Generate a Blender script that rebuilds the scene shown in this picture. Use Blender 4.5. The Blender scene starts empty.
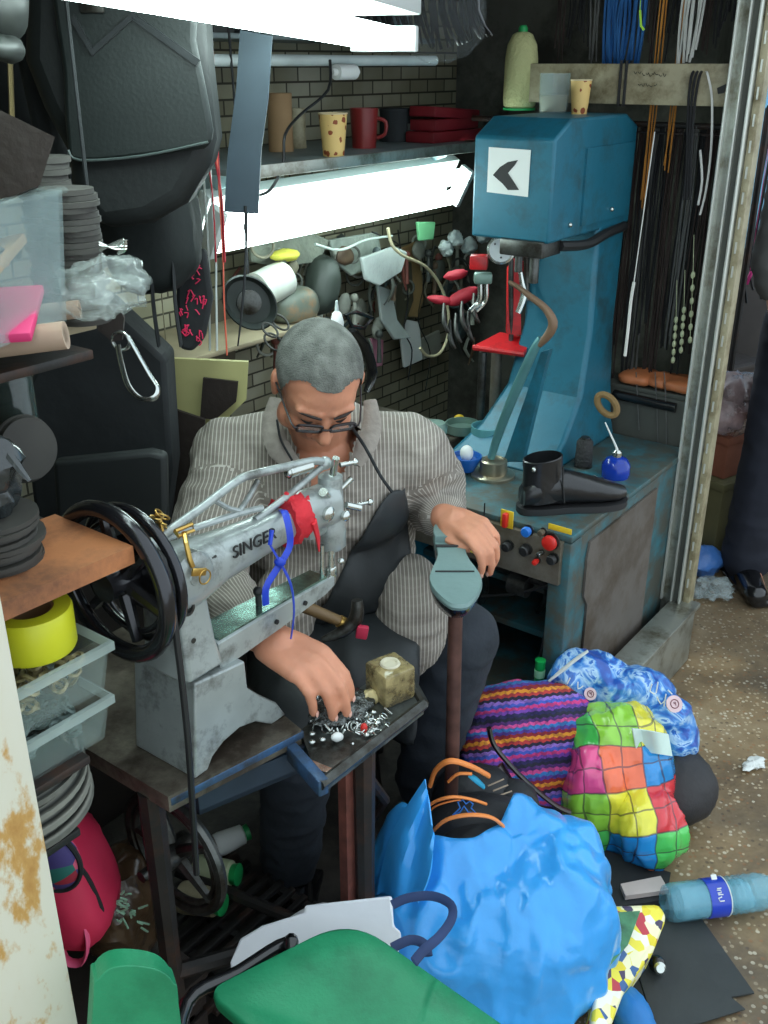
import bpy, bmesh, math, random
from mathutils import Vector, Matrix, noise, Quaternion
random.seed(7)
V = Vector
PI = math.pi
COL = bpy.context.scene.collection
SC = bpy.context.scene
# ------------------------------------------------------------------ camera
H, PITCH, F = 1.65, math.radians(24.3), 995.0
CP, SP = math.cos(PITCH), math.sin(PITCH)
cam_d = bpy.data.cameras.new('camera'); cam = bpy.data.objects.new('camera', cam_d); COL.objects.link(cam)
cam.location = (0, 0, H); cam.rotation_euler = (PI/2 - PITCH, 0, 0)
cam_d.sensor_fit = 'VERTICAL'; cam_d.sensor_height = 36; cam_d.lens = 36*F/1024
cam_d.clip_start = 0.02
SC.camera = cam
def ray(px, py):
    xc = (px-384)/F; yc = -(py-512)/F
    return V((xc, CP+SP*yc, -SP+CP*yc))
O = V((0, 0, H))
def atY(px, py, Y): d = ray(px, py); return O + d*(Y/d.y)
def atZ(px, py, z): d = ray(px, py); return O + d*((z-H)/d.z)
# the shop's own axes: a runs along the opening, b into the shop
AD, BD = V((.6, .8, 0)), V((-.8, .6, 0)); ZD = V((0, 0, 1))
def S(a, b, z=0): return AD*a + BD*b + ZD*z
def atA(px, py, a): d = ray(px, py); return O + d*(a/d.dot(AD))
def atB(px, py, b): d = ray(px, py); return O + d*(b/d.dot(BD))
RS = Matrix((AD, BD, ZD)).transposed()
def rotz(d): return Matrix.Rotation(math.radians(d), 3, 'Z')
def eul(x, y, z): return (Matrix.Rotation(math.radians(z), 3, 'Z') @ Matrix.Rotation(math.radians(y), 3, 'Y') @ Matrix.Rotation(math.radians(x), 3, 'X'))
def frame(f, up=(0, 0, 1)):
    f = V(f).normalized(); x = f.cross(V(up)).normalized(); u = x.cross(f)
    return Matrix((x, f, u)).transposed()
# ------------------------------------------------------------------ materials
def lin(c): return tuple(((x/255)/12.92 if x/255 <= .04045 else ((x/255+.055)/1.055)**2.4) for x in c)
MATS = {}
class NT:
    def __init__(s, name):
        s.m = bpy.data.materials.new(name); s.m.use_nodes = True; s.t = s.m.node_tree; s.n = s.t.nodes
        s.p = s.n['Principled BSDF']; s.out = s.n['Material Output']
    def add(s, typ, **k):
        n = s.n.new(typ)
        for a, b in k.items():
            if a.startswith('_'): setattr(n, a[1:], b)
        return n
    def l(s, a, b): s.t.links.new(a, b)
def mat(name, col, rough=.6, metal=0, var=.18, scale=9, bump=.0, bscale=60, dirt=None, dirt_amt=.5, dscale=5, **k):
    if name in MATS: return MATS[name]
    T = NT(name); c = lin(col); p = T.p
    tc = T.add('ShaderNodeTexCoord'); co = tc.outputs['Object']
    nz = T.add('ShaderNodeTexNoise'); nz.inputs['Scale'].default_value = scale; nz.inputs['Detail'].default_value = 5; T.l(co, nz.inputs['Vector'])
    r = T.add('ShaderNodeValToRGB'); r.color_ramp.elements[0].position = .3; r.color_ramp.elements[1].position = .72
    r.color_ramp.elements[0].color = (*[x*(1-var) for x in c], 1); r.color_ramp.elements[1].color = (*[min(1, x*(1+var)) for x in c], 1)
    T.l(nz.outputs['Fac'], r.inputs['Fac']); last = r.outputs['Color']
    if dirt:
        n2 = T.add('ShaderNodeTexNoise'); n2.inputs['Scale'].default_value = dscale; n2.inputs['Detail'].default_value = 8; n2.inputs['Roughness'].default_value = .7
        T.l(co, n2.inputs['Vector'])
        r2 = T.add('ShaderNodeValToRGB'); r2.color_ramp.elements[0].position = .52-.2*dirt_amt; r2.color_ramp.elements[1].position = .72-.2*dirt_amt
        T.l(n2.outputs['Fac'], r2.inputs['Fac'])
        mx = T.add('ShaderNodeMixRGB'); T.l(r2.outputs['Color'], mx.inputs['Fac']); T.l(last, mx.inputs[1]); mx.inputs[2].default_value = (*lin(dirt), 1)
        last = mx.outputs['Color']
    T.l(last, p.inputs['Base Color'])
    p.inputs['Roughness'].default_value = rough; p.inputs['Metallic'].default_value = metal
    if bump:
        nb = T.add('ShaderNodeTexNoise'); nb.inputs['Scale'].default_value = bscale; nb.inputs['Detail'].default_value = 4; T.l(co, nb.inputs['Vector'])
        bp = T.add('ShaderNodeBump'); bp.inputs['Strength'].default_value = bump; bp.inputs['Distance'].default_value = .01
        T.l(nb.outputs['Fac'], bp.inputs['Height']); T.l(bp.outputs['Normal'], p.inputs['Normal'])
    if 'alpha' in k: p.inputs['Alpha'].default_value = k['alpha']
    if 'trans' in k: p.inputs['Transmission Weight'].default_value = k['trans']; p.inputs['IOR'].default_value = k.get('ior', 1.3)
    if 'coat' in k: p.inputs['Coat Weight'].default_value = k['coat']; p.inputs['Coat Roughness'].default_value = .15
    if 'sheen' in k: p.inputs['Sheen Weight'].default_value = k['sheen']
    if 'sss' in k: p.inputs['Subsurface Weight'].default_value = k['sss']; p.inputs['Subsurface Scale'].default_value = .01; p.inputs['Subsurface Radius'].default_value = (1, .4, .2)
    MATS[name] = T.m
    return T.m
def ramp(T, fac, stops, const=True):
    r = T.add('ShaderNodeValToRGB'); cr = r.color_ramp
    if const: cr.interpolation = 'CONSTANT'
    while len(cr.elements) < len(stops): cr.elements.new(.5)
    for e, (pos, c) in zip(cr.elements, stops): e.position = pos; e.color = (*lin(c), 1)
    T.l(fac, r.inputs['Fac']); return r.outputs['Color']
def math_n(T, op, a, b=None, c=None):
    n = T.add('ShaderNodeMath'); n.operation = op
    for i, x in enumerate((a, b, c)):
        if x is None: continue
        if isinstance(x, (int, float)): n.inputs[i].default_value = x
        else: T.l(x, n.inputs[i])
    return n.outputs[0]
def mixc(T, fac, a, b, blend='MIX'):
    n = T.add('ShaderNodeMixRGB'); n.blend_type = blend
    for i, x in enumerate((fac, a, b)):
        if isinstance(x, (int, float)): n.inputs[i].default_value = x
        elif isinstance(x, tuple): n.inputs[i].default_value = (*lin(x), 1)
        else: T.l(x, n.inputs[i])
    return n.outputs[0]
def emis(name, col, st):
    T = NT(name); T.n.remove(T.p); e = T.add('ShaderNodeEmission'); e.inputs[0].default_value = (*col, 1); e.inputs[1].default_value = st
    T.l(e.outputs[0], T.out.inputs[0]); MATS[name] = T.m; return T.m
# ------------------------------------------------------------------ mesh building
def smooth_pts(pts, n=4, closed=False):
    pts = [V(p) for p in pts]; out = []; N = len(pts)
    rng = range(N) if closed else range(N-1)
    for i in rng:
        if closed: p0, p1, p2, p3 = pts[i-1], pts[i], pts[(i+1) % N], pts[(i+2) % N]
        else: p0 = pts[max(i-1, 0)]; p1 = pts[i]; p2 = pts[i+1]; p3 = pts[min(i+2, N-1)]
        for k in range(n):
            t = k/n
            out.append(.5*((2*p1)+(p2-p0)*t+(2*p0-5*p1+4*p2-p3)*t*t+(3*p1-p0-3*p2+p3)*t**3))
    if not closed: out.append(pts[-1])
    return out
class MB:
    def __init__(s): s.v = []; s.f = []; s.m = []; s.cur = 0
    def add(s, vs, fs):
        o = len(s.v); s.v += [V(x) for x in vs]; s.f += [[o+i for i in f] for f in fs]; s.m += [s.cur]*len(fs); return s
    def box(s, c, size, R=None, bev=.004):
        bm = bmesh.new(); bmesh.ops.create_cube(bm, size=1)
        for v in bm.verts: v.co = V((v.co.x*size[0], v.co.y*size[1], v.co.z*size[2]))
        if bev and min(size) > 2.2*bev: bmesh.ops.bevel(bm, geom=bm.edges[:], offset=bev, segments=2, affect='EDGES', profile=.5)
        bm.verts.ensure_lookup_table(); R = R or Matrix.Identity(3)
        s.add([R @ v.co + V(c) for v in bm.verts], [[v.index for v in f.verts] for f in bm.faces]); bm.free(); return s
    def sbox(s, a0, a1, b0, b1, z0, z1, bev=.004):
        return s.box(S((a0+a1)/2, (b0+b1)/2, (z0+z1)/2), (a1-a0, b1-b0, z1-z0), RS, bev)
    def ring_loft(s, rings, cap=True, closed=False):
        n = len(rings[0]); vs = [p for r in rings for p in r]; fs = []; R = len(rings)
        for i in range(R if closed else R-1):
            j = (i+1) % R
            for k in range(n): fs.append([i*n+k, i*n+(k+1) % n, j*n+(k+1) % n, j*n+k])
        if cap and not closed: fs.append(list(range(n))[::-1]); fs.append([(R-1)*n+k for k in range(n)])
        return s.add(vs, fs)
    def tube(s, pts, r, seg=8, closed=False, flat=1, up=None, sub=0):
        if sub: 
            n0 = len(pts)
            if not isinstance(r, (int, float)):
                rr = []
                for i in range(n0-1):
                    for k in range(sub): rr.append(r[i]+(r[i+1]-r[i])*k/sub)
                rr.append(r[-1]); r = rr
            pts = smooth_pts(pts, sub, closed)
        pts = [V(p) for p in pts]; n = len(pts)
        if isinstance(r, (int, float)): r = [r]*n
        T = []
        for i in range(n):
            a = pts[i-1] if (i or closed) else pts[i]; b = pts[(i+1) % n] if (i < n-1 or closed) else pts[i]
            d = (b-a); T.append(d.normalized() if d.length > 1e-9 else V((0, 0, 1)))
        u = V(up) if up is not None else (V((0, 0, 1)) if abs(T[0].z) < .9 else V((1, 0, 0)))
        rings = []
        for i in range(n):
            if up is not None: u = V(up)
            x = T[i].cross(u)
            if x.length < 1e-6: x = T[i].orthogonal()
            x.normalize(); u2 = x.cross(T[i]).normalized(); u = u2
            rings.append([pts[i] + x*math.cos(2*PI*k/seg)*r[i] + u2*math.sin(2*PI*k/seg)*r[i]*flat for k in range(seg)])
        return s.ring_loft(rings, True, closed)
    def cyl(s, p0, p1, r0, r1=None, seg=24):
        r1 = r0 if r1 is None else r1
        return s.tube([p0, p1], [r0, r1], seg)
    def lathe(s, prof, c, axis=(0, 0, 1), seg=28, sx=1):
        ax = V(axis).normalized(); x = ax.orthogonal().normalized(); y = ax.cross(x); c = V(c)
        if abs(ax.z) > .99: x = V((1, 0, 0)); y = V((0, 1, 0))*(1 if ax.z > 0 else -1)
        rings = [[c + ax*z + x*(r*sx*math.cos(2*PI*k/seg)) + y*(r*math.sin(2*PI*k/seg)) for k in range(seg)] for r, z in prof]
        return s.ring_loft(rings, True)
    def ell(s, c, rad, R=None, n=16, amp=0, fs=8, seed=0, pw=1):
        if isinstance(rad, (int, float)): rad = (rad,)*3
        R = R or Matrix.Identity(3); c = V(c); m = 2*n; vs = []; fcs = []
        def sg(x): return math.copysign(abs(x)**pw, x)
        for i in range(n+1):
            th = PI*i/n
            for j in range(m):
                ph = 2*PI*j/m
                d = V((sg(math.sin(th))*sg(math.cos(ph)), sg(math.sin(th))*sg(math.sin(ph)), sg(math.cos(th))))
                p = V((d.x*rad[0], d.y*rad[1], d.z*rad[2]))
                if amp:
                    q = p*fs + V((seed*7.3, seed*3.1, seed)); k = noise.noise(q) + .5*noise.noise(q*2.3) + .35*(abs(noise.noise(q*4.1))*2-.5)
                    p = p*(1 + amp*k/max(.02, p.length)) if p.length > 1e-6 else p
                vs.append(R @ p + c)
        for i in range(n):
            for j in range(m): fcs.append([i*m+j, (i+1)*m+j, (i+1)*m+(j+1) % m, i*m+(j+1) % m])
        return s.add(vs, fcs)
    def prism(s, poly, vec):
        n = len(poly); vec = V(vec); poly = [V(p) for p in poly]
        vs = poly + [p+vec for p in poly]
        return s.add(vs, [list(range(n))[::-1], [n+i for i in range(n)]] + [[i, (i+1) % n, n+(i+1) % n, n+i] for i in range(n)])
    def torus(s, c, axis, R, r, seg=36, rs=10, sx=1, flat=1):
        ax = V(axis).normalized(); x = ax.orthogonal().normalized(); y = ax.cross(x); c = V(c)
        return s.tube([c + x*R*sx*math.cos(2*PI*k/seg) + y*R*math.sin(2*PI*k/seg) for k in range(seg)], r, rs, True, up=ax, flat=flat)
    def sheet(s, fn, nu, nv, th=.003):
        P = [[V(fn(i/nu, j/nv)) for j in range(nv+1)] for i in range(nu+1)]; N = (nu+1)*(nv+1); vs = []; bs = []
        for i in range(nu+1):
            for j in range(nv+1):
                a = P[min(i+1, nu)][j]-P[max(i-1, 0)][j]; b = P[i][min(j+1, nv)]-P[i][max(j-1, 0)]
                nn = a.cross(b); nn = nn.normalized() if nn.length > 1e-12 else V((0, 0, 1))
                vs.append(P[i][j]+nn*th/2); bs.append(P[i][j]-nn*th/2)
        fs = []; W = nv+1
        for i in range(nu):
            for j in range(nv):
                q = [i*W+j, (i+1)*W+j, (i+1)*W+j+1, i*W+j+1]; fs.append(q); fs.append([N+k for k in q[::-1]])
        rim = [i*W for i in range(nu+1)] + [nu*W+j for j in range(1, nv+1)] + [i*W+nv for i in range(nu-1, -1, -1)] + [j for j in range(nv-1, 0, -1)]
        for k in range(len(rim)): a, b = rim[k], rim[(k+1) % len(rim)]; fs.append([a, N+a, N+b, b])
        return s.add(vs+bs, fs)
def origin_of(o):
    q = o; r = V((0, 0, 0))
    while q: r += V(q.location); q = q.parent
    return r
def fin(name, me, mats, parent=None, L=None, smooth=40, recalc=True):
    if recalc:
        bm = bmesh.new(); bm.from_mesh(me); bmesh.ops.recalc_face_normals(bm, faces=bm.faces); bm.to_mesh(me); bm.free()
    for m in (mats if isinstance(mats, (list, tuple)) else [mats]): me.materials.append(m)
    for p in me.polygons: p.use_smooth = True
    me.set_sharp_from_angle(angle=math.radians(smooth))
    o = bpy.data.objects.new(name, me); COL.objects.link(o)
    if parent:
        o.parent = parent; me.transform(Matrix.Translation(-origin_of(parent)))
    else:
        xs = [v.co for v in me.vertices]
        c = V((sum(v.x for v in xs)/len(xs), sum(v.y for v in xs)/len(xs), min(v.z for v in xs)))
        me.transform(Matrix.Translation(-c)); o.location = c
    me.update()
    return o
def ob(name, mb, m, parent=None, label=None, smooth=40, kind=None):
    me = bpy.data.meshes.new(name); me.from_pydata([tuple(v) for v in mb.v], [], mb.f)
    for p, i in zip(me.polygons, mb.m): p.material_index = i
    o = fin(name, me, m, parent, smooth=smooth)
    if label: o['label'] = label
    if kind: o['kind'] = kind
    return o
def tag(o, label, cat, group=None, kind=None):
    o['label'] = label; o['category'] = cat
    if group: o['group'] = group
    if kind: o['kind'] = kind
    return o
def thing(name, label, cat, loc, group=None):
    o = bpy.data.objects.new(name, None); COL.objects.link(o); o.location = loc; o.empty_display_size = .05
    return tag(o, label, cat, group)
def one(name, mb, m, label, cat, group=None, smooth=40, kind=None):
    return tag(ob(name, mb, m, None, smooth=smooth), label, cat, group, kind)
def struct(name, mb, m, parent=None):
    o = ob(name, mb, m, parent)
    if not parent: o['kind'] = 'structure'
    return o
def dup(root, delta=(0, 0, 0), label=None, group=None, R=None):
    r = root.copy(); COL.objects.link(r); r.location = V(root.location)+V(delta)
    if R is not None: r.rotation_euler = R
    if label: r['label'] = label
    if group: r['group'] = group
    for ch in list(root.children):
        c = ch.copy(); COL.objects.link(c); c.parent = r
        for g in ch.children: d = g.copy(); COL.objects.link(d); d.parent = c
    return r
def blob_mesh(mb, voxel=.006, sm_it=4, disp=None):
    me = bpy.data.meshes.new('tmp'); me.from_pydata([tuple(v) for v in mb.v], [], mb.f)
    bm = bmesh.new(); bm.from_mesh(me); bmesh.ops.recalc_face_normals(bm, faces=bm.faces); bm.to_mesh(me); bm.free()
    o = bpy.data.objects.new('tmp', me); COL.objects.link(o)
    r = o.modifiers.new('r', 'REMESH'); r.mode = 'VOXEL'; r.voxel_size = voxel
    if sm_it: s = o.modifiers.new('s', 'SMOOTH'); s.iterations = sm_it; s.factor = .5
    dg = bpy.context.evaluated_depsgraph_get(); dg.update()
    out = bpy.data.meshes.new_from_object(o.evaluated_get(dg))
    bpy.data.objects.remove(o); bpy.data.meshes.remove(me)
    if disp:
        ns = [v.normal.copy() for v in out.vertices]
        for v, n in zip(out.vertices, ns): v.co += n*disp(v.co.copy())
    return out
def px_box(x0, y0, x1, y1, Y):
    c = atY((x0+x1)/2, (y0+y1)/2, Y); dep = c.y*CP-(c.z-H)*SP
    return c, (x1-x0)/2*dep/F, (y1-y0)/2*dep/F
def txt(name, body, m, parent, c, xdir, ydir, size, ext=.0006, label=None):
    cu = bpy.data.curves.new('t', 'FONT'); cu.body = body; cu.size = size; cu.extrude = ext; cu.align_x = 'CENTER'; cu.align_y = 'CENTER'
    o = bpy.data.objects.new('t', cu); COL.objects.link(o)
    dg = bpy.context.evaluated_depsgraph_get(); dg.update(); me = bpy.data.meshes.new_from_object(o.evaluated_get(dg)); bpy.data.objects.remove(o)
    x = V(xdir).normalized(); z = x.cross(V(ydir)).normalized(); y = z.cross(x)
    M = Matrix((x, y, z)).transposed().to_4x4(); M.translation = V(c); me.transform(M)
    me.materials.clear()
    q = fin(name, me, m, parent, recalc=False)
    if label: q['label'] = label
    return q
# ================================================================== world, light
w = bpy.data.worlds.new('world'); SC.world = w; w.use_nodes = True
bg = w.node_tree.nodes['Background']; bg.inputs[0].default_value = (.80, .92, 1, 1); bg.inputs[1].default_value = 1.5
SC.view_settings.view_transform = 'Standard'; SC.view_settings.look = 'None'; SC.view_settings.gamma = 1; SC.view_settings.exposure = 0.15
SC.view_settings.use_curve_mapping = False
SC.cycles.use_denoising = True; SC.cycles.max_bounces = 6; SC.cycles.transparent_max_bounces = 12
SC.cycles.sample_clamp_indirect = 4; SC.cycles.use_adaptive_sampling = False
# ------------------------------------------------------------------ materials
M = {}
M['tube'] = emis('tube_light', (.80, 1, .97), 16)
def pavement():
    T = NT('wet_terrazzo_pavement'); p = T.p; co = T.add('ShaderNodeTexCoord').outputs['Object']
    n = T.add('ShaderNodeTexNoise'); n.inputs['Scale'].default_value = 3.5; n.inputs['Detail'].default_value = 7; n.inputs['Roughness'].default_value = .65; T.l(co, n.inputs['Vector'])
    base = ramp(T, n.outputs['Fac'], [(0, (78, 66, 52)), (.42, (112, 94, 70)), (.55, (142, 120, 88)), (.72, (160, 142, 112))], False)
    v = T.add('ShaderNodeTexVoronoi'); v.inputs['Scale'].default_value = 88; T.l(co, v.inputs['Vector'])
    chips = ramp(T, v.outputs['Distance'], [(0, (255, 255, 255)), (.38, (0, 0, 0))], True)
    v2 = T.add('ShaderNodeSeparateColor'); T.l(v.outputs['Color'], v2.inputs[0])
    keep = math_n(T, 'GREATER_THAN', v2.outputs[0], .42)
    cc = ramp(T, v2.outputs[1], [(0, (200, 182, 150)), (.35, (150, 104, 66)), (.6, (224, 214, 190)), (.85, (80, 66, 54))])
    f = math_n(T, 'MULTIPLY', chips, keep); f = math_n(T, 'MULTIPLY', f, .6)
    c = mixc(T, f, base, cc)
    n3 = T.add('ShaderNodeTexNoise'); n3.inputs['Scale'].default_value = 2.1; n3.inputs['Detail'].default_value = 3; T.l(co, n3.inputs['Vector'])
    st = ramp(T, n3.outputs['Fac'], [(0, (255, 255, 255)), (.52, (255, 255, 255)), (.6, (0, 0, 0))], False)
    c = mixc(T, math_n(T, 'MULTIPLY', math_n(T, 'SUBTRACT', 1, st), .45), c, (62, 58, 52))
    T.l(c, p.inputs['Base Color']); rr = T.add('ShaderNodeMapRange'); rr.inputs[3].default_value = .35; rr.inputs[4].default_value = .75; T.l(n.outputs['Fac'], rr.inputs[0]); T.l(rr.outputs[0], p.inputs['Roughness'])
    b = T.add('ShaderNodeBump'); b.inputs['Strength'].default_value = .25; b.inputs['Distance'].default_value = .004; T.l(v.outputs['Distance'], b.inputs['Height']); T.l(b.outputs[0], p.inputs['Normal'])
    return T.m
M['pave'] = pavement()
M['floor'] = mat('grimy_shop_floor', (62, 58, 52), .7, var=.5, scale=14, bump=.3, dirt=(30, 28, 26), dscale=6)
def bricks():
    T = NT('white_brick_wall'); p = T.p; co = T.add('ShaderNodeTexCoord').outputs['Object']
    mp = T.add('ShaderNodeMapping'); mp.inputs['Rotation'].default_value = (0, 0, -math.radians(143.13+180)); T.l(co, mp.inputs[0])
    sx = T.add('ShaderNodeSeparateXYZ'); T.l(co, sx.inputs[0])
    u = math_n(T, 'ADD', math_n(T, 'MULTIPLY', sx.outputs[0], .6), math_n(T, 'MULTIPLY', sx.outputs[1], .8))
    cb = T.add('ShaderNodeCombineXYZ'); T.l(u, cb.inputs[0]); T.l(sx.outputs[2], cb.inputs[1])
    br = T.add('ShaderNodeTexBrick'); T.l(cb.outputs[0], br.inputs['Vector']); br.inputs['Scale'].default_value = 1
    br.inputs['Brick Width'].default_value = .10; br.inputs['Row Height'].default_value = .040; br.inputs['Mortar Size'].default_value = .003
    br.inputs['Color1'].default_value = (*lin((188, 184, 164)), 1); br.inputs['Color2'].default_value = (*lin((150, 146, 126)), 1); br.inputs['Mortar'].default_value = (*lin((70, 66, 52)), 1)
    n = T.add('ShaderNodeTexNoise'); n.inputs['Scale'].default_value = 4; n.inputs['Detail'].default_value = 6; T.l(co, n.inputs['Vector'])
    g = ramp(T, n.outputs['Fac'], [(0, (90, 82, 66)), (.5, (205, 203, 186)), (.8, (255, 255, 255))], False)
    T.l(mixc(T, .8, br.outputs['Color'], g, 'MULTIPLY'), p.inputs['Base Color']); p.inputs['Roughness'].default_value = .7
    return T.m
M['brick'] = bricks()
M['wall'] = mat('dingy_plaster', (88, 88, 80), .85, var=.25, dirt=(46, 44, 38), bump=.1)
M['ceil'] = mat('dingy_ceiling', (70, 72, 68), .9, var=.2)
M['alu'] = mat('worn_aluminium', (176, 180, 172), .35, .7, var=.12, dirt=(112, 108, 92), dscale=9, dirt_amt=.4)
M['beige'] = mat('beige_painted_metal', (160, 152, 124), .5, 0, var=.12, dirt=(104, 92, 62), dscale=10, dirt_amt=.3)
M['darkch'] = mat('dark_channel', (66, 68, 62), .6)
def rusty():
    T = NT('white_paint_with_rust_streaks'); p = T.p; co = T.add('ShaderNodeTexCoord').outputs['Object']
    n = T.add('ShaderNodeTexNoise'); n.inputs['Scale'].default_value = 7; n.inputs['Detail'].default_value = 9; n.inputs['Roughness'].default_value = .62
    mp = T.add('ShaderNodeMapping'); mp.inputs['Scale'].default_value = (1, 1, .55); T.l(co, mp.inputs[0]); T.l(mp.outputs[0], n.inputs['Vector'])
    c = ramp(T, n.outputs['Fac'], [(0, (222, 222, 210)), (.52, (214, 210, 190)), (.555, (194, 152, 88)), (.64, (156, 100, 42))], False)
    T.l(c, p.inputs['Base Color']); p.inputs['Roughness'].default_value = .5
    return T.m
M['rusty'] = rusty()
M['bluewall'] = mat('pale_blue_painted_wall', (128, 190, 222), .7, var=.08)
# ------------------------------------------------------------------ shell
A0, A1, B0, B1, ZC = .40, 3.15, .86, 2.05, 2.32
mb = MB(); mb.box((.6, 3, -.05), (9, 9, .1), bev=0); o = struct('floor_pavement', mb, M['pave'])
mb = MB(); mb.prism([S(a, b, -.02) for a, b in ((A0, B0), (2.69, B0), (A1, 1.12), (A1, B1), (A0, B1))], ZD*.032); struct('floor_shop', mb, M['floor'])
mb = MB(); mb.sbox(A0-.1, A1+.1, B1, B1+.1, 0, ZC+.1, 0); struct('wall_back', mb, M['brick'])
mb = MB(); mb.sbox(A0-.1, A0, B0, B1, 0, ZC+.1, 0); struct('wall_left', mb, M['wall'])
mb = MB(); mb.prism([S(a, b, 0) for a, b in ((2.70, .89), (A1, 1.14), (A1, B1), (A1+.06, B1), (A1+.06, 1.10), (2.71, .86), (2.67, .88))], ZD*(ZC+.1)); struct('wall_right', mb, M['wall'])
mb = MB(); mb.prism([S(a, b, ZC) for a, b in ((A0-.1, B0-.06), (2.70, B0-.06), (2.72, .86), (A1+.06, 1.10), (A1+.06, B1+.1), (A0-.1, B1+.1))], ZD*.08); struct('ceiling', mb, M['ceil'])
# front frame of the opening
mb = MB(); mb.sbox(.20, .452, .80, .87, 0, ZC, .004); mb.sbox(.452, .458, .815, .855, 0, ZC, .001)
pl = struct('door_1', mb, M['rusty'])
mb = MB(); mb.sbox(.2, .449, .795, .802, .3, .308, 0); struct('door_1_seam', mb, M['darkch'], pl)
post = MB(); post.sbox(2.585, 2.625, .818, .838, 0, ZC, .003)
post = struct('door_2', post, M['beige'])
mb = MB()
for b0, b1 in ((.838, .844), (.862, .867), (.892, .898)): mb.sbox(2.56, 2.59, b0, b1, .2, ZC, .0015)
struct('door_2_channel', mb, mat('bright_aluminium_rib', (205, 208, 200), .35, .5, var=.06), post)
mb = MB(); mb.sbox(2.572, 2.60, .838, .898, 0, ZC, .001)
struct('door_2_frame', mb, M['alu'], post)
mb = MB(); mb.sbox(2.568, 2.573, .846, .860, .2, ZC, 0); struct('door_2_groove', mb, M['darkch'], post)
mb = MB()
for k in range(34): mb.sbox(2.581, 2.586, .826, .830, .25+k*.06, .278+k*.06, 0)
struct('door_2_rail', mb, MATS['bright_aluminium_rib'], post)
mb = MB(); mb.sbox(1.98, 2.60, .80, .815, 0.005, .185, .003); mb.sbox(1.98, 2.61, .79, .87, .185, .20, .003); mb.sbox(1.98, 2.0, .80, .865, .005, .19, .003)
struct('baseboard_front', mb, M['alu'])
# header beam above the opening and awning edge
mb = MB(); mb.sbox(A0-.1, 2.68, .80, .86, ZC-.06, ZC+.08, .003); struct('trim_1', mb, M['beige'])
# street beyond
mb = MB(); mb.box((3.2, 4.75, 1.6), (4.4, .2, 3.2), bev=0); struct('wall_street', mb, M['bluewall'])
mb = MB(); mb.box((2.6, 4.62, .25), (3.0, .06, .5), bev=.005); struct('baseboard_street', mb, M['wall'])
# ------------------------------------------------------------------ fluorescent fittings
TILT = -62
def fitting(p0, p1, w_, label, tilt, hang=None, tr=.017):
    p0, p1 = V(p0), V(p1); d = (p1-p0).normalized(); L = (p1-p0).length
    R = frame(d); R = Matrix((R.col[1], R.col[0]*-1, R.col[2])).transposed(); R = Matrix.Rotation(math.radians(tilt), 3, d) @ R
    t = thing('fluorescent_light', label, 'light', (p0+p1)/2 + V((0, 0, .05)))
    mb = MB(); c = (p0+p1)/2 + R.col[2]*(w_*.2+.028); mb.box(c, (L, w_, .035), R, .004)
    ob('housing', mb, mat('white_enamel', (214, 220, 216), .4, var=.05), t)
    mb = MB(); side = R.col[1]
    for s_ in ((-1, 1) if w_ > .06 else (0,)):
        mb2 = MB(); q = side*s_*w_*.27; mb2.cyl(p0+q+d*.01, p1+q-d*.01, tr, seg=14); ob('tube', mb2, M['tube'], t)
    for e in (p0, p1):
        mb = MB(); mb.box(e, (.02, w_*.9, .045), R, .003); ob('end_cap', mb, MATS['white_enamel'], t)
    if hang:
        for f_ in (.12, .88):
            q = p0.lerp(p1, f_); mb = MB(); mb.cyl(q+V((0, 0, w_*.55+.03)), V((q.x, q.y, hang)), .003, seg=6); ob('hanging_wire', mb, M['darkch'], t)
    return t
fitting((-.43, .95, 1.745), (.0, 2.13, 1.692), .15, 'long twin fluorescent light hanging overhead across the shop opening', 0, ZC)
fitting(S(1.62, 1.70, 1.30), S(2.62, 1.68, 1.315), .13, 'fluorescent tube light fixed under the shelf on the back wall', TILT, None, .021)
# ================================================================== patching machine on its stand
M['grey'] = mat('grey_enamel', (162, 170, 168), .32, .3, var=.12, scale=14, dirt=(92, 94, 90), dscale=16, dirt_amt=.12, coat=.3)
M['steel'] = mat('bright_steel', (200, 205, 200), .22, .95, var=.1)
M['dsteel'] = mat('dark_steel', (92, 94, 92), .38, .8, var=.25, dirt=(50, 46, 40), dscale=14)
M['iron'] = mat('black_cast_iron', (46, 45, 44), .5, .4, var=.3, dirt=(74, 52, 42), dscale=12, dirt_amt=.2, bump=.1)
M['belt'] = mat('black_rubber', (30, 31, 32), .5)
M['tabletop'] = mat('greasy_table_top', (112, 106, 94), .45, .2, var=.3, scale=18, dirt=(58, 50, 42), dscale=8, dirt_amt=.6, bump=.15)
M['bluemetal'] = mat('blue_painted_steel', (62, 98, 138), .4, .3, var=.2, dirt=(54, 58, 62), dscale=10)
M['brass'] = mat('brass', (196, 160, 88), .3, .9)
M['redcloth'] = mat('red_cloth', (206, 40, 52), .8, bump=.4)
M['ribbon'] = mat('royal_blue_ribbon', (26, 62, 190), .4)
# ---- work table with treadle stand
TZ = .70
tb = thing('sewing_machine_table', 'heavy iron treadle table with a greasy worn top carrying the grey patching machine', 'table', S(.9, 1.1, 0))
mb = MB(); cr = atZ(168, 797, TZ); mb.prism([cr, atZ(301, 729, TZ), S(1.0, 1.10, TZ), S(.99, 1.34, TZ), cr+BD*.42], V((0, 0, -.028)))
ob('tabletop', mb, M['tabletop'], tb)
mb = MB(); e0, e1 = atZ(168, 799, TZ-.012), atZ(301, 731, TZ-.012)
mb.box((e0+e1)/2+V((.004, -.006, 0)), ((e1-e0).length, .006, .014), rotz(math.degrees(math.atan2(e1.y-e0.y, e1.x-e0.x))), .002)
ob('edge_strip', mb, M['bluemetal'], tb)
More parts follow.
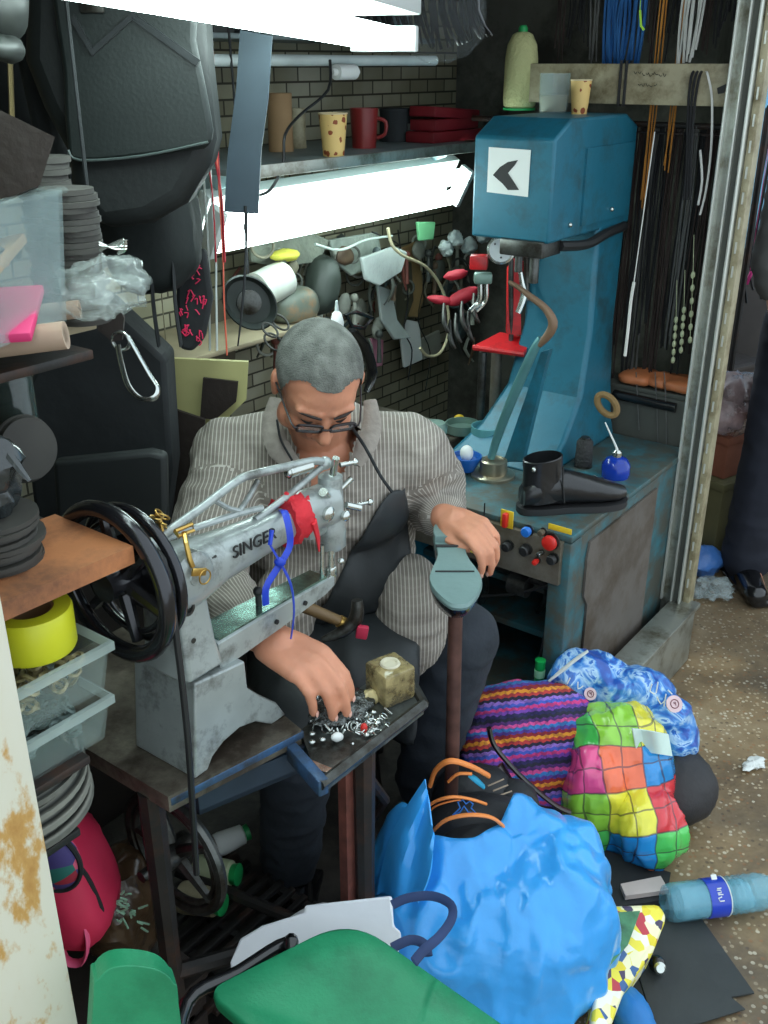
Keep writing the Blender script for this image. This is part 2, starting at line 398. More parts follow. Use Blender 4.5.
# extension tray
TY = .672
t0, t1, t2 = atZ(300, 730, TY), atZ(320, 785, TY), atZ(424, 704, TY)
t3 = t0 + (t2-t1)
mb = MB(); mb.prism([t0, t1, t2, t3], V((0, 0, -.02))); ob('extension_tray', mb, mat('oily_steel_sheet', (96, 102, 100), .3, .6, var=.35, scale=20, dirt=(40, 38, 34), dscale=12), tb)
mb = MB(); mb.tube([t1, t2], .009, 8); mb.tube([t2, t3], .009, 8); ob('tray_rim', mb, M['dsteel'], tb)
mb = MB(); p0 = atZ(283, 735, TZ-.02); p1 = atZ(322, 788, TY-.01)
mb.box((p0+p1)/2+V((0, 0, -.005)), ((p1-p0).length+.01, .018, .03), rotz(math.degrees(math.atan2(p1.y-p0.y, p1.x-p0.x))), .003); ob('bracket', mb, M['bluemetal'], tb)
# lower blue tool tray under the top
mb = MB(); q0, q1 = atZ(200, 815, .62), atZ(318, 765, .62)
for dz in (0,): mb.prism([q0, q1, q1+BD*.2, q0+BD*.2], V((0, 0, .008)))
mb.prism([q0, q1, q1+V((0, 0, .045)), q0+V((0, 0, .045))], BD*.008); ob('under_tray', mb, mat('dark_blue_tray_steel', (44, 56, 70), .5, .3, var=.3), tb)
def leg(x, y, fx, fy, top):
    mb = MB(); mb.tube([(x, y, top), (x*.6+fx*.4, y*.6+fy*.4, top*.5), (fx, fy, .02)], [.02, .017, .022], 8)
    mb.box((fx, fy, .02), (.07, .05, .02), RS); return mb
la, lb = atZ(160, 803, .66)+BD*.02, S(.74, 1.28, .66)
ob('leg', leg(la.x, la.y, la.x, la.y, TZ-.025), M['iron'], tb); ob('leg', leg(lb.x, lb.y, lb.x, lb.y, TZ-.025), M['iron'], tb)
lc, ld = atZ(378, 738, .65)+BD*.03, S(.97, 1.3, .6)
ob('leg', leg(lc.x, lc.y, lc.x, lc.y, TY-.02), M['iron'], tb); ob('leg', leg(ld.x, ld.y, ld.x, ld.y, TZ-.025), M['iron'], tb)
mb = MB(); mb.tube([(lc.x-.03, lc.y, TY-.02), (lc.x-.03, lc.y, .02)], .014, 4); ob('leg', mb, mat('rusty_red_iron', (110, 62, 52), .7, var=.4, scale=30), tb)
mb = MB(); mb.tube([V((la.x, la.y, .30)), V((lc.x, lc.y, .24))], .014, 8); mb.tube([V((la.x, la.y, .1)), V((lb.x, lb.y, .1))], .012, 8); mb.tube([V((lc.x, lc.y, .16)), V((ld.x, ld.y, .16))], .012, 8)
mb.tube([atZ(355, 760, .6), atZ(385, 800, .38), atZ(350, 850, .2)], .010, 8); ob('cross_bar', mb, M['iron'], tb)
# treadle grating: slats
mb = MB()
g0 = S(.70, 1.02, .12)
for k in range(9):
    mb.sbox(.69, 1.12, 1.0+k*.032, 1.0+k*.032+.014, .10, .114, .002)
for a_ in (.69, .83, .97, 1.11): mb.sbox(a_-.008, a_+.008, .99, 1.275, .092, .104, .002)
mb.sbox(.88, .9, .97, 1.3, .03, .1, .002); ob('treadle', mb, M['iron'], tb)
# drive wheel under the table
wc = S(.80, 1.03, .47)
wh = MB(); wh.torus(wc, AD, .108, .010, 48, 8, flat=1); wh.torus(wc, AD, .093, .006, 40, 6)
for k in range(5):
    an = k*2*PI/5; e = wc + BD*math.cos(an)*.10 + ZD*math.sin(an)*.10; wh.tube([wc, e], [.012, .007], 6)
wh.cyl(wc-AD*.03, wc+AD*.03, .022); wh.cyl(wc-AD*.03, wc-AD*.07, .01)
ob('drive_wheel', wh, M['dsteel'], tb)
# ---- the machine
base_px = [(195, 684), (245, 661), (248, 688), (262, 697), (277, 703), (286, 713), (284, 722), (272, 722), (256, 722), (240, 728), (224, 742), (213, 757), (208, 768), (194, 770)]
mc = thing('patching_machine', 'grey long arm SINGER patching machine bolted on the iron table', 'sewing machine', S(.8, .98, TZ))
poly = [atB(x, y, .915) for x, y in base_px]
for p in poly[-2:]: p.z = TZ
for i in (6, 7): poly[i].z = max(poly[i].z-.004, TZ)
zmin = min(p.z for p in poly)
for p in poly:
    if p.z < TZ+.012: p.z = TZ
me_b = MB(); me_b.prism(poly, BD*.13)
o = ob('base', me_b, M['grey'], mc); bv = o.modifiers.new('b', 'BEVEL'); bv.width = .008; bv.segments = 3; bv.limit_method = 'ANGLE'
# pillar
pc_lo, pc_hi = atB(183, 662, .965), atB(172, 585, .965)
mb = MB(); rings = []
for t, wa, wb in ((0, .040, .05), (.25, .034, .044), (.7, .03, .04), (1, .032, .042)):
    c = pc_lo.lerp(pc_hi+V((0, 0, .03)), t); rings.append([c + AD*wa*x + BD*wb*y for x, y in ((-1, -.7), (-.8, -1), (.8, -1), (1, -.7), (1, .7), (.8, 1), (-.8, 1), (-1, .7))])
mb.ring_loft(rings); o = ob('pillar', mb, M['grey'], mc); bv = o.modifiers.new('b', 'BEVEL'); bv.width = .004; bv.segments = 2; bv.limit_method = 'ANGLE'
mb = MB(); pb = atB(187, 608, .92); mb.lathe([(.011, 0), (.011, .004), (.006, .005), (.006, .001)], pb, -BD, 18); mb.lathe([(.004, 0), (.004, .004)], atB(192, 640, .925), -BD, 10); ob('bolt', mb, M['dsteel'], mc)
# arm
ARM = [((158, 583), .044, .05), ((182, 574), .044, .046), ((215, 557), .033, .036), ((250, 540), .029, .030), ((285, 522), .026, .026), ((305, 512), .027, .034), ((330, 503), .027, .036)]
rings = []; axc = []
for (x, y), rb, rz in ARM:
    c = atB(x, y, .955); axc.append(c)
    rings.append([c + BD*rb*math.copysign(abs(math.cos(q))**.75, math.cos(q)) + ZD*rz*math.copysign(abs(math.sin(q))**.75, math.sin(q)) for q in [2*PI*k/24 for k in range(24)]])
mb = MB(); mb.ring_loft(rings); arm = ob('arm', mb, M['grey'], mc)
# round boss at the near end
mb = MB(); bc = atB(196, 578, .912); mb.lathe([(.036, .03), (.036, .004), (.031, 0), (.012, 0), (.010, -.002)], bc, BD, 32); ob('boss', mb, M['grey'], mc)
# lettering
p0, p1 = atB(231, 553, .925), atB(274, 532, .925)
txt('lettering', 'SINGER', mat('black_paint', (34, 34, 34), .5), mc, (p0+p1)/2 - BD*.004, p1-p0, V((0, 0, 1)), .027, .0012)
mb = MB()
for s_ in (-1, 1): mb.tube([atB(208, 560, .921), atB(216, 556, .921)], .002, 6)
ob('screw', mb, M['dsteel'], mc)
# spring lever truss on top
mb = MB(); T_ = lambda x, y: atB(x, y, .955)
mb.tube([T_(152, 545), T_(170, 530), T_(205, 505), T_(238, 480), T_(255, 474), T_(285, 467), T_(312, 461), T_(325, 462)], .0065, 10, sub=3)
mb.tube([T_(152, 545), T_(180, 533), T_(237, 514), T_(262, 508)], .005, 8, sub=2)
mb.tube([T_(255, 520), T_(285, 498), T_(312, 475), T_(326, 464)], .0055, 10, sub=2)
mb.tube([T_(240, 510), T_(250, 495), T_(258, 480)], .004, 8); mb.tube([T_(214, 500), T_(228, 508), T_(246, 513)], .004, 8)
mb.ell(T_(325, 463), .011, n=8); mb.ell(T_(152, 544), .009, n=8); ob('lifting_lever', mb, M['grey'], mc)
mb = MB(); mb.cyl(T_(288, 473), T_(310, 466), .009); mb.ell(T_(290, 472), .009, n=8); ob('spring', mb, M['steel'], mc)
# head
hc = atB(331, 512, .955); a_h = hc.dot(AD)
mb = MB(); zt, zb_ = atB(331, 472, .955).z, atB(331, 548, .955).z
mb.lathe([(.010, zt-hc.z), (.020, zt-hc.z-.006), (.021, 0), (.024, -.02), (.024, zb_-hc.z+.006), (.019, zb_-hc.z)], hc, (0, 0, 1), 28)
mb.box(atB(312, 516, .955), (.05, .034, .072), RS, .012)
head = ob('head', mb, M['grey'], mc)
mb = MB(); mb.cyl(atB(331, 545, .945), atB(331, 575, .945), .006); mb.box(atB(331, 572, .945), (.018, .014, .022), RS); ob('needle_bar', mb, M['steel'], mc)
mb = MB(); mb.cyl(atB(322, 545, .95), atB(322, 578, .95), .004); mb.box(atB(325, 579, .945), (.02, .016, .008), RS, .001); mb.ell(atB(341, 561, .93), .006, n=6); ob('presser_foot', mb, M['steel'], mc)
mb = MB()
for a, b, r in (((350, 465), (365, 462), .004), ((343, 474), (346, 458), .006), ((356, 505), (370, 508), .006), ((366, 505), (380, 502), .003), ((352, 488), (362, 478), .005), ((338, 497), (333, 492), .007)):
    mb.cyl(atB(a[0]-10, a[1], .94), atB(b[0]-10, b[1], .93), r, seg=12)
mb.ell(atB(370, 502, .93), .006, n=6); mb.ell(atB(355, 462, .93), .006, n=6); mb.lathe([(.004, 0), (.012, .002), (.012, .008), (.004, .012)], atB(326, 513, .93), -BD, 18); mb.lathe([(.004, 0), (.009, .002), (.009, .008), (.004, .012)], atB(343, 515, .93), -BD, 18)
ob('tension_knob', mb, M['steel'], mc)
# cylinder bed
b0, b1 = atB(205, 652, .955), atB(326, 578, .955)
mb = MB(); d = (b1-b0); rings = []
for t, wz, wb in ((0, .026, .030), (.5, .021, .026), (.9, .014, .022), (1, .009, .018)):
    c = b0 + d*t; rings.append([c + BD*wb*x + ZD*wz*y for x, y in ((-1, -.8), (-.8, -1), (.8, -1), (1, -.8), (1, .9), (.9, 1), (-.9, 1), (-1, .9))])
mb.ring_loft(rings); ob('cylinder_bed', mb, M['grey'], mc)
mb = MB(); rings = []
for t, wb in ((.02, .026), (.5, .022), (.93, .018)):
    c = b0 + d*t + ZD*((.026 if t < .1 else .021 if t < .6 else .0145)+.001); rings.append([c + BD*wb*x + ZD*.0022*y for x, y in ((-1, -1), (1, -1), (1, 1), (-1, 1))])
mb.ring_loft(rings); ob('bed_plate', mb, mat('greenish_steel_plate', (140, 176, 164), .25, .85, var=.2, dirt=(80, 98, 90), dscale=20), mc)
mb = MB(); mb.lathe([(.004, 0), (.004, .003)], b0+d*.45-BD*.027, -BD, 12); mb.lathe([(.004, 0), (.004, .003)], b0+d*.7-BD*.025, -BD, 12); ob('bolt', mb, M['belt'], mc)
mb = MB(); mb.cyl(b0+d*.42+ZD*.02, b0+d*.42+ZD*.045, .005); mb.ell(b0+d*.42+ZD*.048, .008, n=8); ob('knob', mb, M['belt'], mc)
# hand wheels and belt
axb = axc[0]-AD*.01
mb = MB(); wcen = S(.728, .985, 1.022)
for da, R, r in ((-.012, .104, .012), (.022, .094, .008), (.006, .078, .005)):
    mb.torus(wcen+AD*da, AD, R, r, 44, 10)
for k in range(6):
    an = k*PI/3+.3; e = wcen + BD*math.cos(an)*.09 + ZD*math.sin(an)*.09; mb.tube([wcen, e], [.012, .008], 8)
mb.cyl(wcen-AD*.03, wcen+AD*.05, .022); mb.lathe([(.03, 0), (.055, .006), (.055, .012), (.02, .016)], wcen+AD*.02, AD, 28)
ob('hand_wheel', mb, mat('polished_black_wheel', (40, 40, 44), .22, .6, coat=.6), mc)
mb = MB(); mb.tube([atB(150, 548, .93), atB(163, 560, .905), atB(171, 600, .893), atB(178, 650, .888), atB(185, 710, .885), atB(190, 768, .885), S(.735, .9, .55)], .0048, 8, sub=3)
o = ob('drive_belt', mb, M['belt'], mc)
# things tied to it
c = axc[4].lerp(axc[5], .35); dd = (axc[5]-axc[4]).normalized(); uu = dd.cross(BD).normalized(); mb = MB(); rings = []
for t in (-1.6, -1.1, -.4, .3, .9, 1.5):
    rr = .033 + .003*math.sin(t*7)
    rings.append([c + dd*(.014*t + .004*math.sin(k*.9)) + BD*(rr+.003*math.sin(k*2+t*5))*math.cos(2*PI*k/28) + uu*(rr+.004+.004*math.sin(k*3+t*4))*math.sin(2*PI*k/28) for k in range(28)])
mb.ring_loft(rings, True); q = c-BD*.034; mb.tube([q+dd*.012, q+dd*.02-ZD*.03, q+dd*.022-ZD*.055], [.010, .008, .003], 8, flat=.5); mb.tube([c+ZD*.03, c+ZD*.047-dd*.012], [.010, .003], 8)
one('red_rag', mb, M['redcloth'], 'red cloth rag tied round the grey machine arm', 'cloth')
mb = MB(); c = atB(281, 532, .955); pts = []
for k in range(13):
    an = PI*(1.15 - k/12*1.15*1.1); pts.append(c + BD*.036*math.cos(an+PI/2+.5)*1 + ZD*.038*math.sin(an+.3))
loop = [atB(278, 512, .975), atB(284, 511, .93), atB(289, 528, .912), atB(290, 545, .910), atB(284, 558, .908), atB(275, 572, .91), atB(266, 588, .912), atB(266, 605, .915)]
mb.tube(loop, .0055, 6, flat=.2, sub=3)
mb.tube([atB(270, 545, .912), atB(280, 562, .906), atB(291, 585, .905), atB(294, 612, .905), atB(291, 638, .905)], [.004, .005, .0065, .007, .007], 6, flat=.22, sub=3)
mb.ell(atB(280, 562, .905), (.009, .006, .008), n=6); mb.tube([atB(272, 530, .915), atB(270, 545, .912)], .0035, 6)
one('blue_ribbon', mb, M['ribbon'], 'royal blue ribbon knotted round the machine arm with its tail hanging', 'ribbon')
mb = MB(); mb.tube([atB(184, 532, .93), atB(186, 543, .915), atB(190, 560, .909), atB(193, 567, .908)], .0035, 6, flat=.6); mb.torus(atB(205, 577, .903), -BD, .010, .0012, 20, 6)
mb.box(atB(199, 572, .905), (.026, .003, .011), Matrix.Rotation(.35, 3, BD) @ RS, .001); mb.tube([atB(175, 531, .93), atB(192, 524, .93), atB(194, 530, .93), atB(178, 536, .93), atB(175, 531, .93)], .0028, 6)
one('brass_clasp', mb, M['brass'], 'small brass clasp hanging on the back end of the grey machine arm', 'clasp')
mb = MB()
for k in range(5): mb.torus(atB(160+random.uniform(-5, 9), 520+random.uniform(-9, 6), .96), (random.random(), random.random(), .4), .010, .0013, 16, 5, sx=.6)
mb.cyl(atB(160, 520, .96), T_(163, 536), .003)
one('buckle_ring_bunch', mb, M['brass'], 'bunch of little brass buckle rings behind the lever of the machine', 'buckles')
mb = MB(); c = atZ(162, 739, TZ+.001); mb.box(c+V((0, 0, .001)), (.045, .03, .0016), rotz(20), 0)
one('paper_slip', mb, mat('stained_paper', (196, 182, 150), .8, dirt=(120, 96, 76)), 'small stained paper slip lying beside the machine base', 'paper')
# ================================================================== the cobbler
M['skin'] = mat('skin', (204, 140, 110), .5, var=.10, scale=22, bump=.08, bscale=90, sss=.12)
def stripes():
    T = NT('grey_striped_shirt'); p = T.p; uv = T.add('ShaderNodeUVMap').outputs[0]; sx = T.add('ShaderNodeSeparateXYZ'); T.l(uv, sx.inputs[0])
    f = math_n(T, 'FRACT', math_n(T, 'MULTIPLY', sx.outputs[0], 130)); a = math_n(T, 'LESS_THAN', f, .26)
    f2 = math_n(T, 'FRACT', math_n(T, 'MULTIPLY', sx.outputs[1], 70)); b = math_n(T, 'LESS_THAN', f2, .3)
    c = mixc(T, math_n(T, 'MULTIPLY', b, .16), (126, 119, 110), (160, 152, 142)); c = mixc(T, math_n(T, 'MULTIPLY', a, .62), c, (206, 200, 190))
    T.l(c, p.inputs['Base Color']); p.inputs['Roughness'].default_value = .85
    n = T.add('ShaderNodeTexNoise'); n.inputs['Scale'].default_value = 16; T.l(T.add('ShaderNodeTexCoord').outputs['Object'], n.inputs['Vector'])
    bp = T.add('ShaderNodeBump'); bp.inputs['Strength'].default_value = .35; bp.inputs['Distance'].default_value = .02; T.l(n.outputs['Fac'], bp.inputs['Height']); T.l(bp.outputs[0], p.inputs['Normal'])
    return T.m
M['shirt'] = stripes()
M['trous'] = mat('dark_denim', (44, 50, 58), .85, var=.25, bump=.4, bscale=25)
M['apron'] = mat('black_leather_apron', (38, 42, 44), .55, var=.25, bump=.35, bscale=14)
M['black'] = mat('black_fabric', (34, 37, 39), .8, var=.3, bump=.3, bscale=18)
M['blackgl'] = mat('black_gloss', (20, 20, 22), .22, coat=.4)
M['hair'] = mat('grey_cropped_hair', (124, 127, 120), .8, var=.45, scale=34, bump=.9, bscale=420)
HC = V((-.116, 1.70, 1.136)); yaw, pit, rol = math.radians(14), math.radians(43), math.radians(-5)
fw = V((math.sin(yaw)*math.cos(pit), -math.cos(yaw)*math.cos(pit), -math.sin(pit)))
HR = frame(fw); HR = HR @ Matrix.Rotation(rol, 3, 'Y')
HR = Matrix((HR.col[0]*-1, HR.col[1], HR.col[2])).transposed() if HR.col[0].x < 0 else HR
HS = (.96, .88, .90)
def h(x, y, z): return HC + HR @ V((x*HS[0], y*HS[1], z*HS[2]))
def cap(mb, a, b, r0, r1, n=5, seg=14):
    a, b = V(a), V(b); L = (b-a).length; d = (b-a).normalized() if L > 0 else V((0, 0, 1)); pts = []; rr = []
    for k in range(n+1): t = PI/2*k/n; pts.append(a-d*r0*math.cos(t)); rr.append(max(1e-4, r0*math.sin(t)))
    for k in range(n+1): t = PI/2*k/n; pts.append(b+d*r1*math.sin(t)); rr.append(max(1e-4, r1*math.cos(t)))
    mb.tube(pts, rr, seg); return mb
def chain(mb, pts, rs, seg=14):
    for i in range(len(pts)-1): cap(mb, pts[i], pts[i+1], rs[i], rs[i+1], 4, seg)
def hell(mb, c, r, R=None, n=12): mb.ell(h(*c), tuple(q*k for q, k in zip(r, HS)), HR @ (R or Matrix.Identity(3)), n)
def head_shape(mb):
    hell(mb, (0, -.018, .026), (.077, .097, .083), n=18); hell(mb, (0, .030, .000), (.066, .062, .080)); hell(mb, (0, .032, -.050), (.060, .055, .062))
    hell(mb, (0, .058, -.088), (.034, .028, .024)); hell(mb, (0, .02, -.085), (.058, .05, .035))
    for s in (-1, 1):
        hell(mb, (s*.036, .060, -.042), (.026, .025, .026)); hell(mb, (s*.05, .03, -.07), (.022, .03, .03))
        cap(mb, h(s*.012, .084, .018), h(s*.048, .072, .016), .010, .008)
        hell(mb, (s*.031, .074, -.004), (.016, .012, .011))
        hell(mb, (s*.077, -.012, -.012), (.009, .020, .034), eul(0, s*12, s*-22)); hell(mb, (s*.076, -.004, -.034), (.008, .010, .012))
        hell(mb, (s*.012, .100, -.042), (.010, .010, .009))
    cap(mb, h(0, .086, .004), h(0, .113, -.034), .009, .0135); hell(mb, (0, .109, -.037), (.015, .013, .012))
    cap(mb, h(-.02, .083, -.064), h(.02, .083, -.064), .007, .007); cap(mb, h(-.016, .082, -.075), h(.016, .082, -.075), .008, .008)
def hand(mb, W, X, Y, Z, curls, spread=(.10, .03, -.04, -.12), th=None, sc=1.0):
    """X to the fingers, Y to the thumb side, Z back of the hand"""
    X, Y, Z = V(X).normalized(), V(Y).normalized(), V(Z).normalized()
    P = lambda x, y, z: W + (X*x + Y*y + Z*z)*sc
    cap(mb, P(-.02, 0, 0), P(.02, 0, 0), .026*sc, .027*sc)
    for y, x1 in ((.030, .088), (.010, .092), (-.011, .088), (-.031, .080)): cap(mb, P(.012, y*.6, 0), P(x1-.006, y, 0), .018*sc, .0125*sc)
    cap(mb, P(.015, .022, -.006), P(.045, .034, -.010), .018*sc, .014*sc)
    tips = []
    for i, (y, x1, ls) in enumerate(((.031, .088, (.042, .026, .020)), (.0105, .093, (.046, .030, .022)), (-.0105, .088, (.043, .027, .021)), (-.031, .079, (.034, .020, .018)))):
        p = P(x1, y, 0); ang = 0; rs = (.0103, .0095, .0088, .0078) if i < 3 else (.0092, .0085, .0078, .0070); pts = [p]
        for k in range(3):
            ang += math.radians(curls[i][k]); d = (X*math.cos(ang) - Z*math.sin(ang) + Y*spread[i]*math.cos(ang)).normalized(); p = p + d*ls[k]*sc; pts.append(p)
        chain(mb, pts, [r*sc for r in rs], 12); tips.append((pts[-1], d))
    th = th or [(.06, .055, -.012), (.085, .068, -.02), (.105, .070, -.028)]
    pts = [P(.02, .025, -.008)] + [P(*q) for q in th]; chain(mb, pts, [.016*sc, .0125*sc, .0115*sc, .0095*sc], 12)
    return tips, pts[-1]
# joints
shR, elR, wrR = V((-.30, 1.86, .935)), V((-.335, 1.60, .785)), V((-.205, 1.375, .815))
shL, elL, wrL = V((.045, 1.86, .935)), V((.105, 1.98, .785)), V((.120, 1.80, .825))
pel, wai, che, nek = V((-.12, 2.02, .50)), V((-.125, 1.95, .68)), V((-.125, 1.87, .86)), V((-.125, 1.82, 1.01))
hipR, knR, anR = V((-.22, 1.98, .49)), V((-.16, 1.57, .525)), V((-.20, 1.62, .09))
hipL, knL, anL = V((-.03, 2.02, .49)), V((.165, 1.86, .515)), V((.09, 1.88, .09))
mb = MB(); head_shape(mb)
cap(mb, nek-V((0, -.02, .03)), h(0, -.03, -.05), .062, .058); cap(mb, h(0, .02, -.085), nek+V((0, -.01, -.02)), .045, .055)
mb.ell(nek+V((.005, -.035, -.075)), (.07, .055, .075), eul(-25, 0, 0))
mb.ell(che, (.16, .11, .14)); mb.ell(wai, (.16, .12, .14)); mb.ell(pel, (.17, .12, .12)); cap(mb, shR, shL, .05, .05)
chain(mb, [shR, elR, wrR], [.05, .040, .028]); chain(mb, [shL, elL, wrL], [.05, .040, .029])
chain(mb, [hipR, knR, anR], [.08, .055, .04]); chain(mb, [hipL, knL, anL], [.08, .055, .04])
for an in (anR, anL): cap(mb, an+V((0, .02, -.03)), an+V((.02, -.14, -.05)), .035, .028)
# right hand, resting on the bits on the tray
kn = V((-.108, 1.318, .790)); X = (kn-wrR).normalized(); Yv = V((.62, .60, .12)); Z = X.cross(Yv)*-1; Z = Z if Z.z > 0 else -Z; Yv = Yv - X*Yv.dot(X); Yv.normalize(); Z = X.cross(Yv); Z = Z if Z.z > 0 else -Z
tips, tt = hand(mb, wrR + X*.02, X, Yv, Z, [(34, 30, 16), (38, 28, 14), (42, 26, 12), (46, 24, 12)], spread=(-.02, -.01, .0, .02), th=[(.05, .05, -.03), (.075, .055, -.05), (.095, .048, -.065)], sc=1.06)
# left hand, over the heel of the sole
tipsL, ttL = hand(mb, V((.128, 1.795, .828)), V((.62, -.75, .0)), V((-.70, -.62, -.16)), V((-.08, -.12, 1)), [(30, 48, 22), (34, 50, 22), (38, 48, 24), (40, 50, 24)], th=[(.045, .042, -.014), (.065, .040, -.022), (.088, .030, -.026)], sc=.96)
me = blob_mesh(mb, .0042, 3, lambda p: .0008*noise.noise(p*40))
man = thing('person', 'seated person in glasses, striped shirt and black apron, hand on an upturned sole', 'person', V((-.12, 1.85, 0)))
fin('body', me, M['skin'], man, smooth=80)
# nails
def nails(tl, Zs):
    for (p, d) in tl:
        mb = MB(); n = Zs - d*Zs.dot(d); n.normalize(); x = d.cross(n); R = Matrix((x, d, n)).transposed(); mb.ell(p + d*.001 + n*.0066, (.0050, .0062, .0016), R, 6); ob('fingernail', mb, mat('fingernail', (224, 176, 160), .35), man)
nails(tips, V((.2, -.3, 1))); nails(tipsL, V((0, -.4, 1)))
# hair
def hairline(y): 
    P = [(-.13, -.055), (-.06, -.045), (-.03, -.030), (.0, -.015), (.022, .0), (.030, .045), (.050, .066), (.075, .072), (.12, .070)]
    for (a, b), (c, d) in zip(P, P[1:]):
        if a <= y <= c: return b+(d-b)*(y-a)/(c-a)
    return .06
mb = MB(); hell(mb, (0, -.018, .026), (.0805, .1005, .0865), n=80); hell(mb, (0, .030, .006), (.0685, .0655, .078), n=70)
bmv = [V(tuple(q/k for q, k in zip(HR.transposed() @ (v-HC), HS))) for v in mb.v]; keep = []
for f in mb.f:
    c = sum((bmv[i] for i in f), V((0, 0, 0)))/len(f)
    if c.z > hairline(c.y) + .004*noise.noise(c*45) + .014*max(0, min(1, (abs(c.x)-.022)/.02))*max(0, min(1, (c.y-.01)/.03)): keep.append(f)
mb.f = keep; mb.m = [0]*len(keep)
ob('hair', mb, M['hair'], man)
mb = MB()
for s in (-1, 1): mb.tube([h(s*.012, .0955, .016), h(s*.030, .093, .023), h(s*.050, .078, .016)], [.0035, .0045, .002], 6, sub=3, flat=.6)
ob('eyebrow', mb, mat('dark_eyebrow', (48, 42, 40), .9), man)
for s in (-1, 1):
    mb = MB(); mb.tube([h(s*.018, .084, -.008), h(s*.030, .0875, -.0115), h(s*.043, .079, -.008)], [.0012, .0022, .001], 6, sub=3); ob('eyelash', mb, MATS['dark_eyebrow'], man)
mb = MB(); mb.tube([h(-.020, .0885, -.0695), h(0, .0915, -.0685), h(.020, .0885, -.0695)], [.001, .0022, .001], 6, sub=3); ob('lips', mb, mat('lip_line', (128, 66, 60), .6), man)
# glasses
gl = bpy.data.objects.new('glasses', None); COL.objects.link(gl); gl.parent = man; gl.location = h(0, .11, -.014)-V(man.location)
def lens_pts(s, k=24):
    out = []
    for i in range(k):
        t = 2*PI*i/k; x = math.copysign(abs(math.cos(t))**.5, math.cos(t))*.0235; z = math.copysign(abs(math.sin(t))**.55, math.sin(t))*.0125
        out.append(h(s*.031+x, .108 - .004*abs(s*.031+x)/.03, -.004+z))
    return out
mb = MB()
for s in (-1, 1): mb.tube(lens_pts(s), .0026, 6, True); mb.tube([h(s*.053, .103, .002), h(s*.064, .095, .004), h(s*.080, .0, .002), h(s*.080, -.02, -.008)], .0019, 6, sub=3)
mb.tube([h(-.009, .110, -.001), h(0, .113, .002), h(.009, .110, -.001)], .002, 6); ob('frame', mb, mat('dark_spectacle_frame', (30, 22, 24), .3), gl)
for s in (-1, 1):
    mb = MB(); P = lens_pts(s); mb.prism(P, HR @ V((0, .0008, 0))); ob('lens', mb, mat('spectacle_lens', (225, 235, 238), .05, alpha=.12), gl)
# shirt
sh = MB()
sh.ell(che+V((0, -.01, .02)), (.185, .150, .15), eul(-15, 0, 0), n=20); sh.ell(wai+V((.0, -.035, .02)), (.190, .175, .15), n=20); sh.ell(V((-.12, 1.93, .56)), (.20, .17, .10), n=20)
cap(sh, shR+V((.03, 0, .005)), shL-V((.03, 0, -.005)), .078, .078, seg=24); cap(sh, nek+V((-.05, .03, -.03)), nek+V((.05, .03, -.03)), .062, .062, seg=20)
chain(sh, [shR, elR+V((0, .02, 0)), elR.lerp(wrR, .68)], [.080, .074, .050], 24); chain(sh, [shL, shL.lerp(elL, .6)+V((.01, 0, 0)), elL, elL.lerp(wrL, .80)], [.082, .076, .068, .046], 24)
sh.ell(V((.055, 1.80, .60)), (.075, .10, .13), eul(0, 0, 0)); sh.ell(V((-.2, 1.72, .66)), (.06, .09, .09))
def wr(p): 
    f = noise.noise(V((p.x*14, p.y*14, p.z*26))); g = noise.noise(V((p.x*30+5, p.y*30, p.z*44)))
    return .007*(1-2*abs(f)) + .0025*g
me = blob_mesh(sh, .007, 6, wr)
bm = bmesh.new(); bm.from_mesh(me); bm.normal_update(); kill = []
for f in bm.faces:
    c = f.calc_center_median()
    if c.z > .885 and c.y < 1.80 and f.normal.y < .2 and abs(c.x+.112) < .052*(c.z-.885)/.10: kill.append(f)
bmesh.ops.delete(bm, geom=kill, context='FACES'); bm.to_mesh(me); bm.free()
# stripe coordinates: along the body on the trunk, round the arm on the sleeves
uvl = me.uv_layers.new(name='UVMap')
segs = [(shR, elR), (elR, wrR), (shL, elL), (elL, wrL)]
def uvof(p):
    best = None
    for i, (a, b) in enumerate(segs):
        d = b-a; t = max(0, min(1, (p-a).dot(d)/d.length_squared)); q = a+d*t; L = (p-q).length
        if best is None or L < best[0]: best = (L, i, t, q)
    if best[0] < .098 and (best[1] in (1, 3) or best[2] > .30):
        a, b = segs[best[1]]; d = (b-a).normalized(); u = V((1, .0, 0)) - d*d.x; u.normalize(); w_ = d.cross(u); r = p-best[3]
        return (math.atan2(r.dot(w_), r.dot(u))*.07, (p-a).dot(d))
    return (p.x + .04*(p.y-1.8), p.z)
for poly in me.polygons:
    c = poly.center
    us = [uvof(me.vertices[me.loops[li].vertex_index].co) for li in poly.loop_indices]
    if max(u[0] for u in us)-min(u[0] for u in us) > .2 or max(u[1] for u in us)-min(u[1] for u in us) > .1: us = [us[0]]*len(us)
    for li, u in zip(poly.loop_indices, us): uvl.data[li].uv = u
shirt = fin('shirt', me, M['shirt'], man, smooth=80)
# collar leaves and dark lining of the open neck
def leaf(pts, m, th=.004, name='collar'):
    mb = MB(); c = sum((V(p) for p in pts), V((0, 0, 0)))/len(pts); n = (V(pts[1])-V(pts[0])).cross(V(pts[2])-V(pts[0])).normalized(); mb.prism([V(p)-n*th/2 for p in pts], n*th); return ob(name, mb, m, man)
M['collar'] = mat('shirt_collar_cloth', (140, 132, 124), .85, var=.15, scale=60, bump=.3)
def opx(x, y, Y): return atY(x, y, Y)
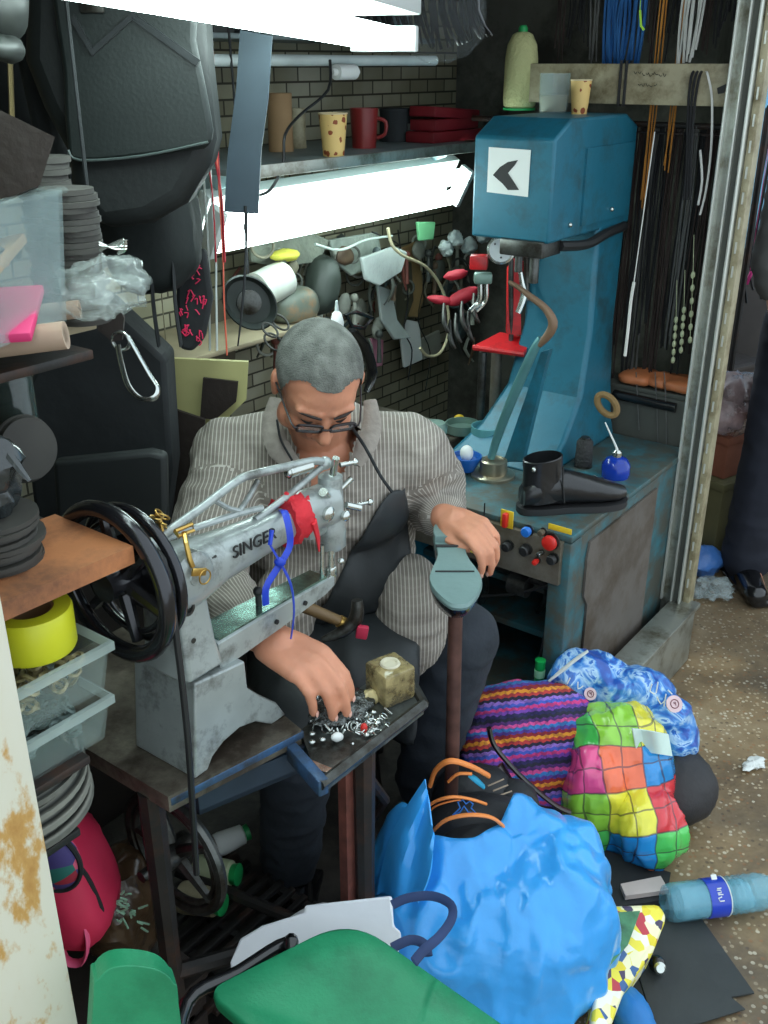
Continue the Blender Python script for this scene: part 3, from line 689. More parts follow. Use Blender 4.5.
# skin triangle at the neck opening is the body itself; two open fronts
def strip(pts, r, m, name, flat=.25, up=None):
    mb = MB(); mb.tube(pts, r, 8, sub=4, flat=flat, up=up); return ob(name, mb, m, man)
strip([opx(276, 398, 1.80), opx(272, 425, 1.765), opx(280, 450, 1.71), opx(300, 470, 1.675)], [.012, .020, .022, .010], M['collar'], 'collar', .3, (0, -.8, .6))
strip([opx(370, 400, 1.80), opx(372, 425, 1.765), opx(366, 445, 1.71), opx(356, 465, 1.675)], [.012, .018, .020, .010], M['collar'], 'collar', .3, (0, -.8, .6))
# apron neck cord
strip([opx(350, 425, 1.72), opx(365, 447, 1.67), opx(380, 475, 1.655), opx(392, 492, 1.66)], .003, M['black'], 'apron_strap', 1)
strip([opx(277, 420, 1.74), opx(281, 440, 1.70), opx(292, 460, 1.66)], .0022, M['black'], 'apron_strap', 1)
# trousers
tr = MB(); tr.ell(pel, (.19, .15, .12), n=16); chain(tr, [hipR, knR, knR.lerp(anR, .5), anR+V((0, 0, .02))], [.105, .078, .066, .060], 20); chain(tr, [hipL, knL, knL.lerp(anL, .5), anL+V((0, 0, .02))], [.105, .082, .070, .062], 20)
me = blob_mesh(tr, .009, 5, lambda p: .006*(1-2*abs(noise.noise(V((p.x*12, p.y*12, p.z*22)))))); fin('trousers', me, M['trous'], man, smooth=80)
for an in (anR, anL):
    s_ = MB(); cap(s_, an+V((0, .03, -.035)), an+V((.02, -.15, -.052)), .043, .036); s_.box(an+V((.01, -.06, -.078)), (.085, .27, .02), rotz(-7), .004); me = blob_mesh(s_, .008, 2); fin('shoe', me, M['blackgl'], man, smooth=80)
# apron: a draped sheet over chest and lap
ap = MB(); 
for src in (che+V((0, -.01, .02)), ): ap.ell(src, (.185, .152, .15), eul(-15, 0, 0), n=16)
ap.ell(wai+V((.0, -.035, .02)), (.192, .178, .15), n=16); chain(ap, [hipR, knR], [.108, .084], 16); chain(ap, [hipL, knL], [.108, .088], 16); ap.ell(V((-.03, 1.74, .54)), (.12, .13, .07))
chain(ap, [knL, V((.07, 1.80, .30))], [.06, .05], 12)
me = blob_mesh(ap, .010, 14, lambda p: .012 + .006*(1-2*abs(noise.noise(V((p.x*16, p.y*7, p.z*7))))))
bm = bmesh.new(); bm.from_mesh(me); bm.normal_update(); kill = []
for f in bm.faces:
    c = f.calc_center_median(); n = f.normal
    lo = .012 - .13*max(0, min(1, (.92-c.z)/.25)); hi = .045 + .02*max(0, min(1, (.90-c.z)/.3))
    if c.z < .645: lo, hi = -.27, .07
    ok = lo < c.x < hi and n.y < .25 and .30 < c.z < .905 and not (c.z < .5 and n.z < -.5) and c.y < 1.86
    if not ok: kill.append(f)
bmesh.ops.delete(bm, geom=kill, context='FACES')
for it in range(25):
    new = {}
    for v in bm.verts:
        nb = [e.other_vert(v) for e in v.link_edges if e.is_boundary]
        if len(nb) == 2: new[v] = v.co*.5 + (nb[0].co+nb[1].co)*.25
    for v, c in new.items(): v.co = c
bm.to_mesh(me); bm.free()
apo = fin('apron', me, M['apron'], man, smooth=80, recalc=False); sm_ = apo.modifiers.new('s', 'SOLIDIFY'); sm_.thickness = .004
# stool he sits on
st = thing('stool', 'low round stool under the seated person', 'stool', V((-.12, 2.0, 0)))
mb = MB(); mb.lathe([(.15, 0), (.16, .006), (.16, .03), (.15, .036)], (-.12, 2.02, .345)); ob('seat', mb, mat('dark_wood', (70, 52, 40), .6), st)
for k in range(4):
    mb = MB(); an = PI/4+k*PI/2; mb.tube([(-.12+.1*math.cos(an), 2.02+.1*math.sin(an), .345), (-.12+.15*math.cos(an), 2.02+.13*math.sin(an), .012)], .013, 8); ob('leg', mb, M['iron'], st)
# ---- the upturned sole on its iron last
sb = thing('shoe_last_stand', 'tall rusty iron last stand holding the grey sole', 'shoe last', V((.135, 1.66, 0)))
mb = MB(); mb.tube([(.135, 1.64, .74), (.137, 1.62, .4), (.137, 1.60, .03)], .014, 12); ob('pole', mb, mat('rusty_brown_iron', (96, 66, 58), .6, .4, var=.35, scale=30), sb)
mb = MB(); mb.lathe([(.09, 0), (.09, .012), (.04, .03), (.018, .06)], (.137, 1.60, .012)); ob('base', mb, M['iron'], sb)
mb = MB(); mb.ell((.130, 1.650, .752), (.028, .09, .016)); ob('iron_foot', mb, M['iron'], sb)
def outline(L, w1, w2, w3, n=40):
    pts = []
    for i in range(n):
        t = 2*PI*i/n; y = -math.cos(t)*L/2; s = (y+L/2)/L
        w_ = w1*(1-s)**.8*1 + 0
        wdt = (w1*math.exp(-((s-.85)/.22)**2) + w2*math.exp(-((s-.25)/.34)**2))
        pts.append((math.sin(t)/max(.25, abs(math.sin(t)))*0 + math.copysign(abs(math.sin(t))**.5, math.sin(t))*wdt, y))
    return pts
fr = V((.128, 1.82, .800)); to = V((.132, 1.515, .775)); ax = (fr-to).normalized(); nx = V((1, 0, 0)); nz_ = nx.cross(ax)*-1; nz_ = nz_ if nz_.z > 0 else -nz_; mid = (fr+to)/2
def shoe_ring(z, k, dy=0): return [mid + nx*x*k + ax*(y*k+dy) + nz_*z for x, y in outline(.29, .034, .050, 0)]
mb = MB(); mb.ring_loft([shoe_ring(-.060, .55, .03), shoe_ring(-.045, .82, .01), shoe_ring(-.015, .97), shoe_ring(-.003, .99)]); so = thing('upturned_shoe', 'shoe turned upside down under the hand, its grey-green rubber sole facing up', 'shoe', to)
ob('upper', mb, M['blackgl'], so)
M['sole'] = mat('grey_green_rubber_sole', (116, 142, 140), .5, var=.1, bump=.1)
mb = MB(); mb.ring_loft([shoe_ring(-.004, 1.0), shoe_ring(.004, 1.03), shoe_ring(.010, 1.0)]); ob('sole', mb, M['sole'], so)
mb = MB(); pts = [(x, y) for x, y in outline(.29, .034, .050, 0) if y > .055]; pts = [mid + nx*x*1.02 + ax*y + nz_*.010 for x, y in pts]
mb.prism(pts, nz_*.014); ob('heel', mb, M['sole'], so)
mb = MB(); mb.tube([mid+nx*-.03+ax*.05+nz_*.012, mid+nx*.03+ax*.05+nz_*.012], .003, 6); mb.tube([mid+nx*-.036-ax*.04+nz_*.0115, mid+nx*.036-ax*.04+nz_*.0115], .0015, 6); ob('seam', mb, M['belt'], so)
mb = MB(); mb.ell(ttL+V((.012, -.004, -.002)), (.010, .009, .004)); one('yellow_tack', mb, mat('yellow_wax', (214, 200, 70), .4), 'small yellow button pinched under the thumb on the heel', 'button')
# ================================================================== tall blue sole stitching machine
M['teal'] = mat('teal_blue_machine_paint', (30, 104, 126), .42, .1, var=.14, scale=7, dirt=(38, 74, 84), dscale=7, dirt_amt=.25, bump=.06)
M['chipped'] = mat('chipped_teal_paint', (50, 104, 114), .5, .1, var=.25, scale=18, dirt=(74, 76, 68), dscale=11, dirt_amt=.75)
M['plate'] = mat('dull_steel_panel', (122, 118, 108), .5, .35, var=.15, dirt=(92, 82, 66), dscale=6)
M['white'] = mat('white_paper', (226, 230, 226), .7, var=.04)
ca, cb, CZ = 1.918, .895, .65
cbm = thing('sole_stitching_machine', 'tall teal blue sole stitching machine with control panel standing right of the cobbler', 'machine', S(2.27, 1.15, .012))
mb = MB(); mb.sbox(ca, 2.64, cb, 1.43, CZ-.018, CZ, .005); ob('table_top', mb, M['chipped'], cbm)
mb = MB(); mb.sbox(ca+.01, 2.63, cb+.004, cb+.03, .012, CZ-.019, .004); ob('side_panel', mb, M['chipped'], cbm)
mb = MB(); n_ = [(ca+.10, .60), (2.42, .605), (2.42, .03), (ca+.115, .03), (ca+.115, .42), (ca+.09, .455), (ca+.09, .56)]
mb.prism([S(a, cb+.003, z) for a, z in n_], -BD*.006); ob('cover_plate', mb, mat('grey_brown_sheet', (104, 98, 92), .6, .2, var=.12, dirt=(78, 66, 54), dscale=5), cbm)
mb = MB(); mb.sbox(ca+.01, 2.63, 1.40, 1.425, .012, CZ-.019, .004); ob('side_panel', mb, M['teal'], cbm)
mb = MB(); mb.sbox(2.60, 2.63, cb+.03, 1.40, .012, CZ-.019, .004); ob('back_panel', mb, M['teal'], cbm)
mb = MB(); mb.sbox(ca, ca+.06, cb, cb+.055, .012, CZ-.019, .006); ob('corner_post', mb, M['chipped'], cbm)
for z in (.10, .27, .40): mb = MB(); mb.sbox(ca+.03+(z > .2)*.1-(z < .2)*.10, 2.6, cb+.03, 1.40, z, z+.02, .003); ob('inner_shelf', mb, M['chipped'], cbm)
for (b_, a_) in ((1.05, 2.02), (1.2, 1.97), (1.3, 2.05)):
    mb = MB(); mb.tube([S(a_, b_, .60), S(a_+.02, b_-.04, .42), S(a_+.1, b_+.02, .30)], .008, 8, sub=3); ob('linkage_rod', mb, M['dsteel'], cbm)
mb = MB(); mb.cyl(S(1.98, cb+.06, .47), S(1.98, 1.38, .50), .012); mb.cyl(S(1.96, 1.02, .46), S(1.96, 1.07, .46), .028); ob('shaft', mb, M['dsteel'], cbm)
mb = MB(); mb.tube([S(1.95, .95, .50), S(1.94, 1.05, .44), S(1.95, 1.25, .36)], .004, 6, sub=3); mb.tube([S(1.95, .955, .5), S(1.95, .96, .36), S(1.94, .975, .22)], .004, 6, sub=3); ob('cable', mb, M['belt'], cbm)
# control panel
P0, P1, P2 = atA(500, 510, ca-.006), atA(567, 531, ca-.006), atA(489, 553, ca-.006)
mb = MB(); mb.sbox(ca-.012, ca+.01, cb+.02, 1.42, .520, .634, .003); pan = ob('control_panel', mb, M['plate'], cbm)
def cpx(x, y): return atA(x, y, ca-.014)
mb = MB(); q = cpx(507, 519); mb.box(q, (.004, .034, .045), RS, .001); ob('yellow_plate', mb, mat('yellow_plastic', (216, 180, 40), .5), pan)
mb = MB(); mb.box(q-AD*.008, (.016, .012, .036), RS, .003); ob('switch', mb, mat('red_plastic', (206, 42, 34), .35), pan)
mb = MB(); mb.box(cpx(560, 529), (.003, .06, .014), RS, .001); ob('yellow_plate', mb, MATS['yellow_plastic'], pan)
def button(x, y, r, m, nm='button', base=True):
    mb = MB(); c = cpx(x, y)
    if base: mb.lathe([(r*1.15, 0), (r*1.15, .003)], c, -AD, 20); ob('button_ring', mb, M['dsteel'], pan); mb = MB()
    mb.lathe([(r*.7, .002), (r*.7, .008), (r, .010), (r, .018), (r*.8, .021), (.001, .022)], c, -AD, 24); ob(nm, mb, m, pan)
button(529, 530, .0125, mat('blue_plastic', (34, 110, 200), .35)); button(552, 541, .018, MATS['red_plastic'])
button(509, 545, .012, M['belt']); button(527, 549, .013, M['belt']); button(542, 552, .006, M['steel']); button(554, 558, .012, M['belt']); button(544, 531, .008, M['plate']); button(538, 560, .007, MATS['red_plastic'])
mb = MB(); mb.box(cpx(484, 520), (.003, .002, .09), RS, 0); ob('panel_seam', mb, M['belt'], pan)
# column (flared) and head box
cu0, cu1 = 1.154, 1.375
def CS(a, b, z): return S(a, b, z)
mb = MB()
rings = []
for z, a0, a1, b0, b1 in ((CZ, 2.20, 2.62, 1.115, 1.43), (CZ+.06, 2.32, 2.62, 1.13, 1.40), (CZ+.16, 2.42, 2.62, 1.14, 1.375), (.98, 2.47, 2.62, 1.15, 1.36), (1.27, 2.47, 2.64, 1.154, 1.35)):
    rings.append([CS(a0, b0, z), CS(a1, b0, z), CS(a1, b1, z), CS(a0, b1, z)])
mb.ring_loft(rings); o = ob('column', mb, M['teal'], cbm, smooth=20); bv = o.modifiers.new('b', 'BEVEL'); bv.width = .012; bv.segments = 3; bv.limit_method = 'ANGLE'
mb = MB(); ha0, ha1 = 2.20, 2.66
prof = [(ha0, 1.25), (ha1, 1.25), (ha1, 1.50), (ha1-.07, 1.53), (ha0+.08, 1.53), (ha0, 1.488)]
mb.prism([S(a, cu0, z) for a, z in prof], BD*(cu1-cu0)); hd = ob('head_box', mb, M['teal'], cbm, smooth=20); bv = hd.modifiers.new('b', 'BEVEL'); bv.width = .007; bv.segments = 2; bv.limit_method = 'ANGLE'
mb = MB(); mb.sbox(ha0+.16, ha1-.02, cu0-.006, cu0, 1.275, 1.46, .003); dr = ob('door', mb, M['teal'], cbm)
mb = MB(); mb.ell(S(ha0+.32, cu0-.010, 1.30), .006, n=8); ob('door_screw', mb, M['steel'], dr)
mb = MB(); mb.ell(S(ha0+.10, cu0-.003, 1.285), .006, n=8); ob('screw', mb, M['steel'], cbm)
stx = [atA(489, 147, ha0-.001), atA(531, 150, ha0-.001), atA(528, 197, ha0-.001), atA(487, 192, ha0-.001)]
mb = MB(); mb.prism(stx, -AD*.001); stk = ob('sticker', mb, M['white'], cbm, label='white square sticker with a black chevron')
ch = [(518, 160), (515, 165), (508, 173), (514, 182), (519, 190), (508, 190), (503, 184), (493, 175), (500, 167), (508, 162)]
mb = MB(); mb.prism([atA(x, y, ha0-.0025) for x, y in ch], -AD*.0008); ob('chevron', mb, mat('black_ink', (26, 24, 26), .6), stk)
# needle lever, drum, horn
mb = MB(); dc = atZ(493, 476, CZ); mb.lathe([(.058, 0), (.058, .008), (.054, .011)], dc, seg=36); mb.lathe([(.036, .011), (.037, .016), (.036, .045), (.030, .048), (.028, .045)], dc, seg=32); ob('drum', mb, mat('machined_steel', (168, 160, 140), .3, .85, var=.1), cbm)
HB = lambda x, y, da=0: atA(x, y, 2.13+da)
mb = MB(); mb.tube([HB(491, 458), HB(500, 430), HB(518, 385), HB(534, 350), HB(541, 338)], [.010, .012, .013, .011, .008], 10, sub=3); ob('lever_bar', mb, mat('pale_teal_bar', (88, 138, 140), .4, .4), cbm)
mb = MB(); mb.tube([HB(539, 345), HB(549, 334), HB(553, 322), HB(545, 308), HB(531, 297), HB(518, 287), HB(509, 282)], [.008, .011, .012, .009, .008, .006, .005], 10, sub=3); ob('handle', mb, mat('worn_brown_handle', (116, 92, 72), .5, .2, var=.2), cbm)
mb = MB(); mb.prism([atA(x, y, 2.16) for x, y in ((503, 462), (541, 352), (549, 350), (522, 462))], AD*.02); ob('horn_arm', mb, M['teal'], cbm)
mb = MB(); mb.box(S(2.24, 1.225, 1.235), (.10, .12, .04), RS, .004); mb.cyl(S(2.22, 1.2, 1.24), S(2.22, 1.2, 1.15), .012); mb.cyl(S(2.23, 1.25, 1.24), S(2.23, 1.25, 1.17), .010); ob('needle_carrier', mb, M['dsteel'], cbm)
# drooping black sleeve under the head
mb = MB(); mb.tube([S(2.28, 1.165, 1.235), S(2.4, 1.15, 1.225), S(2.5, 1.145, 1.24), S(2.62, 1.15, 1.245)], .013, 8, sub=3); ob('black_hose', mb, M['belt'], cbm)
# ---- things on top of it
ZT = 1.53
def top_at(x, y): return atZ(x, y, ZT)
c = top_at(519, 110)
t = thing('thread_cone', 'large pale yellow thread spool with a green cap on top of the blue machine', 'thread spool', c)
mb = MB(); mb.lathe([(.038, .006), (.044, .012), (.046, .03), (.045, .13), (.040, .165), (.027, .190), (.015, .196)], c, seg=36); ob('thread', mb, mat('pale_yellow_thread', (196, 196, 140), .8, var=.08, bump=.6, bscale=140), t)
mb = MB(); mb.lathe([(.045, 0), (.045, .006)], c); mb.lathe([(.012, .19), (.013, .205), (.009, .212)], c); ob('green_cap', mb, mat('green_plastic', (30, 150, 80), .4), t)
c = top_at(553, 112); t = thing('plastic_tub', 'clear plastic tub of beige paste between the thread spool and the paper cup', 'tub', c)
mb = MB(); mb.lathe([(.036, 0), (.040, .05), (.0405, .095), (.0385, .095), (.037, .05), (.034, .004)], c); ob('tub', mb, mat('clear_plastic', (170, 188, 184), .15, alpha=.35), t)
mb = MB(); mb.lathe([(.033, .003), (.036, .04), (.034, .042)], c); ob('paste', mb, mat('beige_paste', (196, 180, 140), .6), t)
M['cup'] = None
def cupmat():
    T = NT('paper_cup_with_brown_pattern'); p = T.p; co = T.add('ShaderNodeTexCoord').outputs['Object']; v = T.add('ShaderNodeTexVoronoi'); v.inputs['Scale'].default_value = 48; T.l(co, v.inputs['Vector'])
    n = T.add('ShaderNodeTexNoise'); n.inputs['Scale'].default_value = 60; T.l(co, n.inputs['Vector'])
    f = math_n(T, 'LESS_THAN', v.outputs['Distance'], math_n(T, 'MULTIPLY', n.outputs['Fac'], .62))
    T.l(mixc(T, f, (222, 188, 118), (140, 66, 30)), p.inputs['Base Color']); p.inputs['Roughness'].default_value = .6; return T.m
M['cup'] = cupmat()
def paper_cup(c, label, h_=.085, r=.030):
    t = thing('paper_cup', label, 'cup', c, None)
    mb = MB(); mb.lathe([(r*.72, 0), (r*.98, h_), (r*.93, h_), (r*.66, .006)], c); ob('wall', mb, M['cup'], t)
    mb = MB(); mb.torus(c+ZD*h_, ZD, r*.97, .0018, 28, 6); ob('rim', mb, mat('cream_rim', (228, 210, 170), .6), t); return t
paper_cup(top_at(579, 114), 'brown patterned paper cup on top of the blue machine', .08, .027)
# ---- on its table
def ankle_boot(c, fwd, label):
    fwd = V(fwd).normalized(); sd = ZD.cross(fwd); t = thing('ankle_boot', label, 'boot', c); P = lambda x, y, z: c + fwd*x + sd*y + ZD*z
    mb = MB(); rings = []
    for x, w_, h_, z0 in ((-.075, .026, .05, .016), (-.06, .034, .07, .016), (-.02, .036, .085, .016), (.03, .037, .088, .016), (.08, .041, .070, .016), (.13, .043, .052, .016), (.165, .036, .040, .016), (.190, .018, .028, .018)):
        rings.append([P(x, w_*math.cos(q), z0 + h_*.5 + h_*.5*math.copysign(abs(math.sin(q))**.7, math.sin(q))) for q in [2*PI*k/20 for k in range(20)]])
    mb.ring_loft(rings)
    o_ = [P(-.02+.055*math.cos(q)-.0, .036*math.sin(q), .05) for q in [2*PI*k/24 for k in range(24)]]
    sh_ = lambda z, kx, ky, dx=0: [P(-.022+dx+kx*math.cos(q), ky*math.sin(q), z + .006*math.cos(q)) for q in [2*PI*k/24 for k in range(24)]]
    mb.ring_loft([sh_(.03, .056, .036), sh_(.08, .052, .036), sh_(.11, .048, .036, -.004), sh_(.138, .049, .038, -.006), sh_(.140, .046, .035, -.006), sh_(.10, .044, .032, -.004), sh_(.07, .042, .030)], True)
    ob('upper', mb, mat('black_boot_leather', (24, 25, 28), .32, var=.2, bump=.25, bscale=30, coat=.3), t)
    mb = MB(); out = [(-.085, .0), (-.075, .026), (-.03, .036), (.04, .037), (.10, .046), (.15, .046), (.185, .030), (.200, .0)]; pl_ = out + [(x, -y) for x, y in out[-2:0:-1]]
    pl_ = smooth_pts([P(x, y, 0) for x, y in pl_], 3, True); mb.prism(pl_, ZD*.016); mb.prism([p for p in pl_ if (p-c).dot(fwd) < -.01], ZD*.001); ob('sole', mb, mat('black_rubber_sole', (34, 34, 36), .6), t)
    mb = MB(); mb.ell(P(-.03, .037, .115), (.007, .004, .007), n=6); ob('eyelet', mb, M['steel'], t); mb = MB(); mb.ell(P(-.06, -.03, .12), (.006, .006, .007), n=6); ob('eyelet', mb, M['steel'], t)
    mb = MB(); mb.tube([P(.01, -.037, .125), P(.012, -.039, .08), P(.02, -.040, .03)], .002, 6); ob('side_seam', mb, M['belt'], t); return t
bt = atZ(544, 518, CZ); ankle_boot(atZ(550, 509, CZ+.001), atZ(614, 504, CZ)-atZ(520, 512, CZ), 'single black leather ankle boot standing on the teal machine table')
c = atZ(583, 466, CZ); t = thing('thread_spool', 'black thread spool standing behind the ankle boot', 'thread spool', c); mb = MB(); mb.lathe([(.022, .003), (.024, .01), (.022, .07), (.016, .078)], c); ob('thread', mb, mat('black_thread', (46, 46, 46), .7, bump=.6, bscale=160), t); mb = MB(); mb.lathe([(.025, 0), (.025, .004), (.012, .005), (.012, .084)], c); ob('core', mb, M['dsteel'], t)
c = atZ(615, 476, CZ); t = thing('oil_can', 'transparent blue oil can with a long thin spout on the machine table', 'oil can', c)
mb = MB(); mb.lathe([(.036, 0), (.038, .01), (.037, .035), (.027, .05), (.012, .056), (.010, .06)], c); ob('reservoir', mb, mat('transparent_blue_plastic', (30, 70, 190), .15, trans=.4, coat=.5), t)
mb = MB(); mb.lathe([(.012, .056), (.012, .068), (.006, .074)], c); ob('collar', mb, M['steel'], t); mb = MB(); mb.tube([c+ZD*.07, c+ZD*.085-V((.006, 0, 0)), c+ZD*.15-V((.04, 0, 0))], [.004, .003, .0018], 8); ob('spout', mb, M['white'], t)
c = atZ(592, 482, CZ); mb = MB(); mb.box(c+ZD*.006, (.035, .03, .012), rotz(20), .002); one('tack_box', mb, mat('clear_plastic_lid', (150, 168, 168), .2, alpha=.6), 'small clear box of tacks between boot and oil can', 'box')
# green can leaning inside and brush
c = S(1.885, .935, .121); t = thing('green_tube', 'slim green and white striped tube leaning at the foot of the blue machine', 'tube', c)
for k in range(9): mb = MB(); mb.cyl(c+ZD*(.004+k*.021), c+ZD*(.024+k*.021), .0125+.001*(k % 2)); ob('band', mb, mat('green_band', (20, 150, 70), .3) if k % 2 == 0 else mat('pale_green_band', (160, 220, 170), .3), t)
mb = MB(); mb.lathe([(.013, .192), (.013, .198), (.008, .199)], c); ob('cap', mb, MATS['green_band'], t)
mb = MB(); c0 = S(1.875, .99, .127); mb.tube([c0, c0+V((.03, -.005, .006)), c0+V((.06, .0, .004))], [.004, .006, .005], 8); one('small_hook_tool', mb, M['beige'], 'small pale hook tool lying beside the green tube', 'tool')
c = atB(656, 598, .93); mb = MB(); mb.box(c, (.03, .03, .07), RS, .01); mb.tube([c+ZD*.03, c+ZD*.06], .008, 8); one('yellow_tape_measure', mb, mat('yellow_green_plastic', (214, 200, 40), .4, dirt=(40, 130, 50), dscale=30), 'yellow and green tool wedged between the blue machine and the sill', 'tool')
# ================================================================== shelves and stock on the left
M['wood'] = mat('worn_orange_board', (186, 120, 76), .55, var=.18, scale=12, dirt=(120, 78, 54), dscale=6, dirt_amt=.45)
M['wood2'] = mat('pale_board', (150, 138, 112), .7, var=.2)
M['darkb'] = mat('dark_brown_leather', (44, 36, 32), .6, var=.25, bump=.2)
M['sheet'] = mat('dark_sole_sheet', (62, 60, 56), .7, var=.2)
M['clear'] = mat('frosted_clear_plastic', (176, 196, 190), .25, alpha=.13)
M['card'] = mat('cardboard', (160, 128, 92), .8, var=.12)
M['film'] = mat('thin_clear_film', (190, 204, 202), .12, alpha=.35, bump=.9, bscale=30)
rk = thing('storage_rack', 'dark iron storage rack behind the white post carrying the shelves of stock', 'rack', S(.56, 1.1, .012))
for a_, b_ in ((.43, .93), (.43, 1.36), (.70, 1.36)):
    mb = MB(); mb.sbox(a_-.009, a_+.009, b_-.009, b_+.009, .012, 2.1, .002); ob('upright', mb, M['iron'], rk)
for z, a1 in ((.733, .57), (.83, .60)):
    mb = MB(); mb.sbox(.42, a1, .92, 1.37, z, z+.012, .002); ob('shelf', mb, M['iron'], rk)
mb = MB(); mb.sbox(.42, .74, 1.0, 1.37, 1.318, 1.33, .002); ob('shelf', mb, M['iron'], rk)
mb = MB(); mb.sbox(.42, .72, 1.06, 1.37, 1.066, 1.076, .002); ob('shelf', mb, M['iron'], rk)
mb = MB(); p = [atZ(133, 546, 1.1), atZ(55, 514, 1.1), atZ(-70, 560, 1.1), atZ(-20, 612, 1.1)]
mb.prism(p, -ZD*.024); o = one('wooden_board', mb, M['wood'], 'orange brown wooden board shelf in front of the big black hand wheels', 'board'); 
# dark stack under a plastic bag on the board
c = atZ(-4, 560, 1.1)
for k in range(9):
    mb = MB(); r = .056+.003*math.sin(k*2); mb.lathe([(r, 0), (r, .006)], c+V((.003*math.sin(k*5), .003*math.cos(k*3), k*.0068)), seg=20); one('rubber_disc', mb, M['sheet'], 'thin dark rubber disc in the stack on the wooden board', 'disc', 'rubber discs stacked on the wooden board')
mb = MB(); mb.ell(c+ZD*.115, (.042, .042, .058), None, 16, .012, 26, 3); mb.tube([c+V((.03, 0, .15)), c+V((.05, -.01, .125)), c+V((.062, -.015, .11))], [.008, .006, .003], 6, flat=.5)
one('plastic_wrapped_bundle', mb, mat('black_bag_film', (44, 50, 52), .25, bump=.6, bscale=30, coat=.5), 'dark plastic wrapped bundle on the rubber discs on the wooden board', 'bundle')
# two lidded boxes with tape roll
def tub_box(a0, a1, b0, b1, z0, z1, label, fill, fm):
    t = thing('plastic_box', label, 'box', S((a0+a1)/2, (b0+b1)/2, z0)); g = .010
    q = lambda a, b, z: S(a, b, z)
    def ring(z, k): return [q(a0+k, b0+k, z), q(a1-k, b0+k, z), q(a1-k, b1-k, z), q(a0+k, b1-k, z)]
    mb = MB(); mb.ring_loft([ring(z0, g), ring(z1-.012, .002), ring(z1-.012, .004), ring(z0+.003, g+.003)], True); ob('wall', mb, M['clear'], t)
    mb = MB(); mb.ring_loft([ring(z1-.014, -.004), ring(z1-.002, -.004), ring(z1, .0), ring(z1-.006, .008)], False); ob('lid', mb, mat('frosted_lid', (190, 208, 202), .3, alpha=.5), t)
    mb = MB(); n = fill
    for k in range(n):
        p_ = q(random.uniform(a0+.025, a1-.025), random.uniform(b0+.025, b1-.025), z0+.006+random.random()*(z1-z0)*.65); mb.torus(p_, (random.random()-.5, random.random()-.5, .6), .009, .0028, 8, 4)
    o = ob('contents', mb, fm, t, kind='stuff'); return t
tub_box(.46, .655, .925, 1.15, .912, .985, 'upper open clear plastic box of small fittings below the wooden board', 150, mat('brassy_bits', (170, 160, 120), .4, .5))
tub_box(.45, .645, .925, 1.14, .842, .910, 'lower lidded clear plastic box under the box with the yellow tape roll', 130, mat('dark_bits', (110, 128, 124), .5, .4))
c = S(.588, .985, .987); t = thing('tape_roll', 'wide yellow tape roll on the upper clear box', 'tape', c)
mb = MB(); mb.lathe([(.030, 0), (.050, 0), (.052, .004), (.052, .052), (.050, .056), (.030, .056), (.030, 0)], c, seg=40); ob('tape', mb, mat('bright_yellow_tape', (206, 208, 40), .4, var=.08), t)
mb = MB(); mb.lathe([(.027, .002), (.0305, .002), (.0305, .054), (.027, .054), (.027, .002)], c); ob('core', mb, M['card'], t)
# woven trays
def wovenmat():
    T = NT('coiled_grey_basketwork'); p = T.p; co = T.add('ShaderNodeTexCoord').outputs['Object']; w_ = T.add('ShaderNodeTexWave'); w_.wave_type = 'RINGS'; w_.rings_direction = 'Z'; w_.inputs['Scale'].default_value = 26; w_.inputs['Distortion'].default_value = .6; T.l(co, w_.inputs['Vector'])
    T.l(ramp(T, w_.outputs['Fac'], [(0, (52, 54, 50)), (1, (132, 132, 122))], False), p.inputs['Base Color']); p.inputs['Roughness'].default_value = .8
    b = T.add('ShaderNodeBump'); b.inputs['Strength'].default_value = .8; b.inputs['Distance'].default_value = .006; T.l(w_.outputs['Fac'], b.inputs['Height']); T.l(b.outputs[0], p.inputs['Normal']); return T.m
M['woven'] = wovenmat()
for k in range(4):
    c = S(.53, 1.03, .746+k*.0205); mb = MB(); r = .118-.002*k; mb.lathe([(r-.012, 0), (r, .008), (r, .016), (r-.006, .019), (.001, .019)], c, seg=40)
    one('woven_tray', mb, M['woven'], 'grey coiled woven tray in the stack of four under the clear boxes', 'tray', 'woven trays stacked under the clear boxes')
# ---- upper shelf stock: clear bin with dark box on it, disc stacks, tubes
bx = thing('storage_bin', 'large clear plastic storage bin of leather scraps high on the left rack', 'bin', S(.56, 1.05, 1.36))
C1, C2, C3, C4 = atY(62, 190, 1.18), atY(-60, 225, .98), atY(60, 302, 1.18), atY(-60, 350, .98)
e = (C2-C1); e.z = 0; e.normalize(); n_ = V((e.y, -e.x, 0)); n_ = n_ if n_.y > 0 else -n_
L_ = .20; D_ = .14; zt, zb2 = C1.z, 1.37
def rb(z, k): 
    o_ = V((C1.x, C1.y, z)); return [o_+e*k+n_*k, o_+e*(L_-k)+n_*k, o_+e*(L_-k)+n_*(D_-k), o_+e*k+n_*(D_-k)]
mb = MB(); mb.ring_loft([rb(zb2, .010), rb(zt, 0), rb(zt, .003), rb(zb2+.003, .013)]); ob('wall', mb, mat('milky_clear_plastic', (186, 208, 208), .22, alpha=.22), bx)
mb = MB(); mb.tube(rb(zt, -.002), .004, 6, True); ob('rim', mb, M['clear'], bx)
cc = sum(rb(zb2, 0), V((0, 0, 0)))/4
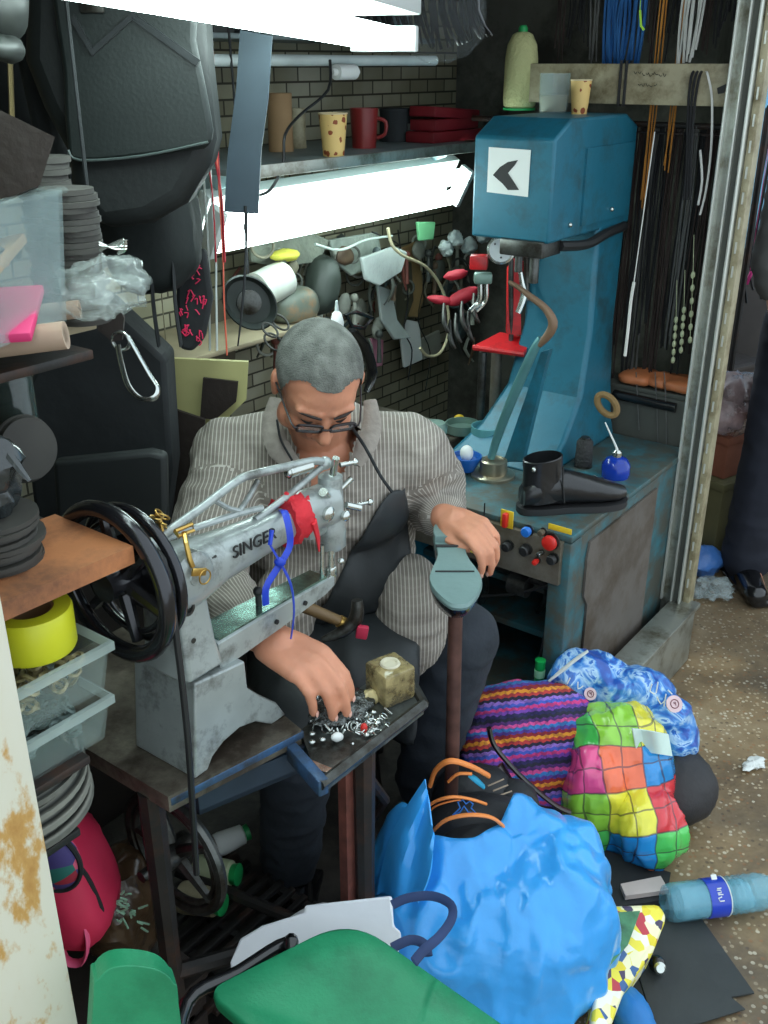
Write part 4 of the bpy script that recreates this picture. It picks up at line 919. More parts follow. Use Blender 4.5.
for k, (m_, nm) in enumerate(((mat('magenta_scrap', (210, 50, 110), .6), 'scrap'), (mat('tan_leather_scrap', (186, 140, 92), .6), 'scrap'), (mat('rust_scrap', (170, 88, 50), .6), 'scrap'), (M['card'], 'scrap'), (M['darkb'], 'scrap'))):
    mb = MB(); mb.box(cc+V((random.uniform(-.05, .05), random.uniform(-.03, .03), .02+k*.02)), (.12, .07, .012), eul(random.uniform(-25, 25), random.uniform(-35, 35), random.uniform(0, 180)), .003); ob(nm, mb, m_, bx)
mb = MB(); P = [(55, 137), (0, 110), (-40, 100), (-40, 215), (0, 201), (40, 185)]
f_ = [atY(x, y, 1.10) for x, y in P]; mb.prism(f_, V((-.03, .08, -.012))); o = one('dark_box', mb, M['darkb'], 'dark brown open box tilted on top of the clear storage bin', 'box')
sk = [(83, 178, 7, .040, 'short'), (88, 215, 0, 0, '')]
c0 = atY(86, 292, 1.40); z = c0.z
base_z = 1.332; n = 0
zz = base_z
for k in range(24):
    mb = MB(); r = .036 + .003*math.sin(k*1.9); h_ = .0072; cc_ = V((-.405+.003*math.sin(k*2.1), 1.33+.003*math.cos(k*1.7), zz)); mb.lathe([(r, 0), (r, h_-.0006)], cc_, seg=20, sx=1); zz += h_
    one('heel_blank', mb, M['sheet'], 'dark round heel blank in the taller stack beside the clear bin', 'heel blank', 'heel blanks in the tall stack on the left rack')
zz = base_z
for k in range(27):
    mb = MB(); r = .034 + .002*math.sin(k*1.3); cc_ = V((-.455+.002*math.sin(k*2.7), 1.40, zz)); mb.lathe([(r, 0), (r, .0072)], cc_, seg=20); zz += .0076
    one('heel_blank', mb, M['sheet'], 'dark round heel blank in the rear stack behind the clear bin', 'heel blank', 'heel blanks in the rear stack on the left rack')
mb = MB(); mb.sbox(.72, .84, 1.12, 1.25, 1.318, 1.33, .002); one('shelf_board', mb, M['wood2'], 'small pale board under the crumpled plastic bag at the left', 'board')
def paper_tube(p0, p1, r, label, cat='tube'):
    p0, p1 = V(p0), V(p1); d = (p1-p0).normalized(); mb = MB(); L = (p1-p0).length
    mb.lathe([(r*.72, 0), (r, 0), (r, L), (r*.72, L), (r*.72, 0)], p0, d, 26); one('paper_tube', mb, mat('brown_paper_tube', (176, 152, 132), .75, var=.1), label, cat)
p1 = atY(66, 335, 1.12); d = V((-.55, -.05, -.06)); paper_tube(p1, p1+d*.4, .016, 'thicker cardboard tube end sticking out under the clear bin')
p1 = atY(80, 309, 1.2); paper_tube(p1, p1+V((-.25, -.04, -.02)), .011, 'thinner cardboard tube end above the thicker one')
c, hw, hh = px_box(64, 258, 148, 312, 1.22)
mb = MB(); mb.ell(c, (hw, .07, hh), None, 22, .018, 30, 5); one('crumpled_plastic_bag', mb, mat('crumpled_clear_bag', (186, 196, 192), .14, alpha=.28, bump=1, bscale=45, coat=.6), 'crumpled clear plastic bag on the shelf left of the hanging black bag', 'plastic bag')
mb = MB()
for k in range(4): mb.tube([atY(100, 250, 1.3)+V((0, 0, k*.003)), atY(115, 243+k*2, 1.3), atY(126, 240+k*3, 1.3), atY(118, 254, 1.3)], .0022, 6, sub=3)
one('wire_loops', mb, M['steel'], 'few thin metal wire loops lying above the crumpled clear bag', 'wire')
# ---- hanging stock
RAILZ = 1.95
rl = MB(); rl.cyl(S(.45, 1.55, RAILZ), S(2.83, 1.55, RAILZ), .012, seg=12); one('hanging_rail', rl, M['iron'], 'dark iron rail near the ceiling that carries the hanging bags', 'rail')
def hook(p, parent=None):
    pass
# big black messenger bag
bg_ = thing('messenger_bag', 'big black satchel hanging under the light above the left rack', 'bag', atY(115, 130, 1.66))
def bag_outline(P, Y, th, name, m, parent, bev=.012, amp=.006):
    pts = [atY(x, y, Y) for x, y in P]; mb = MB(); mb.prism(pts, V((0, th, 0)))
    o = ob(name, mb, m, parent); b_ = o.modifiers.new('b', 'BEVEL'); b_.width = bev; b_.segments = 3; b_.limit_method = 'ANGLE'; return o
M['satchel'] = mat('black_satchel_leather', (22, 29, 28), .5, var=.15, bump=.06, bscale=160)
bag_outline([(22, -40), (200, -40), (205, 60), (214, 140), (208, 165), (185, 205), (150, 225), (100, 232), (70, 200), (62, 150), (40, 110), (20, 60)], 1.68, .12, 'body', mat('black_satchel_body', (20, 24, 24), .6, var=.2, bump=.1), bg_, .03)
mb = MB(); F_ = [(60, -30), (186, -30), (195, 40), (206, 95), (211, 143), (180, 152), (140, 158), (76, 162), (66, 140), (62, 70)]
pts = smooth_pts([atY(x, y, 1.655) for x, y in F_], 3, True); mb.prism(pts, V((0, .022, 0))); fl = ob('flap', mb, M['satchel'], bg_); b_ = fl.modifiers.new('b', 'BEVEL'); b_.width = .008; b_.segments = 3; b_.limit_method = 'ANGLE'
mb = MB(); mb.tube([atY(68, 150, 1.652), atY(80, 160, 1.65), (atY(140, 156, 1.65)), atY(208, 142, 1.65)], .0022, 6, sub=4); ob('piping', mb, mat('grey_piping', (70, 80, 78), .5), fl)
mb = MB(); mb.prism([atY(x, y, 1.648) for x, y in ((70, 20), (92, 56), (132, 20), (196, 66), (200, 60), (132, 12), (92, 48), (74, 14))], V((0, .008, 0))); ob('strap', mb, M['black'], bg_)
mb = MB(); mb.box(atY(92, 8, 1.64), (.036, .006, .014), None, .002); ob('buckle', mb, M['dsteel'], bg_)
for x in (60, 190): mb = MB(); p_ = atY(x, -30, 1.70); mb.tube([p_, V((p_.x, p_.y+.02, 2.1)), V((p_.x, p_.y+.03, ZC-.002))], .006, 6); ob('hanging_strap', mb, M['black'], bg_)
bag_outline([(-20, -30), (45, -30), (48, 60), (60, 130), (80, 200), (60, 190), (30, 130), (15, 60)], 1.80, .06, 'side_pocket', M['black'], bg_, .02)
# second dark rucksack below
b2 = thing('rucksack', 'dark rucksack hanging below the big black satchel', 'bag', atY(160, 230, 1.86)); 
c, hw, hh = px_box(96, 150, 200, 290, 1.90); mb = MB(); mb.ell(c, (hw, .09, hh), None, 20, .012, 9, 2, pw=.75); ob('body', mb, mat('dark_green_black_cloth', (24, 31, 30), .75, var=.25, bump=.1), b2)
mb = MB(); mb.box(atY(116, 214, 1.80), (.022, .006, .016), eul(0, 10, 0), .002); ob('red_label', mb, MATS['red_plastic'], b2)
for x in (150, 172): mb = MB(); mb.tube([atY(x, 225, 1.83), atY(x+3, 300, 1.84), atY(x+9, 345, 1.86)], .010, 8, flat=.3, sub=3); ob('strap', mb, M['black'], b2)
mb = MB(); p_ = atY(150, 160, 1.92); mb.tube([p_, V((p_.x, p_.y, ZC))], .005, 6); ob('hanging_cord', mb, M['black'], b2)
# dark slab of leather panel with tail hanging right of it
t = thing('leather_strip', 'long dark blue-grey leather strip hanging down in front of the lit shelf', 'strip', atY(238, 140, 1.9))
mb = MB(); mb.prism([atY(x, y, 1.9) for x, y in ((240, 30), (272, 36), (268, 100), (261, 150), (258, 214), (224, 212), (228, 150), (236, 90))], V((0, .012, 0))); ob('wide_part', mb, mat('dark_slate_leather', (52, 66, 76), .55, var=.15), t)
mb = MB(); mb.tube([atY(246, 205, 1.91), atY(246, 250, 1.91), atY(243, 300, 1.91), atY(238, 345, 1.93)], [.016, .009, .010, .006], 8, flat=.25, sub=3); ob('tail', mb, M['black'], t)
mb = MB(); p_ = atY(256, 34, 1.906); mb.tube([p_, V((p_.x, p_.y, ZC))], .006, 6); ob('hanging_cord', mb, M['black'], t)
# red lanyards and pouch
for x, dx, w_ in ((205, 8, .005), (212, 10, .006), (216, 5, .004)):
    mb = MB(); mb.tube([V((atY(x, 100, 1.93).x, 1.93, 1.938)), atY(x, 100, 1.93), atY(x+2, 150, 1.92), atY(x+dx, 200, 1.92), atY(x+dx+3, 262, 1.92)], w_, 6, flat=.3, sub=4); one('red_lanyard', mb, mat('red_webbing', (176, 40, 52), .6), 'red webbing lanyard hanging between the satchel and the leather strip', 'lanyard', 'red lanyards beside the satchel')
t = thing('patterned_pouch', 'black pouch with red-pink squiggle print hanging behind the carabiner', 'pouch', atY(190, 290, 1.93))
bag_outline([(176, 252), (205, 250), (212, 300), (204, 340), (192, 352), (180, 350), (176, 300)], 1.95, .03, 'body', M['black'], t, .008)
mb = MB(); random.seed(3)
for k in range(34):
    x, y = random.uniform(181, 203), random.uniform(262, 342); mb.tube([atY(x, y, 1.947), atY(x+random.uniform(-3, 5), y+random.uniform(-3, 3), 1.946), atY(x+random.uniform(-4, 5), y+5, 1.947)], .0013, 5, sub=2)
ob('print', mb, mat('hot_pink_print', (226, 50, 96), .6), t)
mb = MB(); mb.tube([atY(190, 254, 1.96), V((atY(190, 254, 1.96).x, 1.96, ZC))], .004, 6); ob('hanging_cord', mb, M['black'], t)
# white straps
for x in (207, 214):
    mb = MB(); mb.tube([V((atY(x, 228, 2.0).x, 2.0, 1.938)), atY(x, 228, 2.0), atY(x+2, 290, 2.0), atY(x+3, 350, 2.0)], .008, 6, flat=.25, sub=3); one('white_strap', mb, mat('off_white_webbing', (196, 204, 200), .7), 'off-white webbing strap hanging left of the round black pan', 'strap', 'white straps left of the round black pan')
mb = MB(); mb.tube([V((atY(221, 220, 1.98).x, 1.98, 1.938)), atY(221, 220, 1.98), atY(224, 300, 1.98), atY(227, 355, 1.98)], .006, 6, flat=.25, sub=3); one('orange_tape', mb, mat('orange_red_tape', (214, 92, 66), .6), 'orange-red measuring tape hanging beside the white straps', 'tape measure')
# carabiner with strap
t = thing('strap_buckle', 'large steel snap loop hanging on a short dark leather tab', 'buckle', atY(128, 350, 1.5))
mb = MB(); mb.tube([atY(128, 336, 1.5), atY(133, 345, 1.5), atY(150, 375, 1.5), atY(158, 388, 1.49), atY(154, 398, 1.48), atY(140, 398, 1.48), atY(128, 385, 1.48), atY(121, 362, 1.49), atY(118, 345, 1.5)], .006, 8, flat=.45, sub=4); ob('snap_loop', mb, M['steel'], t)
mb = MB(); mb.torus(atY(121, 341, 1.5), V((.2, 1, .1)), .014, .003, 24, 8); ob('ring', mb, M['steel'], t)
mb = MB(); mb.prism([atY(x, y, 1.5) for x, y in ((95, 305), (118, 306), (124, 318), (122, 340), (112, 342), (98, 330))], V((0, .008, 0))); ob('leather_tab', mb, M['darkb'], t)
mb = MB(); p_ = atY(108, 310, 1.504); mb.tube([p_, V((p_.x-.01, p_.y, 1.45)), V((p_.x-.02, p_.y+.05, ZC))], .003, 6); ob('hanging_cord', mb, M['black'], t)
# dark bags and sheets standing behind the wheels
for P, Y, th, m, lab, nm in (
  ([(100, 300), (165, 360), (172, 470), (160, 560), (40, 560), (20, 400), (55, 330)], 1.90, .10, M['black'], 'tall black cloth bag leaning at the back behind the wooden board', 'black_bag'),
  ([(52, 462), (150, 452), (166, 456), (168, 575), (60, 580)], 1.66, .03, mat('black_folder_board', (30, 34, 34), .6), 'flat black board standing upright behind the hand wheels', 'black_board')):
    t_ = MB(); t_.prism([atY(x, y, Y) for x, y in P], V((0, th, 0))); o = one(nm, t_, m, lab, 'bag' if 'bag' in nm else 'board'); b_ = o.modifiers.new('b', 'BEVEL'); b_.width = .010; b_.segments = 3; b_.limit_method = 'ANGLE'
c, hw, hh = px_box(-10, 330, 34, 460, 1.45); mb = MB(); mb.lathe([(hw*.9, 0), (hw, .02), (hw, hh*1.4), (hw*.55, hh*1.7), (hw*.55, hh*1.95)], V((c.x, c.y, 1.078)), seg=24); one('dark_glass_jar', mb, mat('dark_glass', (56, 70, 68), .15, alpha=.8, coat=.6), 'dark glass jar on the rack behind the wrapped bundle', 'jar')
mb = MB(); cc_ = atZ(30, 480, 1.08)+V((0, 0, .05)); mb.lathe([(.046, 0), (.048, .006), (.046, .012), (.02, .014)], cc_, V((.75, -.6, .2)), 36); mb.torus(cc_, V((.75, -.6, .2)), .048, .003, 40, 6); one('toothed_disc', mb, M['sheet'], 'grey toothed rubber disc standing on edge above the board', 'disc')
# cream panel with dark cut pieces
mb = MB(); mb.prism([atY(x, y, 2.13) for x, y in ((96, 355), (248, 362), (246, 400), (205, 440), (110, 440), (96, 400))], V((0, .012, 0))); one('cream_panel', mb, mat('cream_board', (190, 186, 128), .7, var=.1), 'cream yellow board leaning on the back wall left of the cobbler', 'board')
mb = MB(); mb.prism([atY(x, y, 2.10) for x, y in ((203, 378), (238, 382), (236, 402), (215, 420), (200, 418))], V((0, .008, 0))); one('leather_offcut', mb, M['darkb'], 'small square dark offcut on the right of the cream board', 'leather')
mb = MB(); mb.prism([atY(x, y, 2.06) for x, y in ((130, 410), (170, 408), (205, 420), (200, 500), (170, 540), (150, 500))], V((0, .010, 0))); one('leather_offcut', mb, M['darkb'], 'large dark brown offcut in front of the cream board', 'leather')
mb = MB(); mb.tube([atY(171, 398, 2.0), atY(174, 412, 2.0), atY(176, 440, 2.0)], .005, 6, flat=.3); mb.tube([atY(171, 398, 2.0), V((atY(171, 398, 2.0).x, 2.0, 1.945))], .0012, 5); one('paper_strip', mb, M['beige'], 'narrow paper strip hanging over the cream board', 'strip')
mb = MB(); mb.sbox(.95, 1.75, 1.62, 2.03, .012, .66, .01); one('back_cabinet', mb, mat('dark_brown_cabinet', (44, 38, 34), .7, var=.3), 'dark low cabinet against the back wall behind the cobbler', 'cabinet')
# ---- pink backpack etc under the table
t = thing('backpack', 'pink children backpack with a patterned oval pocket behind the white post', 'backpack', atY(70, 900, 1.28))
c, hw, hh = px_box(22, 815, 108, 942, 1.19); R_ = eul(0, -12, 0); mb = MB(); mb.ell(c, (hw, .09, hh), R_, 22, .008, 10, 4, pw=.72)
M['pink'] = mat('pink_red_nylon', (206, 40, 78), .6, var=.12, bump=.25, bscale=14); ob('body', mb, M['pink'], t)
def pocketmat():
    T = NT('pink_floral_print'); p = T.p; co = T.add('ShaderNodeTexCoord').outputs['Object']; v = T.add('ShaderNodeTexVoronoi'); v.inputs['Scale'].default_value = 34; T.l(co, v.inputs['Vector']); s_ = T.add('ShaderNodeSeparateColor'); T.l(v.outputs['Color'], s_.inputs[0])
    T.l(ramp(T, s_.outputs[0], [(0, (190, 60, 100)), (.35, (214, 90, 120)), (.5, (70, 60, 120)), (.62, (40, 110, 100)), (.72, (230, 200, 210)), (.85, (160, 40, 60))]), p.inputs['Base Color']); p.inputs['Roughness'].default_value = .7; return T.m
c2, w2, h2 = px_box(24, 822, 80, 896, 1.11); mb = MB(); mb.ell(c2, (w2, .025, h2), R_, 18); ob('pocket', mb, pocketmat(), t)
mb = MB(); mb.torus(c2+V((0, -.004, 0)), V((0, 1, .0)), h2*.98, .004, 44, 6, sx=1); 
mb = MB(); pts = [c2 + R_ @ V((w2*1.02*math.cos(q), -.006, h2*1.02*math.sin(q))) for q in [2*PI*k/40 for k in range(40)]]; mb.tube(pts, .004, 6, True); ob('zip', mb, M['black'], t)
pts = [c + R_ @ V((hw*.93*math.copysign(abs(math.cos(q))**.72, math.cos(q)), -.045, hh*.93*math.copysign(abs(math.sin(q))**.72, math.sin(q)))) for q in [2*PI*k/48 for k in range(48)]]
mb = MB(); mb.tube(pts, .004, 6, True); ob('zip', mb, M['black'], t)
mb = MB(); mb.tube([atY(85, 922, 1.12), atY(88, 945, 1.11), atY(82, 962, 1.11), atY(66, 960, 1.11), atY(60, 940, 1.12)], .009, 8, flat=.35, sub=3); ob('strap', mb, mat('pale_pink_webbing', (226, 90, 130), .6), t)
c, hw, hh = px_box(92, 845, 156, 975, 1.27)
t = thing('brown_plastic_bag', 'brown plastic bag with a pale green scribble print under the table', 'bag', c-ZD*hh)
mb = MB(); mb.ell(c, (hw, .08, hh), None, 24, .022, 9, 8, pw=.9); ob('body', mb, mat('brown_bag_film', (84, 64, 44), .3, var=.4, scale=7, bump=.7, bscale=18, coat=.5), t)
mb = MB(); random.seed(11)
for k in range(16):
    x, y = random.uniform(118, 144), random.uniform(892, 930); mb.tube([atY(x, y, 1.185), atY(x+random.uniform(-6, 6), y+random.uniform(-5, 5), 1.183), atY(x+random.uniform(-8, 8), y+random.uniform(-5, 6), 1.185)], .0018, 5, sub=3)
ob('print', mb, mat('mint_print', (150, 196, 168), .6), t)
c, hw, hh = px_box(62, 965, 100, 1040, 1.22); mb = MB(); mb.ell(V((c.x, c.y, .07)), (.07, .07, .058), None, 18, .02, 16, 2, pw=.8); one('blue_white_packet', mb, mat('blue_white_film', (90, 150, 190), .3, var=.6, scale=12, bump=.4), 'blue and grey crumpled packet on the floor beside the white post', 'packet')
t = thing('low_crate', 'low dark wooden crate under the table beneath the pink backpack', 'crate', S(.70, 1.15, .012))
for z in (.03, .10, .17): mb = MB(); mb.sbox(.60, .61, .98, 1.33, z, z+.05, .002); ob('slat', mb, M['darkb'], t); mb = MB(); mb.sbox(.61, .79, .975, .985, z, z+.05, .002); ob('slat', mb, M['darkb'], t)
for a_, b_ in ((.62, .995), (.78, .995), (.62, 1.315), (.78, 1.315)): mb = MB(); mb.sbox(a_-.01, a_+.01, b_-.01, b_+.01, .012, .228, .002); ob('corner_post', mb, M['darkb'], t)
mb = MB(); mb.sbox(.60, .80, .975, 1.335, .226, .24, .002); ob('top', mb, M['darkb'], t)
# spools under the table
for (x, y, a_, m, lab) in ((215, 872, (.9, -.25, .35), mat('pale_green_thread', (176, 186, 150), .7), 'pale thread cone lying on the treadle by the drive wheel, larger one'), (200, 900, (.8, -.3, .2), M['beige'], 'beige thread cone lying behind the drive wheel'), (234, 838, (.6, .3, .3), M['white'], 'small white and green thread cone under the table')):
    c = atZ(x, y, .16); d = V(a_).normalized(); d.z = .12; d.normalize(); t = thing('thread_cone', lab, 'thread spool', c)
    k = .8 if 'small' in lab else 1
    mb = MB(); mb.lathe([(.030*k, 0), (.032*k, .01), (.026*k, .075*k), (.018*k, .08*k)], c-d*.04, d, 26); ob('thread', mb, m, t); mb = MB(); mb.lathe([(.020*k, .078*k), (.022*k, .092*k), (.012*k, .094*k)], c-d*.04, d, 20); ob('green_tip', mb, MATS['green_plastic'], t)

for (x0, y0, x1, y1, Y, m, lab, nm) in ((-14, -20, 24, 40, 1.35, mat('dusty_grey_shoe', (34, 37, 35), .5, var=.4), 'dusty grey shoe hanging in the top left corner', 'hanging_shoe'), (-10, 34, 20, 62, 1.34, mat('dusty_grey_shoe', (34, 37, 35)), 'second dusty grey shoe hanging below the first in the top left corner', 'hanging_shoe')):
    c, hw, hh = px_box(x0, y0, x1, y1, Y); mb = MB(); mb.ell(c, (hw, .045, hh), eul(0, 20, 0), 14, .006, 18, 3, pw=.85); mb.tube([c+ZD*hh*.8, V((c.x-.01, c.y, ZC))], .003, 5); one(nm, mb, m, lab, 'shoe')
c, hw, hh = px_box(-30, -40, 48, 128, 2.05); mb = MB(); mb.ell(c, (hw, .06, hh), None, 16, .012, 9, 6, pw=.8); mb.tube([c+ZD*hh*.8, V((c.x, c.y, ZC))], .006, 6); one('black_sack', mb, M['black'], 'black cloth sack hanging left behind the big satchel', 'bag')
mb = MB(); mb.tube([atY(10, 60, 1.7), atY(12, 118, 1.7)], .009, 8, flat=.4); mb.tube([atY(10, 60, 1.7), V((atY(10, 60, 1.7).x, 1.7, ZC))], .003, 5); one('tan_strap', mb, mat('tan_webbing', (140, 124, 84), .7), 'short tan strap hanging at the left edge behind the grey shoes', 'strap')
# ================================================================== bags, chair and bits in front of the opening
def soft(name, mb, m, parent=None, vox=.007, it=3, disp=None, smooth=80):
    me = blob_mesh(mb, vox, it, disp); return fin(name, me, m, parent, smooth=smooth)
def crumple(amp, s, seed=0, dirn=(1, 1, 1)):
    d = V(dirn)
    def f(p):
        q = V((p.x*s*d.x+seed, p.y*s*d.y, p.z*s*d.z)); a = noise.noise(q); b = noise.noise(q*2.1+V((3, 1, 2))); c = noise.noise(q*4.3)
        return amp*((1-2.4*abs(a)) + .5*(1-2.4*abs(b)) + .25*c)
    return f
M['bluebag'] = mat('blue_carrier_film', (56, 160, 234), .3, var=.10, scale=4, bump=.5, bscale=14, coat=.35)
# --- blue carrier bag
t = thing('blue_carrier_bag', 'large bright blue plastic carrier bag stuffed full on the ground', 'bag', V((.20, 1.42, 0)))
mb = MB(); c = V((.205, 1.42, .145)); mb.ell(c, (.225, .18, .155), None, 22, .02, 5, 1, pw=.75); mb.ell(V((.31, 1.42, .17)), (.12, .14, .16), None, 16, 0, pw=.8); mb.ell(V((.12, 1.40, .16)), (.13, .13, .15), None, 16, 0, pw=.8)
mb.ell(V((.285, 1.49, .27)), (.09, .06, .075), eul(0, 25, 0), 14); mb.ell(V((.02, 1.46, .22)), (.045, .06, .13), eul(0, 14, 0), 12); mb.ell(V((.36, 1.48, .23)), (.06, .07, .09), None, 12)
me = blob_mesh(mb, .006, 3, crumple(.011, 9, 2, (1.3, 1, .4)))
for v in me.vertices: v.co.z = max(v.co.z, .003)
bm = bmesh.new(); bm.from_mesh(me); kill = []
for f in bm.faces:
    c = f.calc_center_median()
    if c.z > .10 and ((c.x-.135)/.125)**2 + ((c.y-1.585)/.17)**2 < 1: kill.append(f)
bmesh.ops.delete(bm, geom=kill, context='FACES')
for it in range(12):
    new = {}
    for v in bm.verts:
        nb = [e.other_vert(v) for e in v.link_edges if e.is_boundary]
        if len(nb) == 2: new[v] = v.co*.5 + (nb[0].co+nb[1].co)*.25
    for v, c in new.items(): v.co = c
for v in bm.verts:
    if v.co.z > .15:
        r = math.sqrt(((v.co.x-.135)/.125)**2 + ((v.co.y-1.585)/.17)**2); v.co.z += .035*max(0, 1-(r-1)/.35) if r < 1.35 else 0
bm.to_mesh(me); bm.free()
o = fin('body', me, M['bluebag'], t, smooth=80, recalc=False); s_ = o.modifiers.new('s', 'SOLIDIFY'); s_.thickness = .002
# lip of the opening: two rising flaps
def lip(P, name='lip'):
    mb = MB(); mb.sheet(lambda u, v: (lambda a, b: a.lerp(b, v) + V((0, .012*math.sin(v*9+u*4), .0)))(smooth_at(P[0], u), smooth_at(P[1], u)), 16, 8, .003); ob(name, mb, M['bluebag'], t)
def smooth_at(pts, u):
    s = smooth_pts(pts, 8); return s[min(len(s)-1, int(u*(len(s)-1)+.5))]
lip(([atZ(377, 895, .24), atZ(392, 838, .36), atZ(425, 776, .47)], [atZ(418, 905, .31), atZ(430, 868, .36), atZ(434, 836, .41)]))
# --- black backpack with orange piping, inside the carrier bag
t = thing('black_backpack', 'black backpack with orange piping sticking out of the blue carrier bag', 'backpack', V((.16, 1.60, 0)))
bk = mat('black_backpack_nylon', (34, 36, 40), .6, var=.25, bump=.3, bscale=30)
for (x0, y0, x1, y1, Y, n) in ((430, 764, 520, 870, 1.68, 'body'), (424, 794, 535, 880, 1.585, 'front_pocket'), (436, 822, 532, 890, 1.525, 'lower_pocket')):
    c, hw, hh = px_box(x0, y0, x1, y1, Y); mb = MB(); mb.ell(c, (hw, .075, hh*1.0), eul(-18, 0, 0), 20, .004, 20, 3, pw=.8); ob(n, mb, bk, t)
og = mat('orange_piping', (246, 142, 72), .5)
def pip(P, Y, r, nm='piping', m=og): mb = MB(); mb.tube([atY(x, y, Y+dy) for x, y, dy in P], r, 8, sub=5, flat=.7); ob(nm, mb, m, t)
pip([(430, 786, .0), (436, 770, -.0), (450, 761, -.01), (470, 766, 0), (489, 776, .01)], 1.60, .007, 'haul_loop')
pip([(448, 782, 0), (458, 774, 0), (472, 774, 0)], 1.585, .004)
pip([(424, 812, 0), (434, 802, -.01), (452, 797, -.02), (470, 799, -.01), (486, 804, 0)], 1.505, .0045); pip([(426, 815, 0), (436, 806, -.01), (452, 801, -.015), (460, 800, -.01)], 1.50, .0025)
pip([(432, 832, 0), (446, 820, -.01), (468, 815, -.02), (490, 817, -.015), (503, 826, 0), (509, 835, .01)], 1.455, .005)
mb = MB(); mb.tube([atY(469, 775, 1.60), atY(476, 780, 1.595), atY(484, 787, 1.60)], [.006, .009, .006], 8, flat=.5, sub=3); ob('cyan_tab', mb, mat('cyan_fabric', (40, 160, 200), .6), t)
lg = mat('light_blue_thread', (60, 130, 214), .6)
mb = MB(); Lp = [(453, 815), (460, 808), (458, 802), (463, 800), (466, 804), (470, 801), (473, 804), (471, 808), (476, 813), (468, 812), (464, 806), (460, 812)]
mb.tube([atY(x, y, 1.497) for x, y in Lp], .0017, 5, True); ob('emblem', mb, lg, t, label='light blue stitched emblem of two figures back to back')
for k in range(6): mb = MB(); mb.tube([atY(488+k*5, 786+k*5, 1.63), atY(504+k*4, 779+k*6, 1.64)], .0018, 5); ob('webbing_line', mb, mat('pale_webbing', (170, 150, 130), .7), t)
c, hw, hh = px_box(478, 778, 536, 850, 1.67); mb = MB(); mb.ell(c, (hw, .06, hh), eul(0, 30, 0), 16, .006, 14, 2, pw=.85); ob('side_panel', mb, bk, t)
# --- woven striped tote
def wovenbag():
    T = NT('woven_andean_stripes'); p = T.p; co = T.add('ShaderNodeTexCoord').outputs['Object']; mp = T.add('ShaderNodeMapping'); mp.inputs['Rotation'].default_value = (0, math.radians(8), 0); T.l(co, mp.inputs[0]); s_ = T.add('ShaderNodeSeparateXYZ'); T.l(mp.outputs[0], s_.inputs[0])
    zig = math_n(T, 'MULTIPLY', math_n(T, 'PINGPONG', s_.outputs[0], .008), .5); nz = T.add('ShaderNodeTexNoise'); nz.inputs['Scale'].default_value = 26; T.l(co, nz.inputs['Vector'])
    v = math_n(T, 'ADD', math_n(T, 'ADD', s_.outputs[2], math_n(T, 'MULTIPLY', s_.outputs[1], .75)), math_n(T, 'ADD', zig, math_n(T, 'MULTIPLY', nz.outputs['Fac'], .012)))
    f = math_n(T, 'FRACT', math_n(T, 'MULTIPLY', v, 7.5))
    P = [(44, 40, 90), (120, 70, 170), (206, 60, 130), (70, 90, 190), (150, 110, 200), (40, 36, 60), (190, 60, 60), (232, 150, 50), (150, 40, 50), (90, 60, 150), (60, 120, 190), (214, 80, 150), (90, 50, 120), (40, 40, 60)]
    col = ramp(T, f, [(i/len(P), c) for i, c in enumerate(P)])
    wv = T.add('ShaderNodeTexVoronoi'); wv.inputs['Scale'].default_value = 90; T.l(co, wv.inputs['Vector'])
    col = mixc(T, math_n(T, 'MULTIPLY', math_n(T, 'GREATER_THAN', wv.outputs['Distance'], .55), .35), col, (24, 22, 40))
    T.l(col, p.inputs['Base Color']); p.inputs['Roughness'].default_value = .85; b = T.add('ShaderNodeBump'); b.inputs['Strength'].default_value = .5; b.inputs['Distance'].default_value = .003; T.l(wv.outputs['Distance'], b.inputs['Height']); T.l(b.outputs[0], p.inputs['Normal']); return T.m
t = thing('woven_bag', 'multicolour striped woven tote bag with dark leather handles', 'bag', V((.34, 1.92, 0)))
mb = MB(); mb.ell(V((.345, 1.93, .15)), (.155, .11, .165), eul(-22, 6, 0), 20, .012, 7, 5, pw=.72); mb.ell(V((.25, 1.88, .13)), (.07, .09, .12), eul(0, -10, 0), 14, .01, 8, 2)
me = blob_mesh(mb, .007, 2, crumple(.006, 9, 5)); 
for v in me.vertices: v.co.z = max(v.co.z, .002)
fin('body', me, wovenbag(), t, smooth=80)
hd_m = mat('dark_brown_handle_leather', (40, 32, 32), .35, coat=.4)
for P in ([(489, 728), (494, 745), (510, 765), (530, 785), (555, 805), (570, 812)], [(500, 765), (515, 790), (535, 808), (552, 812)]):
    mb = MB(); mb.tube([atY(x, y, 1.775-.0008*(y-728)) for x, y in P], .013, 8, sub=4, flat=.45); ob('handle', mb, hd_m, t)
mb = MB(); mb.tube([atY(x, y, 1.97) for x, y in ((470, 733), (500, 716), (545, 704), (578, 706))], .008, 8, sub=4, flat=.5); ob('top_hem', mb, M['black'], t)
